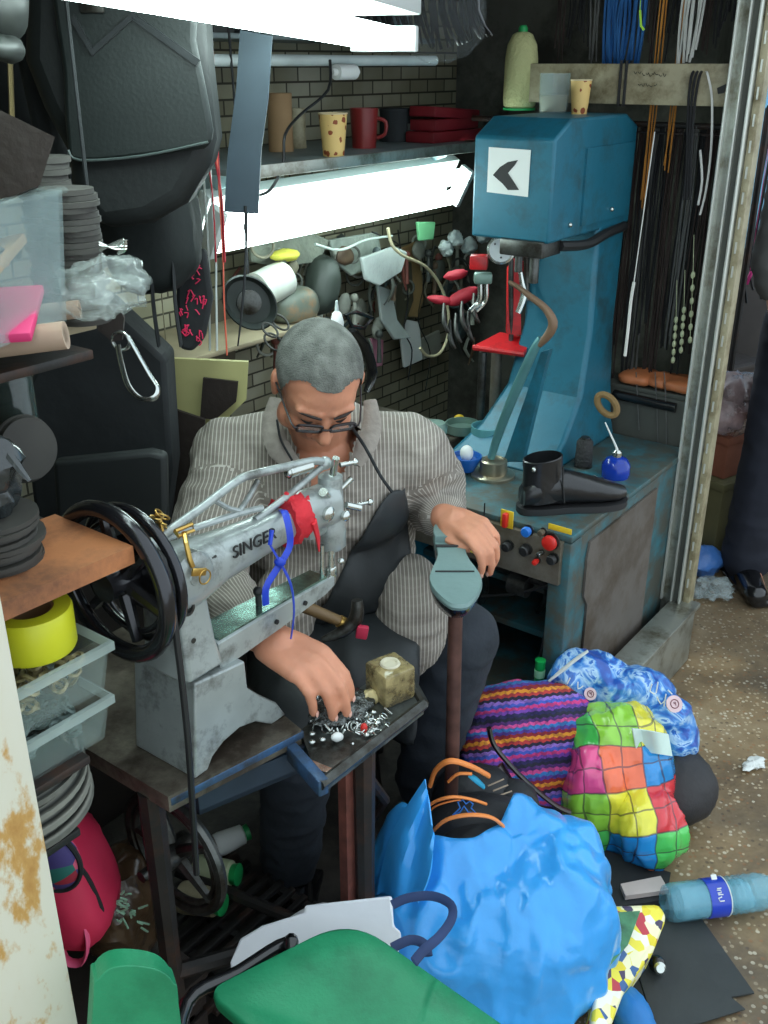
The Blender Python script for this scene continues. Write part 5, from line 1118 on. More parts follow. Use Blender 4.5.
# --- rainbow quilted bag
def rainbow():
    T = NT('rainbow_quilted_check'); p = T.p; co = T.add('ShaderNodeTexCoord').outputs['Object']; mp = T.add('ShaderNodeMapping'); mp.inputs['Rotation'].default_value = (math.radians(30), math.radians(6), 0); mp.inputs['Location'].default_value = (.013, 0, .01); T.l(co, mp.inputs[0]); s_ = T.add('ShaderNodeSeparateXYZ'); wn = T.add('ShaderNodeTexNoise'); wn.inputs['Scale'].default_value = 9; T.l(co, wn.inputs['Vector']); wm = T.add('ShaderNodeVectorMath'); wm.operation = 'MULTIPLY_ADD'; T.l(wn.outputs['Color'], wm.inputs[0]); wm.inputs[1].default_value = (.045, .045, .045); T.l(mp.outputs[0], wm.inputs[2]); T.l(wm.outputs[0], s_.inputs[0])
    u = math_n(T, 'MULTIPLY', s_.outputs[0], 22); v = math_n(T, 'MULTIPLY', s_.outputs[2], 22)
    fu, fv = math_n(T, 'FRACT', u), math_n(T, 'FRACT', v); iu, iv = math_n(T, 'FLOOR', u), math_n(T, 'FLOOR', v)
    idx = math_n(T, 'FRACT', math_n(T, 'ADD', math_n(T, 'MULTIPLY', math_n(T, 'FLOOR', math_n(T, 'MULTIPLY', iv, .5)), .29), math_n(T, 'MULTIPLY', math_n(T, 'FLOOR', math_n(T, 'MULTIPLY', iu, .5)), .43)))
    P = [(34, 140, 210), (230, 80, 140), (236, 226, 70), (80, 196, 90), (240, 110, 70), (214, 50, 60), (150, 210, 70)]
    col = ramp(T, idx, [(i/len(P), c) for i, c in enumerate(P)])
    e = math_n(T, 'MINIMUM', math_n(T, 'MINIMUM', fu, math_n(T, 'SUBTRACT', 1, fu)), math_n(T, 'MINIMUM', fv, math_n(T, 'SUBTRACT', 1, fv)))
    col = mixc(T, math_n(T, 'MULTIPLY', math_n(T, 'LESS_THAN', e, .04), .7), col, (60, 50, 60)); T.l(col, p.inputs['Base Color']); p.inputs['Roughness'].default_value = .25; p.inputs['Coat Weight'].default_value = .5
    b = T.add('ShaderNodeBump'); b.inputs['Strength'].default_value = .6; b.inputs['Distance'].default_value = .012; T.l(math_n(T, 'MINIMUM', e, .25), b.inputs['Height']); T.l(b.outputs[0], p.inputs['Normal']); return T.m
t = thing('rainbow_bag', 'shiny rainbow checked shopping bag leaning on the woven tote', 'bag', V((.54, 1.78, 0)))
mb = MB(); mb.ell(V((.545, 1.85, .14)), (.115, .095, .165), eul(-25, 0, 0), 20, .01, 8, 8, pw=.75); mb.ell(V((.59, 1.74, .09)), (.085, .085, .085), None, 14, .01, 9, 2); mb.ell(V((.48, 1.80, .14)), (.07, .07, .12), None, 12)
me = blob_mesh(mb, .007, 2, crumple(.009, 14, 7, (1.3, 1, .4)))
for v in me.vertices: v.co.z = max(v.co.z, .002)
fin('body', me, rainbow(), t, smooth=80)
mb = MB(); mb.tube([atY(x, y, 1.86) for x, y in ((632, 735), (612, 745), (600, 760), (592, 775))], .0022, 6, sub=3); ob('drawstring', mb, M['white'], t)
mb = MB(); mb.sheet(lambda u, v: atY(632+36*u+4*v, 728+6*u+22*v, 1.80+.01*math.sin(u*7)), 8, 6, .003); ob('paper_tag', mb, mat('pale_mint_paper', (214, 236, 226), .6), t)
# --- blue graphic bag draped over a round black bag
def bluegraph():
    T = NT('blue_marbled_print'); p = T.p; co = T.add('ShaderNodeTexCoord').outputs['Object']; n = T.add('ShaderNodeTexNoise'); n.inputs['Scale'].default_value = 13; n.inputs['Detail'].default_value = 5; n.inputs['Distortion'].default_value = 2.2; T.l(co, n.inputs['Vector'])
    T.l(ramp(T, n.outputs['Fac'], [(0, (16, 50, 130)), (.42, (28, 84, 176)), (.5, (60, 136, 214)), (.60, (180, 214, 240)), (.63, (50, 120, 206)), (.72, (20, 60, 140))], False), p.inputs['Base Color']); p.inputs['Roughness'].default_value = .35; p.inputs['Coat Weight'].default_value = .3; return T.m
t = thing('blue_printed_bag', 'crumpled blue and white printed plastic bag with round pink badges on the sill', 'bag', V((.56, 2.02, .0)))
mb = MB()
for (x0, y0, x1, y1, Y, ry) in ((548, 652, 625, 705, 2.05, 10), (590, 668, 670, 725, 2.02, 0), (640, 690, 692, 765, 1.96, -20), (565, 655, 610, 690, 2.06, 0)):
    c, hw, hh = px_box(x0, y0, x1, y1, Y); mb.ell(c, (hw, .06, hh), eul(0, ry, 0), 16, .012, 12, 4, pw=.85)
me = blob_mesh(mb, .006, 2, crumple(.007, 11, 9)); bgm = bluegraph(); fin('body', me, bgm, t, smooth=80)
mb = MB(); mb.tube([atY(x, y, 2.01) for x, y in ((548, 682), (560, 672), (575, 660), (588, 651))], [.004, .007, .007, .005], 8, sub=4, flat=.5); ob('white_hem', mb, M['white'], t)
pk = mat('pale_pink_badge', (226, 196, 200), .6); dk = mat('dark_pink_ink', (120, 60, 70), .6)
for x, y, Y, s in ((590, 694, 1.985, .9), (674, 704, 1.895, 1.15)):
    c = atY(x, y, Y); n = V((.15, -.75, .6)).normalized(); mb = MB(); mb.lathe([(.017*s, 0), (.017*s, .003), (.001, .0032)], c, n, 26); bd = ob('badge', mb, pk, t)
    mb = MB(); mb.torus(c+n*.004, n, .0085*s, .001, 22, 5); ob('ring_mark', mb, dk, bd); mb = MB(); q = c+n*.0045; x_ = n.cross(ZD).normalized(); y_ = x_.cross(n); mb.tube([q-x_*.002-y_*.004, q-x_*.002+y_*.004, q+x_*.003+y_*.003, q-x_*.001], .0009, 5); ob('letter', mb, dk, bd)
mb = MB()
for G_ in ([(652, 684), (650, 691), (655, 694)], [(658, 682), (656, 693)], [(657, 697), (661, 704), (665, 700)], [(666, 694), (664, 706)], [(668, 690), (672, 694)], [(672, 754), (680, 757)], [(684, 758), (690, 763), (686, 768)], [(570, 678), (567, 684)], [(578, 682), (578, 689), (583, 686)]):
    mb.tube([atY(x, y, 1.905 if x > 600 else 1.975) for x, y in G_], .0016, 5, sub=2)
ob('white_print', mb, M['white'], t, kind='stuff')
mb = MB(); c = V((.69, 1.90, .085)); mb.ell(c, (.10, .12, .085), None, 20, .008, 7, 5); one('round_black_bag', mb, mat('black_soft_case', (42, 40, 42), .6, var=.2, bump=.2), 'round black soft case lying under the blue printed bag', 'bag')
mb = MB(); mb.ell(V((.57, 2.03, .085)), (.13, .085, .085), None, 18, .01, 8, 2); one('dark_cloth_bundle', mb, M['darkb'], 'dark bundle on the ground supporting the blue printed bag', 'bundle')
# --- bottle
t_l = V((.30, .10, 0)); d = (atZ(768, 893, .04)-atZ(690, 903, .04)); d.z = 0; d.normalize(); c = atZ(664, 904, .042); c.z = .043
t = thing('water_bottle', 'clear blue-tinted plastic water bottle lying on the pavement', 'bottle', V((c.x, c.y, 0)))
pr = [(.006, .004), (.026, 0), (.036, .006), (.040, .02), (.040, .085), (.0385, .09), (.0385, .125), (.040, .13)]
for k in range(5): z = .135+k*.013; pr += [(.040, z), (.0375, z+.006)]
pr += [(.040, .205), (.036, .225), (.024, .25), (.014, .262), (.013, .272)]
mb = MB(); mb.lathe(pr, c, d, 32); ob('bottle_wall', mb, mat('blue_tinted_pet', (120, 190, 210), .08, alpha=.42, coat=.8), t)
mb = MB(); mb.lathe([(.034, .03), (.0365, .04), (.036, .088), (.02, .09)], c-ZD*.001, d, 24); mb.ell(c+d*.17-ZD*.004, (.034, .034, .028), None, 14, .01, 30, 2); ob('crushed_film', mb, mat('ice_blue_film', (150, 206, 224), .2, alpha=.55, bump=1, bscale=50), t)
mb = MB(); mb.lathe([(.0405, .088), (.0408, .13), (.0400, .13), (.0400, .088), (.0405, .088)], c, d, 36); lb = ob('label_band', mb, mat('deep_blue_label', (26, 62, 184), .3, coat=.4), t)
n = V((0, -.62, .78)); n = (n - d*n.dot(d)).normalized(); q = c+d*.109+n*.0415
u_ = n.cross(d).normalized()
mb = MB(); mb.box(c+d*.109+(n*.3+V((0, .5, .8))*1).normalized()*.0412*1, (.012, .018, .002), frame(u_, n), 0); ob('label_patch', mb, M['white'], lb)
mb = MB()
for k, G_ in enumerate(([(-.012, .006), (-.012, -.004), (-.006, -.006), (-.004, .002)], [(.0, .006), (.001, -.005)], [(.004, -.005), (.004, .003), (.009, .003), (.010, -.005)], [(.013, .006), (.013, -.003)])):
    mb.tube([q + u_*x + d*y - n*(.0004+ x*x*12) for x, y in G_], .0013, 5)
ob('label_writing', mb, M['white'], lb)
mb = MB(); mb.torus(c+d*.132, d, .0405, .0012, 32, 6); ob('label_edge', mb, M['white'], lb)
mb = MB(); mb.lathe([(.015, .264), (.0155, .268), (.015, .284), (.012, .286)], c, d, 24); ob('cap', mb, mat('blue_cap', (24, 50, 190), .35), t)
# --- black sheets, floral bag, small items
sh_m = mat('black_rubber_sheet', (50, 54, 54), .6, var=.15, bump=.15, bscale=60)
mb = MB(); mb.prism([atZ(x, y, .004) for x, y in ((640, 905), (700, 918), (754, 994), (700, 1004), (640, 1040), (600, 1040))], ZD*.004); one('rubber_sheet', mb, sh_m, 'dark grey rubber sheet lying on the pavement below the bottle', 'sheet')
mb = MB(); mb.prism([atZ(x, y, .0085) for x, y in ((665, 925), (716, 985), (745, 1010), (700, 1024), (655, 1030), (640, 980))], ZD*.003); one('rubber_sheet', mb, sh_m, 'second dark rubber sheet lying crooked on top of the first', 'sheet')
def floral():
    T = NT('yellow_floral_print'); p = T.p; co = T.add('ShaderNodeTexCoord').outputs['Object']; v = T.add('ShaderNodeTexVoronoi'); v.inputs['Scale'].default_value = 55; T.l(co, v.inputs['Vector']); s_ = T.add('ShaderNodeSeparateColor'); T.l(v.outputs['Color'], s_.inputs[0])
    T.l(ramp(T, s_.outputs[0], [(0, (236, 222, 70)), (.30, (242, 236, 190)), (.55, (232, 210, 50)), (.66, (70, 60, 90)), (.74, (190, 60, 70)), (.8, (240, 240, 220)), (.92, (60, 100, 150))]), p.inputs['Base Color']); p.inputs['Roughness'].default_value = .45; return T.m
t = thing('floral_bag', 'flat yellow floral shopping bag wedged beside the blue carrier bag', 'bag', atZ(630, 950, 0))
mb = MB(); mb.prism([atZ(x, y, z) for x, y, z in ((606, 904, .16), (660, 902, .14), (668, 915, .13), (655, 948, .12), (625, 990, .10), (606, 1040, .08), (590, 1040, .08), (600, 960, .14))], V((-.01, .01, -.075))); o = ob('body', mb, floral(), t); b_ = o.modifiers.new('b', 'BEVEL'); b_.width = .012; b_.segments = 3
mb = MB(); mb.prism([atZ(x, y, z) for x, y, z in ((606, 914, .165), (640, 912, .152), (628, 945, .148), (608, 968, .148))], V((0, 0, .003))); ob('green_panel', mb, mat('green_print', (70, 130, 90), .5, var=.5, scale=30), t)
mb = MB(); mb.ell(atZ(633, 1012, .05)+V((0, 0, -.01)), (.035, .06, .045), eul(0, 0, 20), 14, .006, 20); one('small_blue_bag', mb, mat('mid_blue_nylon', (34, 120, 190), .5), 'small blue pouch at the lower end of the floral bag', 'pouch')
c = atZ(657, 964, .028); t = thing('black_ball_knob', 'glossy black round knob lying on the rubber sheet', 'knob', c-ZD*.016); mb = MB(); mb.ell(c, .017, n=14); ob('ball', mb, M['blackgl'], t); mb = MB(); mb.lathe([(.010, 0), (.012, .006), (.008, .010)], c+V((0, -.014, .006)), V((0, -.8, .6)), 18); ob('collar', mb, M['steel'], t)
mb = MB(); mb.prism([atZ(x, y, .03) for x, y in ((620, 888), (660, 880), (668, 894), (625, 900))], ZD*.012); one('pale_card', mb, mat('pink_grey_card', (190, 176, 170), .7), 'pale pinkish card sticking out under the rainbow bag', 'card')
mb = MB(); mb.prism([atZ(x, y, .012) for x, y in ((590, 850), (670, 878), (665, 905), (600, 915))], ZD*.016); one('black_folder', mb, M['black'], 'black folder under the rainbow bag and card', 'folder')
mb = MB(); mb.ell(atZ(753, 764, .012), (.028, .020, .008), eul(0, 0, 20), 16, .016, 60, 3); one('paper_scrap', mb, M['white'], 'crumpled white paper scrap alone on the brown pavement', 'paper')
mb = MB(); mb.ell(atZ(708, 588, .03), (.08, .06, .026), None, 22, .03, 26, 3); one('clear_wrapper', mb, mat('clear_wrapper_film', (170, 184, 184), .12, alpha=.4, bump=1, bscale=45, coat=.5), 'crumpled clear wrapper on the ground right of the metal post', 'wrapper')
# --- white tote with navy handles
t = thing('white_tote', 'white cloth tote with navy handles behind the green chair', 'bag', V((-.02, 1.30, .0)))
wt = mat('white_cotton', (226, 230, 236), .8, var=.05, bump=.3, bscale=12)
mb = MB(); P = [(230, 962, .34), (240, 938, .36), (262, 925, .38), (304, 912, .40), (304, 905, .41), (392, 895, .42), (394, 925, .40), (402, 932, .38), (398, 950, .34), (390, 985, .28), (300, 1020, .25), (232, 985, .30)]
pts = [atZ(x, y, z) for x, y, z in P]; 
mb.prism(pts, V((.0, .03, -.05))); mb2 = MB(); o = ob('body', mb, wt, t); b_ = o.modifiers.new('b', 'BEVEL'); b_.width = .008; b_.segments = 3
mb = MB(); mb.ell(V((-.09, 1.25, .16)), (.12, .06, .15), eul(-15, 0, 0), 16, .012, 8, 2, pw=.75); ob('lower_body', mb, wt, t)
nv = mat('navy_webbing', (34, 54, 96), .7)
mb = MB(); mb.tube([atZ(x, y, .44+.01*k) for k, (x, y) in enumerate(((392, 905), (408, 898), (432, 896), (450, 904), (452, 918), (440, 936), (424, 950), (414, 962)))], .0072, 8, sub=4, flat=.3, up=(.1, -.7, .7)); ob('handle', mb, nv, t)
mb = MB(); mb.tube([atZ(x, y, .42) for x, y in ((392, 948), (410, 940), (424, 944), (428, 956))], .0075, 8, sub=4, flat=.3, up=(.1, -.7, .7)); ob('handle', mb, nv, t)
# --- green chair
ch = thing('green_chair', 'green plastic chair with black tubular frame at the front of the picture', 'chair', V((0, .9, 0)))
gm = mat('green_moulded_plastic', (34, 140, 96), .45, var=.08, scale=14, dirt=(20, 116, 78), dscale=8, dirt_amt=.2, bump=.1, bscale=200)
ez = .455; q0, q1, q2 = atZ(350, 917, ez), atZ(520, 1036, ez), atZ(206, 990, ez)
e1_, e2_ = (q1-q0).normalized(), (q2-q0).normalized(); q3 = q1 + e2_*(q2-q0).length
def srad(pts, r, n=6):
    out = []; N = len(pts)
    for i in range(N):
        p, a, b = pts[i], (pts[i-1]-pts[i]).normalized(), (pts[(i+1) % N]-pts[i]).normalized(); rr = r[i]
        for k in range(n+1): u = k/n; A = p+a*rr; B = p+b*rr; out.append(A*(1-u)**2 + p*2*u*(1-u) + B*u*u)
    return out
q4 = q0 + e1_*.40; q5 = q4 + e2_*(q2-q0).length; L2 = (q2-q0).length; q6 = q0 + e2_*L2
mb = MB(); ol = srad([q0, q4, q5, q6], [.07, .06, .03, .03], 8); ce = sum(ol, V((0, 0, 0)))/len(ol)
rings = [[p-ZD*.022 for p in ol], [p-ZD*.010+(p-ce)*.008 for p in ol], [p-ZD*.002+(p-ce)*.0 for p in ol], [p+(ce-p)*.03 for p in ol], [p+(ce-p)*.25-ZD*.006 for p in ol], [p+(ce-p)*.6-ZD*.014 for p in ol], [p+(ce-p)*.95-ZD*.016 for p in ol]]
mb.ring_loft(rings); ob('seat', mb, gm, ch, smooth=60)
bo = [atY(x, y, .80) for x, y in ((95, 1150), (93, 1000), (98, 980), (112, 968), (135, 966), (160, 971), (174, 984), (179, 1005), (184, 1150))]
mb = MB(); mb.prism(smooth_pts(bo, 3, True), V((-.012, .028, -.004))); o = ob('backrest', mb, gm, ch, smooth=60); b_ = o.modifiers.new('b', 'BEVEL'); b_.width = .008; b_.segments = 4; b_.limit_method = 'ANGLE'
bl = atY(150, 1060, .815); ua, ub = atZ(186, 1004, .452), atZ(286, 944, .437)
mb = MB(); mb.tube([bl, bl+V((.012, .02, -.10)), ua, ua.lerp(ub, .5), ub, ub+V((.01, -.02, -.02)), V((ub.x, ub.y-.02, .012))], .0105, 10, sub=5); ob('leg', mb, M['blackgl'], ch)
for s0 in (q4-e1_*.03+e2_*.03, q5-e1_*.03-e2_*.03): mb = MB(); mb.tube([s0-ZD*.024, V((s0.x*1.05, s0.y, .012))], .0115, 10); ob('leg', mb, M['blackgl'], ch)
mb = MB(); mb.tube([bl, V((bl.x-.01, bl.y-.02, .30)), V((bl.x-.01, bl.y-.03, .012))], .0115, 10); ob('leg', mb, M['blackgl'], ch)
mb = MB(); mb.tube([ub-ZD*.008, q4-e1_*.03+e2_*.03-ZD*.03], .010, 8); mb.tube([V((bl.x-.01, bl.y-.02, .425)), q5-e1_*.03-e2_*.03-ZD*.03], .010, 8); ob('cross_rail', mb, M['blackgl'], ch)
# --- bits on the tray
c = (atZ(390, 695, TY)); t = thing('glue_block', 'greasy translucent square block of wax at the end of the tray', 'block', c)
mb = MB(); cz = .062; mb.box(c+V((0, 0, cz/2)), (.062, .062, cz), rotz(35), .005); ob('block', mb, mat('yellowed_clear_resin', (176, 160, 112), .15, alpha=.75, var=.4, scale=30, dirt=(88, 74, 48), dscale=24, dirt_amt=.5, coat=.6), t)
mb = MB(); mb.torus(c+V((0, 0, cz+.001)), ZD, .014, .0035, 24, 6); mb.cyl(c+ZD*(cz-.003), c+ZD*(cz+.001), .012); ob('opening', mb, mat('pale_wax', (206, 200, 176), .4), t)
mb = MB(); random.seed(5); bits = []
for k in range(110):
    x, y = random.gauss(346, 19), random.gauss(722, 13); p = atZ(min(max(x, 312), 392), min(max(y, 700), 762-(x-312)*.4), TY); mb2 = None
    r = random.random()
    if r < .4: mb.torus(p+ZD*.006, (random.random()-.5, random.random()-.5, random.random()), random.uniform(.005, .009), .0012, 12, 5)
    elif r < .8: mb.cyl(p+ZD*.003, p+V((random.uniform(-.014, .014), random.uniform(-.014, .014), .006+random.random()*.012)), .0018, seg=6)
    else: mb.ell(p+ZD*.005, (.006, .005, .004), n=6)
one('metal_fittings', mb, M['steel'], 'pile of small shiny metal fittings on the tray under the fingers', 'fittings', kind='stuff')
mb = MB(); mb.ell(atZ(343, 708, TY+.012), (.055, .040, .017), eul(0, 0, 35), 16, .014, 40, 6); one('foil_wrapper', mb, mat('crumpled_dark_foil', (104, 108, 106), .2, .85, var=.4, scale=60, bump=1, bscale=90), 'crumpled dark foil wrapper on the tray beside the fingers', 'foil')
mb = MB(); mb.ell(atZ(337, 737, TY+.008), (.012, .007, .008), eul(0, 20, 40), 10, .003, 50); one('white_tip', mb, M['white'], 'small white plastic tip among the metal fittings', 'tip')
mb = MB(); mb.ell(atZ(364, 728, TY+.010), (.006, .006, .009), n=8); one('red_bead', mb, MATS['red_plastic'], 'small red bead among the metal fittings', 'bead')
mb = MB(); mb.ell(atZ(368, 698, TY+.012), (.022, .013, .014), eul(0, 0, 50), 10, .008, 40); one('wax_lump', mb, mat('cream_wax', (206, 190, 140), .4, var=.3, scale=40), 'lump of cream wax left of the square block', 'wax')
mb = MB(); mb.prism([atZ(x, y, TY+.002) for x, y in ((305, 758), (334, 770), (337, 775), (325, 773), (300, 764))], ZD*.002); one('knife_blade', mb, M['steel'], 'small pointed steel blade at the near edge of the tray', 'blade')
# hammer in the lap
t = thing('hammer', 'brown handled hammer with a red tip resting on the cobbler lap', 'hammer', atY(335, 618, 1.62))
mb = MB(); mb.tube([atY(300, 605, 1.58), atY(320, 613, 1.585), atY(342, 622, 1.59)], [.012, .011, .010], 12); ob('handle', mb, mat('dark_olive_handle', (112, 88, 56), .5, var=.2), t)
mb = MB(); mb.cyl(atY(339, 621, 1.588), atY(345, 624, 1.59), .012); ob('ferrule', mb, M['brass'], t)
mb = MB(); mb.tube([atY(322, 640, 1.57), atY(342, 632, 1.575), atY(356, 618, 1.585), atY(357, 600, 1.59)], [.006, .012, .014, .010], 10, sub=3); ob('head', mb, M['dsteel'], t)
mb = MB(); mb.box(atY(362, 632, 1.575), (.022, .012, .026), eul(0, 10, 0), .003); ob('red_tip', mb, mat('dull_red_rubber', (190, 44, 74), .6), t)
# ================================================================== back wall shelf, hanging clutter, laces, street
SB = 1.58
shf = thing('storage_shelf', 'grey sheet metal shelf above the lower fluorescent light carrying cups', 'shelf', S(2.1, 1.8, 1.43))
SZ = 1.44
mb = MB(); mb.sbox(1.60, 2.62, 1.62, 2.05, SZ-.014, SZ, .002); ob('shelf_board', mb, mat('grey_shelf_metal', (120, 132, 132), .5, .3, var=.15), shf)
mb = MB(); mb.sbox(1.60, 2.62, 1.612, 1.622, SZ-.024, SZ+.003, .001); ob('front_lip', mb, M['alu'], shf)
for a_ in (1.66, 2.5): mb = MB(); mb.prism([S(a_, 2.05, SZ-.014), S(a_, 1.64, SZ-.014), S(a_, 1.66, SZ-.035), S(a_, 2.05, SZ-.16)], AD*.006); ob('bracket', mb, mat('pale_blue_grey_metal', (168, 196, 200), .5), shf)
def on_shelf(x, b_=1.68): d = ray(x, 120); t_ = b_/d.dot(BD); p = O+d*t_; p.z = SZ; return p
paper_cup(on_shelf(333, 1.66), 'yellow patterned paper cup on the wall shelf in front of the red cup', .098, .036)
c = on_shelf(364, 1.76); t = thing('red_cup', 'dark red cup behind the paper cup on the wall shelf', 'cup', c); mb = MB(); mb.lathe([(.032, 0), (.038, .10), (.035, .10), (.029, .006)], c); ob('wall', mb, mat('dark_red_glaze', (128, 36, 34), .4), t); mb = MB(); mb.tube([c+V((.036, 0, .075)), c+V((.058, 0, .065)), c+V((.056, 0, .035)), c+V((.034, 0, .025))], .005, 8, sub=3); ob('handle', mb, MATS['dark_red_glaze'], t)
for (x, b_, w_, d_, h_, m, lab, n) in (
    (445, 1.74, .26, .10, .030, 'r1', 'lower flat dark red tray at the right end of the wall shelf', 'red_tray'),):
    c = on_shelf(x, b_); t = thing(n, lab, 'tray', c); mb = MB(); mb.box(c+ZD*h_/2, (w_, d_, h_), RS, .004); ob('tray', mb, mat('faded_dark_red', (120, 26, 34), .5), t)
    c2 = c+ZD*.031; mb = MB(); mb.box(c2+ZD*.045, (.24, .09, .028), RS @ eul(0, 4, 0), .004); t2 = thing('red_case', 'upper dark red case on the wall shelf above the red tray', 'case', c2); ob('lid', mb, MATS['faded_dark_red'], t2); mb = MB(); mb.box(c2+ZD*.016, (.23, .09, .03), RS, .003); ob('body', mb, MATS['faded_dark_red'], t2)
for x, b_, r, h_, m, lab in ((280, 1.86, .032, .14, M['card'], 'brown can at the left end of the wall shelf'), (296, 1.90, .026, .10, M['beige'], 'pale tin behind on the wall shelf left of the paper cup'), (395, 1.84, .045, .09, M['black'], 'black round tin on the wall shelf right of the red cup'), (412, 1.80, .03, .05, M['dsteel'], 'low steel tin on the wall shelf beside the red tray')):
    c = on_shelf(x, b_); mb = MB(); mb.lathe([(r, 0), (r*1.03, .004), (r, .01), (r, h_-.01), (r*1.03, h_-.004), (r, h_), (r*.8, h_-.003)], c); one('tin', mb, m, lab, 'tin')
# upper rail, roller and second shelf
sh2 = MB(); sh2.sbox(1.3, 2.62, 1.78, 2.05, 1.70, 1.712, .002); one('upper_shelf', sh2, MATS['grey_shelf_metal'], 'upper metal shelf board near the ceiling on the back wall', 'shelf')
mb = MB(); mb.cyl(S(1.30, 1.74, 1.655), S(2.5, 1.70, 1.655), .013, seg=14); one('white_pipe', mb, mat('white_pipe_plastic', (190, 202, 200), .4), 'long white pipe running along above the cups', 'pipe')
c = atB(345, 72, 1.68); mb = MB(); mb.cyl(c-AD*.035, c+AD*.035, .018, seg=20); mb.cyl(c-AD*.05, c+AD*.05, .008); one('paper_roll', mb, M['white'], 'short white roll on the pipe above the cups', 'roll')
mb = MB(); mb.tube([atB(330, 60, 1.66), atB(328, 90, 1.64), atB(300, 115, 1.64), atB(285, 135, 1.62), atB(283, 165, 1.62), atB(270, 190, 1.62), atB(255, 196, 1.62)], .0035, 6, sub=4); one('black_cable', mb, M['belt'], 'thin black cable looping down past the shelf end', 'cable')
random.seed(21)
for k in range(14):
    a_ = 1.35+k*.09; h_ = random.uniform(.05, .12); w_ = random.uniform(.05, .075); mcol = random.choice([(90, 96, 92), (60, 62, 60), (126, 60, 52), (70, 90, 96), (120, 108, 84), (44, 46, 46)])
    mb = MB(); mb.sbox(a_, a_+w_, 1.84, 1.98, 1.712, 1.712+h_, .003); one('stock_box', mb, mat('box_colour_%d' % (k % 6), mcol, .7), 'small dusty box in the row on the upper shelf', 'box', 'dusty boxes on the upper shelf')
# small stuff standing between shelf and lamp
hz = 1.335+.02
hl = MB(); hl.sbox(1.62, 2.6, 1.90, 2.05, 1.225, 1.238, .002); one('lamp_shelf', hl, MATS['grey_shelf_metal'], 'narrow shelf board behind the lower fluorescent light', 'shelf')
for k in range(11):
    a_ = 1.70+k*.08; r = random.uniform(.018, .028); h_ = random.uniform(.07, .15); c = S(a_, 1.95+random.uniform(-.03, .05), 1.238)
    mb = MB(); mb.lathe([(r, 0), (r, h_*.7), (r*.5, h_*.85), (r*.5, h_)], c, seg=16); one('glue_bottle', mb, random.choice([M['white'], M['clear'], M['beige'], mat('pale_blue_bottle', (140, 180, 200), .3), mat('pale_green_bottle', (150, 200, 160), .3)]), 'small bottle in the row behind the lower fluorescent light', 'bottle', 'bottles behind the lower light')
# pegboard of parts under the lamp
def roll(x0, y0, x1, y1, b_, m, name, lab, cat, r, hang=True):
    p0, p1 = atB(x0, y0, b_), atB(x1, y1, b_); mb = MB(); d = (p1-p0).normalized(); L = (p1-p0).length
    mb.lathe([(r*.3, .004), (r*.7, 0), (r, .006), (r*.97, L*.3), (r, L*.6), (r*.96, L-.006), (r*.7, L), (r*.3, L-.004)], p0, d, 22); return one(name, mb, m, lab, cat)
ob_ = MB(); ob_.sbox(1.50, 2.12, 1.78, 2.05, .985, .997, .002); one('parts_shelf', ob_, M['wood2'], 'pale board shelf on the back wall behind the cobbler head', 'shelf')
roll(255, 292, 285, 278, 1.86, mat('dirty_white_cloth', (196, 200, 190), .7), 'cloth_roll', 'rolled white cloth lying under the left end of the lower light', 'roll', .05)
c = atB(292, 305, 1.86); mb = MB(); mb.ell(c, (.085, .06, .05), RS, 16, .008, 14, 4, pw=.8); one('grey_leather_bundle', mb, mat('grey_green_leather', (96, 104, 94), .55, var=.25, dirt=(150, 110, 70), dscale=14, dirt_amt=.2), 'grey green leather bundle just above and left of the cobbler head', 'bundle')
c = atB(322, 285, 1.88); mb = MB(); mb.ell(c, (.05, .05, .085), RS @ eul(0, 20, 0), 16, .01, 14, 9, pw=.8); one('dark_leather_bundle', mb, mat('dark_green_grey_leather', (58, 66, 60), .55, var=.3), 'dark folded leather bundle above the cobbler head', 'bundle')
mb = MB(); mb.ell(atB(285, 255, 1.86), (.05, .03, .016), RS, 12, .01, 20); one('yellow_cloth', mb, mat('dull_yellow_cloth', (190, 186, 70), .8), 'small yellow cloth under the lower fluorescent light', 'cloth')
# round black pan with strap and black loops
t = thing('black_pan', 'round black pan shaped mould hanging left above the cobbler', 'mould', atB(252, 305, 1.70)); n = V((.25, -.95, .1)).normalized()
c = atB(250, 303, 1.70); mb = MB(); mb.lathe([(.001, .02), (.058, .022), (.070, .0), (.074, .002), (.066, .028), (.001, .028)], c, -n, 36, sx=.8); ob('dish', mb, mat('dark_grey_iron', (54, 60, 58), .5, .4), t); mb = MB(); mb.lathe([(.03, 0), (.03, .006), (.012, .01)], c-n*.018, n, 24); ob('hub', mb, M['dsteel'], t)
mb = MB(); mb.tube([c+ZD*.07, V((c.x-.02, c.y+.01, 1.938))], .003, 6); ob('hanging_cord', mb, M['black'], t)
for k, (x, y) in enumerate(((270, 330), (280, 322), (274, 342))):
    mb = MB(); mb.torus(atB(x, y, 1.66+k*.02), V((.3, -.8, .5)), .022+.003*k, .003, 26, 6, sx=.6); one('steel_hook_ring', mb, M['dsteel'], 'dark steel ring hanging beside the round black pan', 'ring', 'steel rings by the black pan')
mb = MB(); mb.tube([atB(x, y, 1.62) for x, y in ((345, 315), (356, 312), (372, 318), (364, 328), (352, 326))], .006, 8, True); mb.tube([atB(x, y, 1.64) for x, y in ((352, 330), (364, 345), (372, 372), (366, 392))], [.015, .022, .020, .01], 8, sub=3, flat=.5); one('black_straps', mb, M['blackgl'], 'bunch of glossy black straps hanging right of the cobbler head', 'strap')
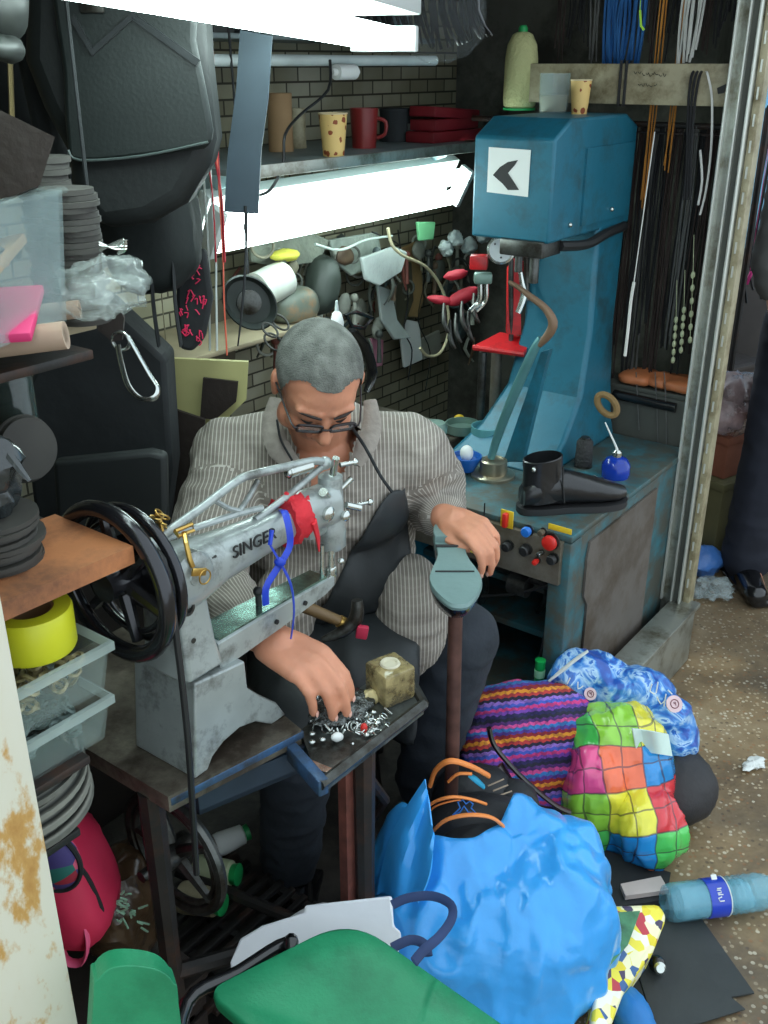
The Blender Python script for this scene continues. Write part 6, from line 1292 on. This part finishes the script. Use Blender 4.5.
c = atB(337, 318, 1.63); t = thing('glue_tube', 'small white nozzle bottle standing right behind the cobbler head', 'bottle', c); mb = MB(); mb.lathe([(.016, -.03), (.018, -.01), (.012, .012), (.006, .018)], c); ob('body', mb, M['white'], t); mb = MB(); mb.lathe([(.006, .018), (.003, .045)], c, seg=12); ob('nozzle', mb, MATS['white_pipe_plastic'], t)
# hanging bags and papers on the bricks right of the head
PW = 2.0
for (P, m, lab, nm, b_) in (
  ([(395, 290), (408, 262), (412, 262), (414, 300), (402, 335), (396, 330)], mat('dark_olive_leather', (70, 68, 52), .6), 'narrow dark olive leather piece hanging on the bricks', 'leather_piece', 1.93),
  ([(376, 270), (392, 262), (398, 290), (388, 330), (378, 320)], mat('taupe_leather', (112, 106, 90), .6), 'taupe leather piece hanging on the bricks', 'leather_piece', 1.93),
  ([(399, 318), (420, 322), (423, 360), (405, 368)], M['white'], 'white paper sheet pinned to the bricks under the cables', 'paper', 1.96),
  ([(372, 338), (384, 340), (383, 366), (373, 368)], mat('dusty_pink_paper', (196, 128, 150), .7), 'small dusty pink paper pinned to the bricks', 'paper', 1.98),
  ([(378, 285), (392, 290), (398, 320), (412, 338), (395, 340), (382, 320)], mat('pale_clear_bag', (190, 200, 196), .2, alpha=.6), 'pale plastic bag hanging among the leather pieces', 'plastic_bag', 1.88),
  ([(398, 250), (420, 240), (424, 300), (418, 318), (402, 316)], mat('tan_wood_last', (150, 124, 82), .6), 'tan wooden piece hanging on the bricks behind the cables', 'wood_piece', 1.95),
  ([(418, 222), (436, 222), (434, 240), (420, 241)], mat('pale_green_card', (120, 196, 140), .6), 'pale green card at the right end of the lower light', 'card', 1.82),
  ([(362, 258), (395, 246), (408, 252), (402, 272), (380, 286), (366, 280)], mat('milky_film', (206, 216, 212), .2, alpha=.7, bump=.6), 'milky plastic bag hanging under the lower light', 'plastic_bag', 1.84),
  ([(420, 340), (440, 330), (442, 352), (424, 360)], mat('grey_paper', (150, 150, 138), .7), 'grey paper pinned low on the bricks', 'paper', 1.98),
  ([(250, 238), (300, 228), (330, 240), (320, 262), (280, 268), (252, 262)], mat('grey_rag', (110, 116, 104), .8, var=.4, bump=.5), 'grey rag hanging under the left part of the lower light', 'cloth', 1.90),
  ([(330, 240), (378, 232), (384, 262), (352, 276), (334, 262)], mat('light_rag', (150, 160, 150), .8, var=.4, bump=.5), 'light rag hanging under the middle of the lower light', 'cloth', 1.92),
  ([(204, 300), (236, 300), (236, 360), (204, 360)], mat('brown_grey_card', (96, 88, 72), .8), 'brown card leaning on the wall left of the black pan', 'card', 2.0)):
    mb = MB(); pts = [atB(x, y, b_) for x, y in P]; mb.prism(pts, BD*.012); o = one(nm, mb, m, lab, nm.split('_')[-1]); v_ = o.modifiers.new('b', 'BEVEL'); v_.width = .004; v_.segments = 2; v_.limit_method = 'ANGLE'
random.seed(8)
pal = [(84, 88, 80), (120, 116, 96), (56, 60, 56), (140, 142, 130), (92, 74, 56), (168, 172, 160), (70, 84, 84), (110, 60, 50)]
lbl = 'small tool or scrap hanging on the crowded back wall under the light'
for k in range(150):
    x, y = random.uniform(240, 475), random.uniform(236, 345)
    if 385 < x < 445 and y > 300: continue
    b_ = random.uniform(1.86, 2.02); c = atB(x, y, b_); m = mat('clutter_%d' % (k % 8), pal[k % 8], .6, var=.35); mb = MB(); r = random.random()
    if r < .35: mb.tube([c, c+V((random.uniform(-.03, .03), -.01, -.05)), c+V((random.uniform(-.03, .03), -.01, -.10))], [.006, .010, .005], 7, sub=2, flat=.6)
    elif r < .6: mb.torus(c, V((.4, -.8, random.random()*.6)), random.uniform(.018, .035), .004, 18, 6)
    elif r < .8: mb.ell(c, (random.uniform(.02, .04), .015, random.uniform(.02, .045)), RS @ eul(0, random.uniform(-30, 30), 0), 8, .006, 30, k)
    else: mb.cyl(c, c+V((.0, -.012, -.09)), .005, .009, 10); mb.ell(c, (.013, .012, .014), n=6)
    one('hanging_tool', mb, m, lbl, 'tool', 'small things hanging on the back wall')
def cable(P, b_, r, m, lab, name='cable'):
    mb = MB(); mb.tube([atB(x, y, b_) for x, y in P], r, 7, sub=4); one(name, mb, m, lab, 'cable')
cable([(388, 228), (392, 245), (404, 256), (425, 266), (440, 285), (448, 310), (448, 335), (440, 353), (428, 356), (420, 348)], 1.80, .005, mat('cream_cable', (206, 196, 160), .5), 'cream cable looping in a big arc over the tools')
cable([(398, 230), (402, 260), (408, 300), (404, 330), (412, 350), (408, 380)], 1.92, .0025, M['belt'], 'thin black cable hanging down over the bricks')
cable([(372, 232), (400, 246), (385, 262), (396, 284), (384, 305)], 1.86, .0022, M['belt'], 'thin black wire tangled under the light')
cable([(420, 236), (424, 280), (418, 320), (430, 352), (425, 392)], 1.95, .002, M['belt'], 'second thin wire hanging near the cream cable')
cable([(315, 244), (340, 250), (366, 240), (392, 236)], 1.84, .004, mat('pale_cable', (170, 184, 176), .5), 'pale cable running under the lower light')
# red cloth and machine with chrome gauge to the left of the blue machine
rm = thing('red_eyelet_press', 'red press with chrome gauge and flat red table standing behind the blue machine', 'machine', S(2.12, 1.62, .012))
YR = 2.78
def R_(x, y, dy=0): return atY(x, y, YR+dy)
rd = mat('machine_red', (196, 30, 36), .35, var=.12, dirt=(120, 24, 28), dscale=10, dirt_amt=.2)
mb = MB(); ct = R_(503, 343); mb.prism([R_(473, 346), R_(524, 353, -.05), R_(532, 338, .03), R_(500, 332, .08)], V((0, .0, -.012))); mb.tube([R_(473, 347), R_(524, 354, -.05)], .007, 8); ob('table_plate', mb, rd, rm)
mb = MB(); mb.prism([R_(x, y, .02) for x, y in ((507, 334), (521, 335), (521, 300), (524, 262), (514, 260), (508, 270))], V((0, .03, 0))); ob('column_plate', mb, rd, rm)
mb = MB(); mb.box(R_(479, 262, -.04), (.048, .035, .038), eul(0, 0, -10), .004); ob('red_block', mb, rd, rm)
mb = MB(); mb.box(R_(483, 278, -.02), (.05, .03, .03), None, .006); ob('valve', mb, mat('pale_green_steel', (120, 146, 136), .4, .5), rm)
for x in (480, 486): mb = MB(); mb.tube([R_(x, 284, -.02), R_(x, 298, -.02), R_(x-3, 304, -.02), R_(x-10, 311, -.03)], .007, 8, sub=3); ob('steel_pipe', mb, M['steel'], rm)
mb = MB(); gc = R_(501, 250, -.04); n = V((-.1, -1, .15)).normalized(); mb.lathe([(.034, -.02), (.038, 0), (.038, .008), (.033, .010), (.031, .006), (.001, .006)], gc, n, 32); gg = ob('gauge', mb, M['steel'], rm); mb = MB(); mb.lathe([(.030, 0), (.001, .001)], gc+n*.0065, n, 30); ob('dial', mb, mat('silver_dial', (196, 204, 204), .35, .3), gg); mb = MB(); mb.cyl(gc+n*.008, gc+n*.008+V((.008, 0, .018)), .0015, seg=6); mb.ell(gc+n*.008, .004, n=6); ob('pointer', mb, M['belt'], gg)
for dx, dz in ((-4, -4), (4, -2), (0, 5)): mb = MB(); mb.ell(R_(501+dx*1.5, 250+dz*1.5, -.05), .003, n=6); ob('rivet', mb, M['belt'], gg)
mb = MB(); mb.cyl(R_(483, 352, .02), V((R_(483, 352, .02).x, YR+.02, .012)), .012); ob('leg', mb, M['dsteel'], rm); mb = MB(); mb.cyl(R_(497, 352, .06), V((R_(497, 352, .06).x, YR+.06, .012)), .016); ob('leg', mb, M['plate'], rm)
mb = MB(); mb.cyl(R_(518, 352, .04), V((R_(518, 352, .04).x, YR+.04, CZ)), .001); ob('leg', mb, M['dsteel'], rm)
mb = MB(); mb.tube([R_(520, 270, -.03), R_(522, 283, -.03), R_(524, 296, -.04), R_(518, 313, -.05)], [.006, .008, .010, .008], 8, sub=3); ob('clamp', mb, M['steel'], rm)
mb = MB(); mb.cyl(R_(511, 236, .01), R_(511, 350, .03), .007); mb.cyl(R_(526, 240, 0), R_(527, 300, 0), .008); ob('rod', mb, M['dsteel'], rm)
for (x, y, w_, h_, an) in ((462, 297, 34, 14, -25), (440, 300, 26, 9, 10), (455, 275, 24, 10, -10)):
    c, hw, hh = px_box(x-w_/2, y-h_/2, x+w_/2, y+h_/2, 2.95); mb = MB(); mb.ell(c, (hw, .02, hh), eul(0, an, 0), 10, .008, 20, 3); one('red_cloth', mb, mat('crumpled_red_cloth', (158, 26, 44), .7, var=.2), 'crumpled red cloth hanging left of the red press', 'cloth', 'red cloths left of the press')
c = atB(478, 245, 1.62); 
for k, (x, y) in enumerate(((455, 238), (470, 246), (446, 248), (484, 236))): mb = MB(); mb.ell(atB(x, y, 1.80), (.035, .02, .025), RS, 12, .012, 24, k); one('white_film_bag', mb, mat('white_film', (214, 226, 222), .3, alpha=.85, bump=.6), 'crumpled white film bag at the right end of the lower light', 'bag', 'white film bags by the lower light')
# hanging hooks of steel tools below
for k, (x, y) in enumerate(((462, 320), (468, 330), (456, 332), (474, 312), (450, 338), (444, 322))): mb = MB(); p = atY(x, y, 2.85); mb.tube([p+V((0, .02, .05)), p, p+V((.015, -.01, -.03))], [.004, .008, .005], 7, sub=2); one('hanging_plier', mb, M['dsteel'], 'small steel plier hanging left of the red press', 'plier', 'pliers by the red press')
# ---- bench between the cobbler and the blue machine
BZ = .66
bn = thing('work_bench', 'cluttered dark bench between the cobbler and the blue machine', 'bench', S(2.05, 1.70, .012))
mb = MB(); mb.sbox(1.80, 2.40, 1.46, 1.95, BZ-.03, BZ, .004); ob('top', mb, M['tabletop'], bn)
for a_, b_ in ((1.83, 1.49), (2.37, 1.49), (1.83, 1.92), (2.37, 1.92)): mb = MB(); mb.sbox(a_-.015, a_+.015, b_-.015, b_+.015, .012, BZ-.03, .003); ob('leg', mb, M['iron'], bn)
def bz(x, y): return atZ(x, y, BZ)
c = bz(434, 456); t = thing('glass_jar', 'round glass jar with a metal lid on the bench right of the cobbler shoulder', 'jar', c); mb = MB(); mb.lathe([(.036, 0), (.040, .01), (.040, .05), (.030, .07), (.028, .08)], c); ob('glass', mb, mat('greenish_glass', (110, 150, 140), .08, alpha=.45, coat=.8), t); mb = MB(); mb.lathe([(.034, .07), (.036, .085), (.028, .098), (.001, .10)], c); ob('lid', mb, MATS['pale_green_steel'], t)
c = bz(466, 470); t = thing('blue_pot', 'blue plastic pot with white paste standing on the bench', 'pot', c); mb = MB(); mb.lathe([(.022, 0), (.040, .035), (.041, .042), (.037, .042), (.030, .030)], c); ob('pot', mb, mat('cobalt_plastic', (26, 90, 170), .35), t); mb = MB(); mb.ell(c+ZD*.048, (.018, .018, .022), n=10); ob('paste', mb, M['white'], t)
for (x, y, r, h_, m, lab, nm) in ((462, 432, .05, .03, MATS['pale_green_steel'], 'low greenish tin at the back of the bench', 'tin'), (486, 442, .045, .05, mat('teal_pot', (90, 150, 156), .4), 'teal pot beside the blue machine base', 'pot'), (416, 460, .035, .05, M['dsteel'], 'dark steel tin beside the glass jar', 'tin'), (446, 478, .03, .035, M['plate'], 'small dull tin in front of the glass jar', 'tin')):
    c = bz(x, y); mb = MB(); mb.lathe([(r*.92, 0), (r, .004), (r, h_), (r*.92, h_), (r*.9, h_*.4)], c, seg=28); one(nm, mb, m, lab, nm)
c = bz(459, 422); mb = MB(); mb.ell(c+ZD*.012, (.016, .012, .012), n=10); one('yellow_disc', mb, MATS['yellow_plastic'], 'small yellow cap at the back of the bench', 'cap')
# ---- plastic bag hanging at the top of the picture by the light
t = thing('hanging_plastic_bag', 'clear plastic bag of black strips hanging at the end of the overhead light', 'plastic bag', atY(430, 20, 2.28))
c, hw, hh = px_box(385, -60, 488, 58, 2.36); mb = MB(); 
for k in range(34):
    x = 352+k*3.9; mb.tube([atY(x, -50, 2.36+random.uniform(-.03, .03)), atY(x+random.uniform(-4, 6), 10, 2.35), atY(x+10+random.uniform(-4, 6), 50-abs(k-20)*1.1, 2.35)], [.008, .010, .004], 6, sub=2, flat=.5)
ob('black_strips', mb, M['blackgl'], t, kind='stuff')
mb = MB(); mb.ell(c, (hw, .06, hh), eul(0, -8, 0), 20, .02, 12, 6, pw=.8); ob('film', mb, mat('glossy_clear_film', (200, 212, 214), .06, alpha=.05, coat=.6, bump=.8, bscale=20), t)
mb = MB(); mb.tube([c+ZD*(hh*.9), V((c.x, c.y, ZC))], .004, 6); ob('hanging_cord', mb, M['black'], t)
# ---- crossbar and hanging laces
cb_ = thing('cross_bar', 'beige painted metal crossbar with handwriting, running from the post into the shop', 'bar', S(2.60, 1.45, 1.55))
mb = MB(); mb.sbox(2.595, 2.612, .895, 1.50, 1.552, 1.648, .002); ob('bar', mb, M['beige'], cb_)
mb = MB(); random.seed(2)
def wb(x, y): return atA(x, y, 2.593)
for ln, (x0, x1, y0) in enumerate(((634, 664, 73), (638, 656, 84))):
    x = x0; 
    while x < x1:
        k = random.randint(0, 3); mb.tube([wb(x, y0+random.uniform(-2, 1)), wb(x+1.5, y0+random.uniform(0, 3)), wb(x+3, y0+random.uniform(-2, 2))], .0007, 4, sub=2); x += random.uniform(2.6, 4.6); y0 += .15
ob('handwriting', mb, MATS['black_ink'], cb_, kind='stuff')
mb = MB(); mb.prism([atA(x, y, 2.590) for x, y in ((717, 88), (726, 84), (724, 93), (718, 94))], AD*.003); ob('dark_bracket', mb, M['belt'], cb_)
for b_, w_ in ((1.17, .008), (1.185, .006)): mb = MB(); mb.tube([S(2.59, b_, 1.55), S(2.588, b_, 1.655), S(2.616, b_, 1.655), S(2.616, b_, 1.55), S(2.59, b_, 1.55)], .004, 6); ob('black_band', mb, M['belt'], cb_)
brown = mat('dark_brown_laces', (52, 40, 36), .8, var=.35); blk = mat('black_laces', (24, 24, 26), .8, var=.3); gold = mat('golden_brown_laces', (170, 112, 40), .8); whl = mat('white_laces', (200, 200, 194), .8); blu = mat('blue_laces', (26, 84, 140), .8); grl = mat('grey_laces', (92, 92, 90), .8)
def hank(b_, a_, ztop, zbot, m, lab, grp, w_=.035, n=6, name='shoelace_hank', r=.0042):
    mb = MB()
    for k in range(n):
        o_ = (k-(n-1)/2)*w_/n; zb_ = zbot + random.uniform(0, .08); j = lambda: random.uniform(-.006, .006)
        mb.tube([S(a_+j(), b_+o_*.6, ztop), S(a_+j(), b_+o_+j(), ztop*.7+zb_*.3), S(a_+j(), b_+o_+j(), ztop*.35+zb_*.65), S(a_+j(), b_+o_*.8+j(), zb_)], r, 5, sub=3, flat=.5)
    mb.tube([S(a_-.012, b_-w_*.4, ztop-.02), S(a_-.012, b_+w_*.4, ztop-.02), S(a_+.012, b_+w_*.4, ztop-.02), S(a_+.012, b_-w_*.4, ztop-.02)], .003, 5, True)
    one(name, mb, m, lab, 'shoelaces', grp)
mb = MB(); mb.cyl(S(2.66, .90, 1.93), S(2.66, 1.99, 1.93), .008, seg=10); one('lace_rail', mb, M['iron'], 'thin iron rail above the crossbar that the laces hang from', 'rail')
mb = MB(); mb.cyl(S(2.70, .90, 1.50), S(2.70, 1.99, 1.50), .008, seg=10); one('lace_rail', mb, M['iron'], 'lower iron rail behind the crossbar for the long dark laces', 'rail')
random.seed(31)
for k in range(24):
    b_ = .93+k*.021; dk_ = k % 3 != 0
    hank(b_, 2.70+.012*(k % 2), 1.50, random.uniform(.62, .95), [blk, brown, brown, blk, grl][k % 5] if k % 7 else brown, 'dark hank in the thick curtain of laces between blue machine and post', 'long dark shoelaces behind the crossbar', .034, 6)
for k in range(15): hank(.94+k*.033, 2.66, 1.93, random.uniform(1.62, 1.70), [blk, blk, brown, grl][k % 4], 'dark hank of laces hanging above the crossbar', 'short dark shoelaces above the crossbar', .034, 5)
for x, y1, m, lab in ((652, 215, gold, 'longer golden brown shoelaces hanging through the crossbar'), (672, 180, gold, 'shorter golden brown shoelaces hanging right of the long golden ones'),):
    p = atA(x, 100, 2.63); b_ = p.dot(BD); zb_ = atA(x, y1, 2.63).z; hank(b_, 2.640, 1.93, zb_, m, lab, None, .022, 4, r=.0035)
p = atA(688, 30, 2.62).dot(BD); hank(p, 2.63, 1.93, 1.60, whl, 'white shoelaces hanging above the crossbar near the post', None, .06, 9, r=.006)
mb = MB(); q = lambda x, y: atA(x, y, 2.583)
mb.tube([atA(706, 73, 2.60)+ZD*.004, q(708, 76), q(712, 100), q(711, 150), q(706, 190), q(700, 215)], .003, 6, sub=4, flat=.4); mb.tube([q(700, 150), q(702, 180), q(698, 205)], .003, 6, sub=3); one('white_lace', mb, whl, 'single long white lace looped over the crossbar beside the post', 'shoelace')
mb = MB(); [mb.tube([atA(x, 73, 2.60)+ZD*.004, q(x-3, 78), q(x-6-i, 110), q(x-7-i*2, 160), q(x-10-i, 200)], .0035, 6, sub=3) for i, x in enumerate((694, 698, 702))]; one('black_lace', mb, blk, 'black laces looped over the crossbar left of the white lace', 'shoelaces')
c = atA(622, 35, 2.64); p = c.dot(BD); hank(p, 2.645, 1.93, 1.60, blu, 'wide hank of bright blue laces hanging above the crossbar', None, .12, 16, r=.008)
mb = MB(); mb.tube([atY(640, 10, 2.75), atY(641, 26, 2.75), atY(644, 30, 2.75)], .003, 6); mb.tube([atY(640, 10, 2.75), V((atY(640, 10, 2.75).x, 2.78, 1.925))], .001, 5); one('green_tag', mb, mat('lime_tag', (150, 200, 50), .5), 'tiny lime green tag hanging among the laces', 'tag')
mb = MB(); mb.tube([atB(634, 282, 1.0), atB(631, 300, 1.0), atB(628, 330, 1.0), atB(625, 356, 1.0)], .004, 6, sub=2); mb.tube([atB(634, 282, 1.0), V((atB(634, 282, 1.0).x+.02, atB(634, 282, 1.0).y+.03, 1.5))], .0015, 5); one('white_string', mb, whl, 'white cord hanging along the right side of the blue machine', 'cord')
mb = MB(); 
for x, y0, y1 in ((693, 275, 340), (684, 310, 350), (676, 320, 360)):
    for k in range(6): mb.ell(atA(x-k*.6, y0+(y1-y0)*k/5, 2.66), (.006, .006, .010), n=6)
    mb.tube([atA(x, y0, 2.66), atA(x-3, y1, 2.66)], .001, 5); mb.tube([atA(x, y0, 2.66), atA(x+1, y0-40, 2.68)], .001, 5)
one('bead_strings', mb, mat('pale_beads', (180, 186, 150), .4), 'strings of pale beads hanging low in front of the dark laces', 'beads', None, 40, 'stuff')
# ---- things between the machine and the end wall
mb = MB(); mb.sbox(2.655, 2.76, .915, 1.35, .78, .795, .003); mb.sbox(2.655, 2.67, .915, 1.35, .012, .78, .002); one('side_shelf', mb, M['darkch'], 'dark side shelf unit between the blue machine and the end wall', 'shelf')
for (x, y, s_) in ((640, 372, .05), (664, 372, .045), (684, 370, .05)):
    c = atA(x, y, 2.70); mb = MB(); mb.ell(V((c.x, c.y, 0.795+.020)), (s_*1.2, s_*1.1, .020), RS, 14, .008, 18, x, pw=.8); one('leather_scrap_roll', mb, mat('orange_brown_leather', (176, 104, 64), .5, var=.25), 'rolled orange brown leather on the side shelf', 'leather', 'leather rolls on the side shelf')
mb = MB(); mb.cyl(atA(614, 394, 2.649), atA(676, 408, 2.649), .014, seg=14); one('black_rod', mb, M['blackgl'], 'black rod lying under the orange brown leather rolls', 'rod')
mb = MB(); mb.torus(atB(607, 405, 1.02), V((-.3, -.9, .1)), .032, .009, 24, 8, sx=.6); one('yellow_rope_coil', mb, mat('tan_rope', (120, 96, 58), .8), 'small coil of tan rope hanging at the side of the blue machine', 'rope')
for x, y1 in ((636, 430), (655, 450), (664, 540)): mb = MB(); mb.tube([atA(x, 372, 2.648), atA(x+2, 410, 2.646), atA(x+3, y1, 2.646)], .0016, 5, sub=3); one('hanging_wire', mb, grl, 'thin grey wire hanging beside the blue machine', 'wire', 'wires hanging beside the blue machine')
# ---- street beyond the post
def S3(x, y, Y): return atY(x, y, Y)
per = thing('person', 'person standing beyond the metal post in grey shirt and dark trousers, cut by the frame', 'person', V((1.38, 3.06, 0)))
bx_, by_ = 1.38, 3.06
mb = MB()
HCs = V((bx_+.02, by_-.02, 1.60)); mb.ell(HCs, (.075, .095, .115), n=14); cap(mb, V((bx_, by_+.02, 1.40)), HCs-ZD*.06, .055, .052)
mb.ell(HCs+V((0, -.10, -.01)), (.012, .018, .022), n=8); 
for s_ in (-1, 1): mb.ell(HCs+V((s_*.078, .01, 0)), (.01, .018, .03), n=8)
mb.ell((bx_, by_, 1.20), (.15, .10, .20)); mb.ell((bx_, by_, .95), (.14, .10, .12))
hp = [V((bx_-.17, by_, 1.36)), V((bx_-.20, by_-.02, 1.10)), V((bx_-.185, by_-.12, .90))]; chain(mb, hp, [.05, .042, .03])
hand(mb, hp[2]+V((0, -.005, -.01)), V((.05, -.35, -1)), V((.3, -1, .3)), V((-1, 0, 0)), [(12, 20, 12)]*4, sc=.95)
hp2 = [V((bx_+.17, by_, 1.36)), V((bx_+.21, by_+.02, 1.08)), V((bx_+.20, by_-.08, .86))]; chain(mb, hp2, [.05, .042, .03]); hand(mb, hp2[2], V((0, -.3, -1)), V((-.3, -1, .3)), V((1, 0, 0)), [(12, 20, 12)]*4, sc=.95)
for s_ in (-1, 1): chain(mb, [V((bx_+s_*.09, by_, .92)), V((bx_+s_*.10, by_-.02, .50)), V((bx_+s_*.11, by_+.02, .08))], [.08, .055, .04]); cap(mb, V((bx_+s_*.11, by_+.03, .05)), V((bx_+s_*.13, by_-.14, .04)), .035, .028)
me = blob_mesh(mb, .0065, 3); fin('body', me, M['skin'], per, smooth=80)
mb = MB(); mb.ell((bx_, by_, 1.18), (.19, .14, .24), n=16); cap(mb, V((bx_-.15, by_, 1.36)), V((bx_+.15, by_, 1.36)), .07, .07); mb.ell((bx_, by_, .98), (.175, .135, .14), n=14)
chain(mb, [hp[0], hp[1], hp[1].lerp(hp[2], .25)], [.075, .068, .062], 18); chain(mb, [hp2[0], hp2[1], hp2[1].lerp(hp2[2], .3)], [.075, .066, .06], 18)
me = blob_mesh(mb, .009, 4, lambda p: .006*(1-2*abs(noise.noise(V((p.x*12, p.y*12, p.z*20)))))); fin('shirt', me, mat('plain_grey_shirt', (92, 92, 90), .85, var=.1), per, smooth=80)
mb = MB(); mb.ell((bx_, by_, .92), (.165, .125, .11), n=14)
for s_ in (-1, 1): chain(mb, [V((bx_+s_*.09, by_, .90)), V((bx_+s_*.11, by_-.01, .50)), V((bx_+s_*.12, by_+.02, .09))], [.105, .09, .085], 18)
me = blob_mesh(mb, .010, 4, lambda p: .006*(1-2*abs(noise.noise(V((p.x*10, p.y*10, p.z*16)))))); fin('trousers', me, mat('dark_navy_trousers', (32, 36, 48), .85, var=.2), per, smooth=80)
for s_ in (-1, 1): mb = MB(); cap(mb, V((bx_+s_*.12, by_+.05, .048)), V((bx_+s_*.145, by_-.16, .040)), .045, .038); mb.box((bx_+s_*.132, by_-.05, .012), (.09, .28, .022), rotz(-6*s_), .004); me = blob_mesh(mb, .009, 2); fin('shoe', me, M['blackgl'], per, smooth=80)
mb = MB(); mb.ell(HCs+V((0, .015, .025)), (.082, .095, .10), n=24); mb.f = [f for f in mb.f if (sum((mb.v[i] for i in f), V((0, 0, 0)))/len(f)-HCs).z > (.03 if (sum((mb.v[i] for i in f), V((0, 0, 0)))/len(f)-HCs).y < -.02 else -.04)]; mb.m = [0]*len(mb.f); ob('hair', mb, M['black'], per)
# hanging black straps on the street side of the end wall
mb = MB(); mb.cyl((1.22, 3.40, 1.52), (1.75, 3.85, 1.52), .01, seg=8); mb.cyl((1.22, 3.40, 1.52), (1.22, 3.40, .0), .012, seg=8); mb.cyl((1.75, 3.85, 1.52), (1.75, 3.85, .0), .012, seg=8); one('street_rail', mb, M['iron'], 'iron display rail standing in the street beyond the metal post', 'rail')
for k in range(7):
    p = V((1.22, 3.40, 1.52)).lerp(V((1.75, 3.85, 1.52)), .04+k*.045); mb = MB(); mb.tube([p-ZD*.005, p+V((-.012, -.01, -.25)), p+V((-.02, -.01, -.5)), p+V((.0, -.015, -.62+.04*(k % 3)))], .011, 6, sub=3, flat=.35); one('hanging_belt', mb, M['black'], 'black belt hanging in the street beyond the metal post', 'belt', 'black belts beyond the post')
p = S3(749, 278, 3.42); mb = MB(); mb.box(p, (.012, .008, .045), eul(0, 15, 0), .002); mb.tube([p, V((p.x, p.y-.0, 1.515))], .001, 5); one('pink_tag', mb, mat('neon_pink_tag', (236, 60, 150), .5), 'neon pink tag hanging among the black belts', 'tag')
mb = MB(); mb.box((2.35, 4.2, 1.15), (.7, .03, .42), eul(0, -28, 0), .01); mb.cyl((2.35, 4.22, .95), (2.35, 4.22, 0), .02); one('pale_pink_panel', mb, mat('pale_pink_panel_paint', (226, 190, 200), .6), 'slanted pale pink board on a stand against the blue wall', 'board')
for (x, y, z, sx, sy, sz, m, lab, nm) in ((1.20, 3.35, .0, .30, .30, .34, mat('olive_crate', (96, 92, 60), .7), 'olive crate on the ground beyond the metal post', 'crate'), (1.20, 3.36, .34, .28, .28, .16, mat('brown_carton', (140, 84, 62), .8), 'brown carton on top of the olive crate', 'carton'), (1.30, 4.15, .0, .5, .4, .5, M['darkb'], 'large dark carton behind the standing person', 'carton')):
    t = thing(nm, lab, nm, V((x, y, z))); mb = MB(); mb.box((x, y, z+sz/2), (sx, sy, sz), rotz(35), .01); ob('body', mb, m, t); mb = MB(); mb.box((x, y, z+sz-.02), (sx+.015, sy+.015, .03), rotz(35), .005); ob('rim', mb, m, t)
c = V((1.17, 3.22, .60)); mb = MB(); mb.ell(c, (.12, .10, .105), None, 18, .03, 12, 5); one('clear_goods_bag', mb, mat('clear_goods_film', (150, 130, 130), .2, alpha=.7, var=.5, scale=20, bump=.7, bscale=30, coat=.4), 'clear plastic bag of reddish goods on the brown carton', 'bag')
mb = MB(); mb.ell((1.10, 3.12, .06), (.09, .07, .055), None, 14, .02, 16, 7); one('blue_film_bag', mb, mat('blue_film', (70, 120, 190), .3, alpha=.85, bump=.5), 'small blue plastic bag at the foot of the olive crate', 'bag')
for (x, y) in ((1.22, 4.35), (1.62, 4.42)): mb = MB(); mb.box((x, y, .45), (.26, .2, .9), rotz(10), .01); one('dark_cabinet', mb, mat('dark_street_cabinet', (50, 46, 44), .7), 'low dark cabinet in front of the pale blue street wall', 'cabinet', 'dark cabinets by the blue wall')
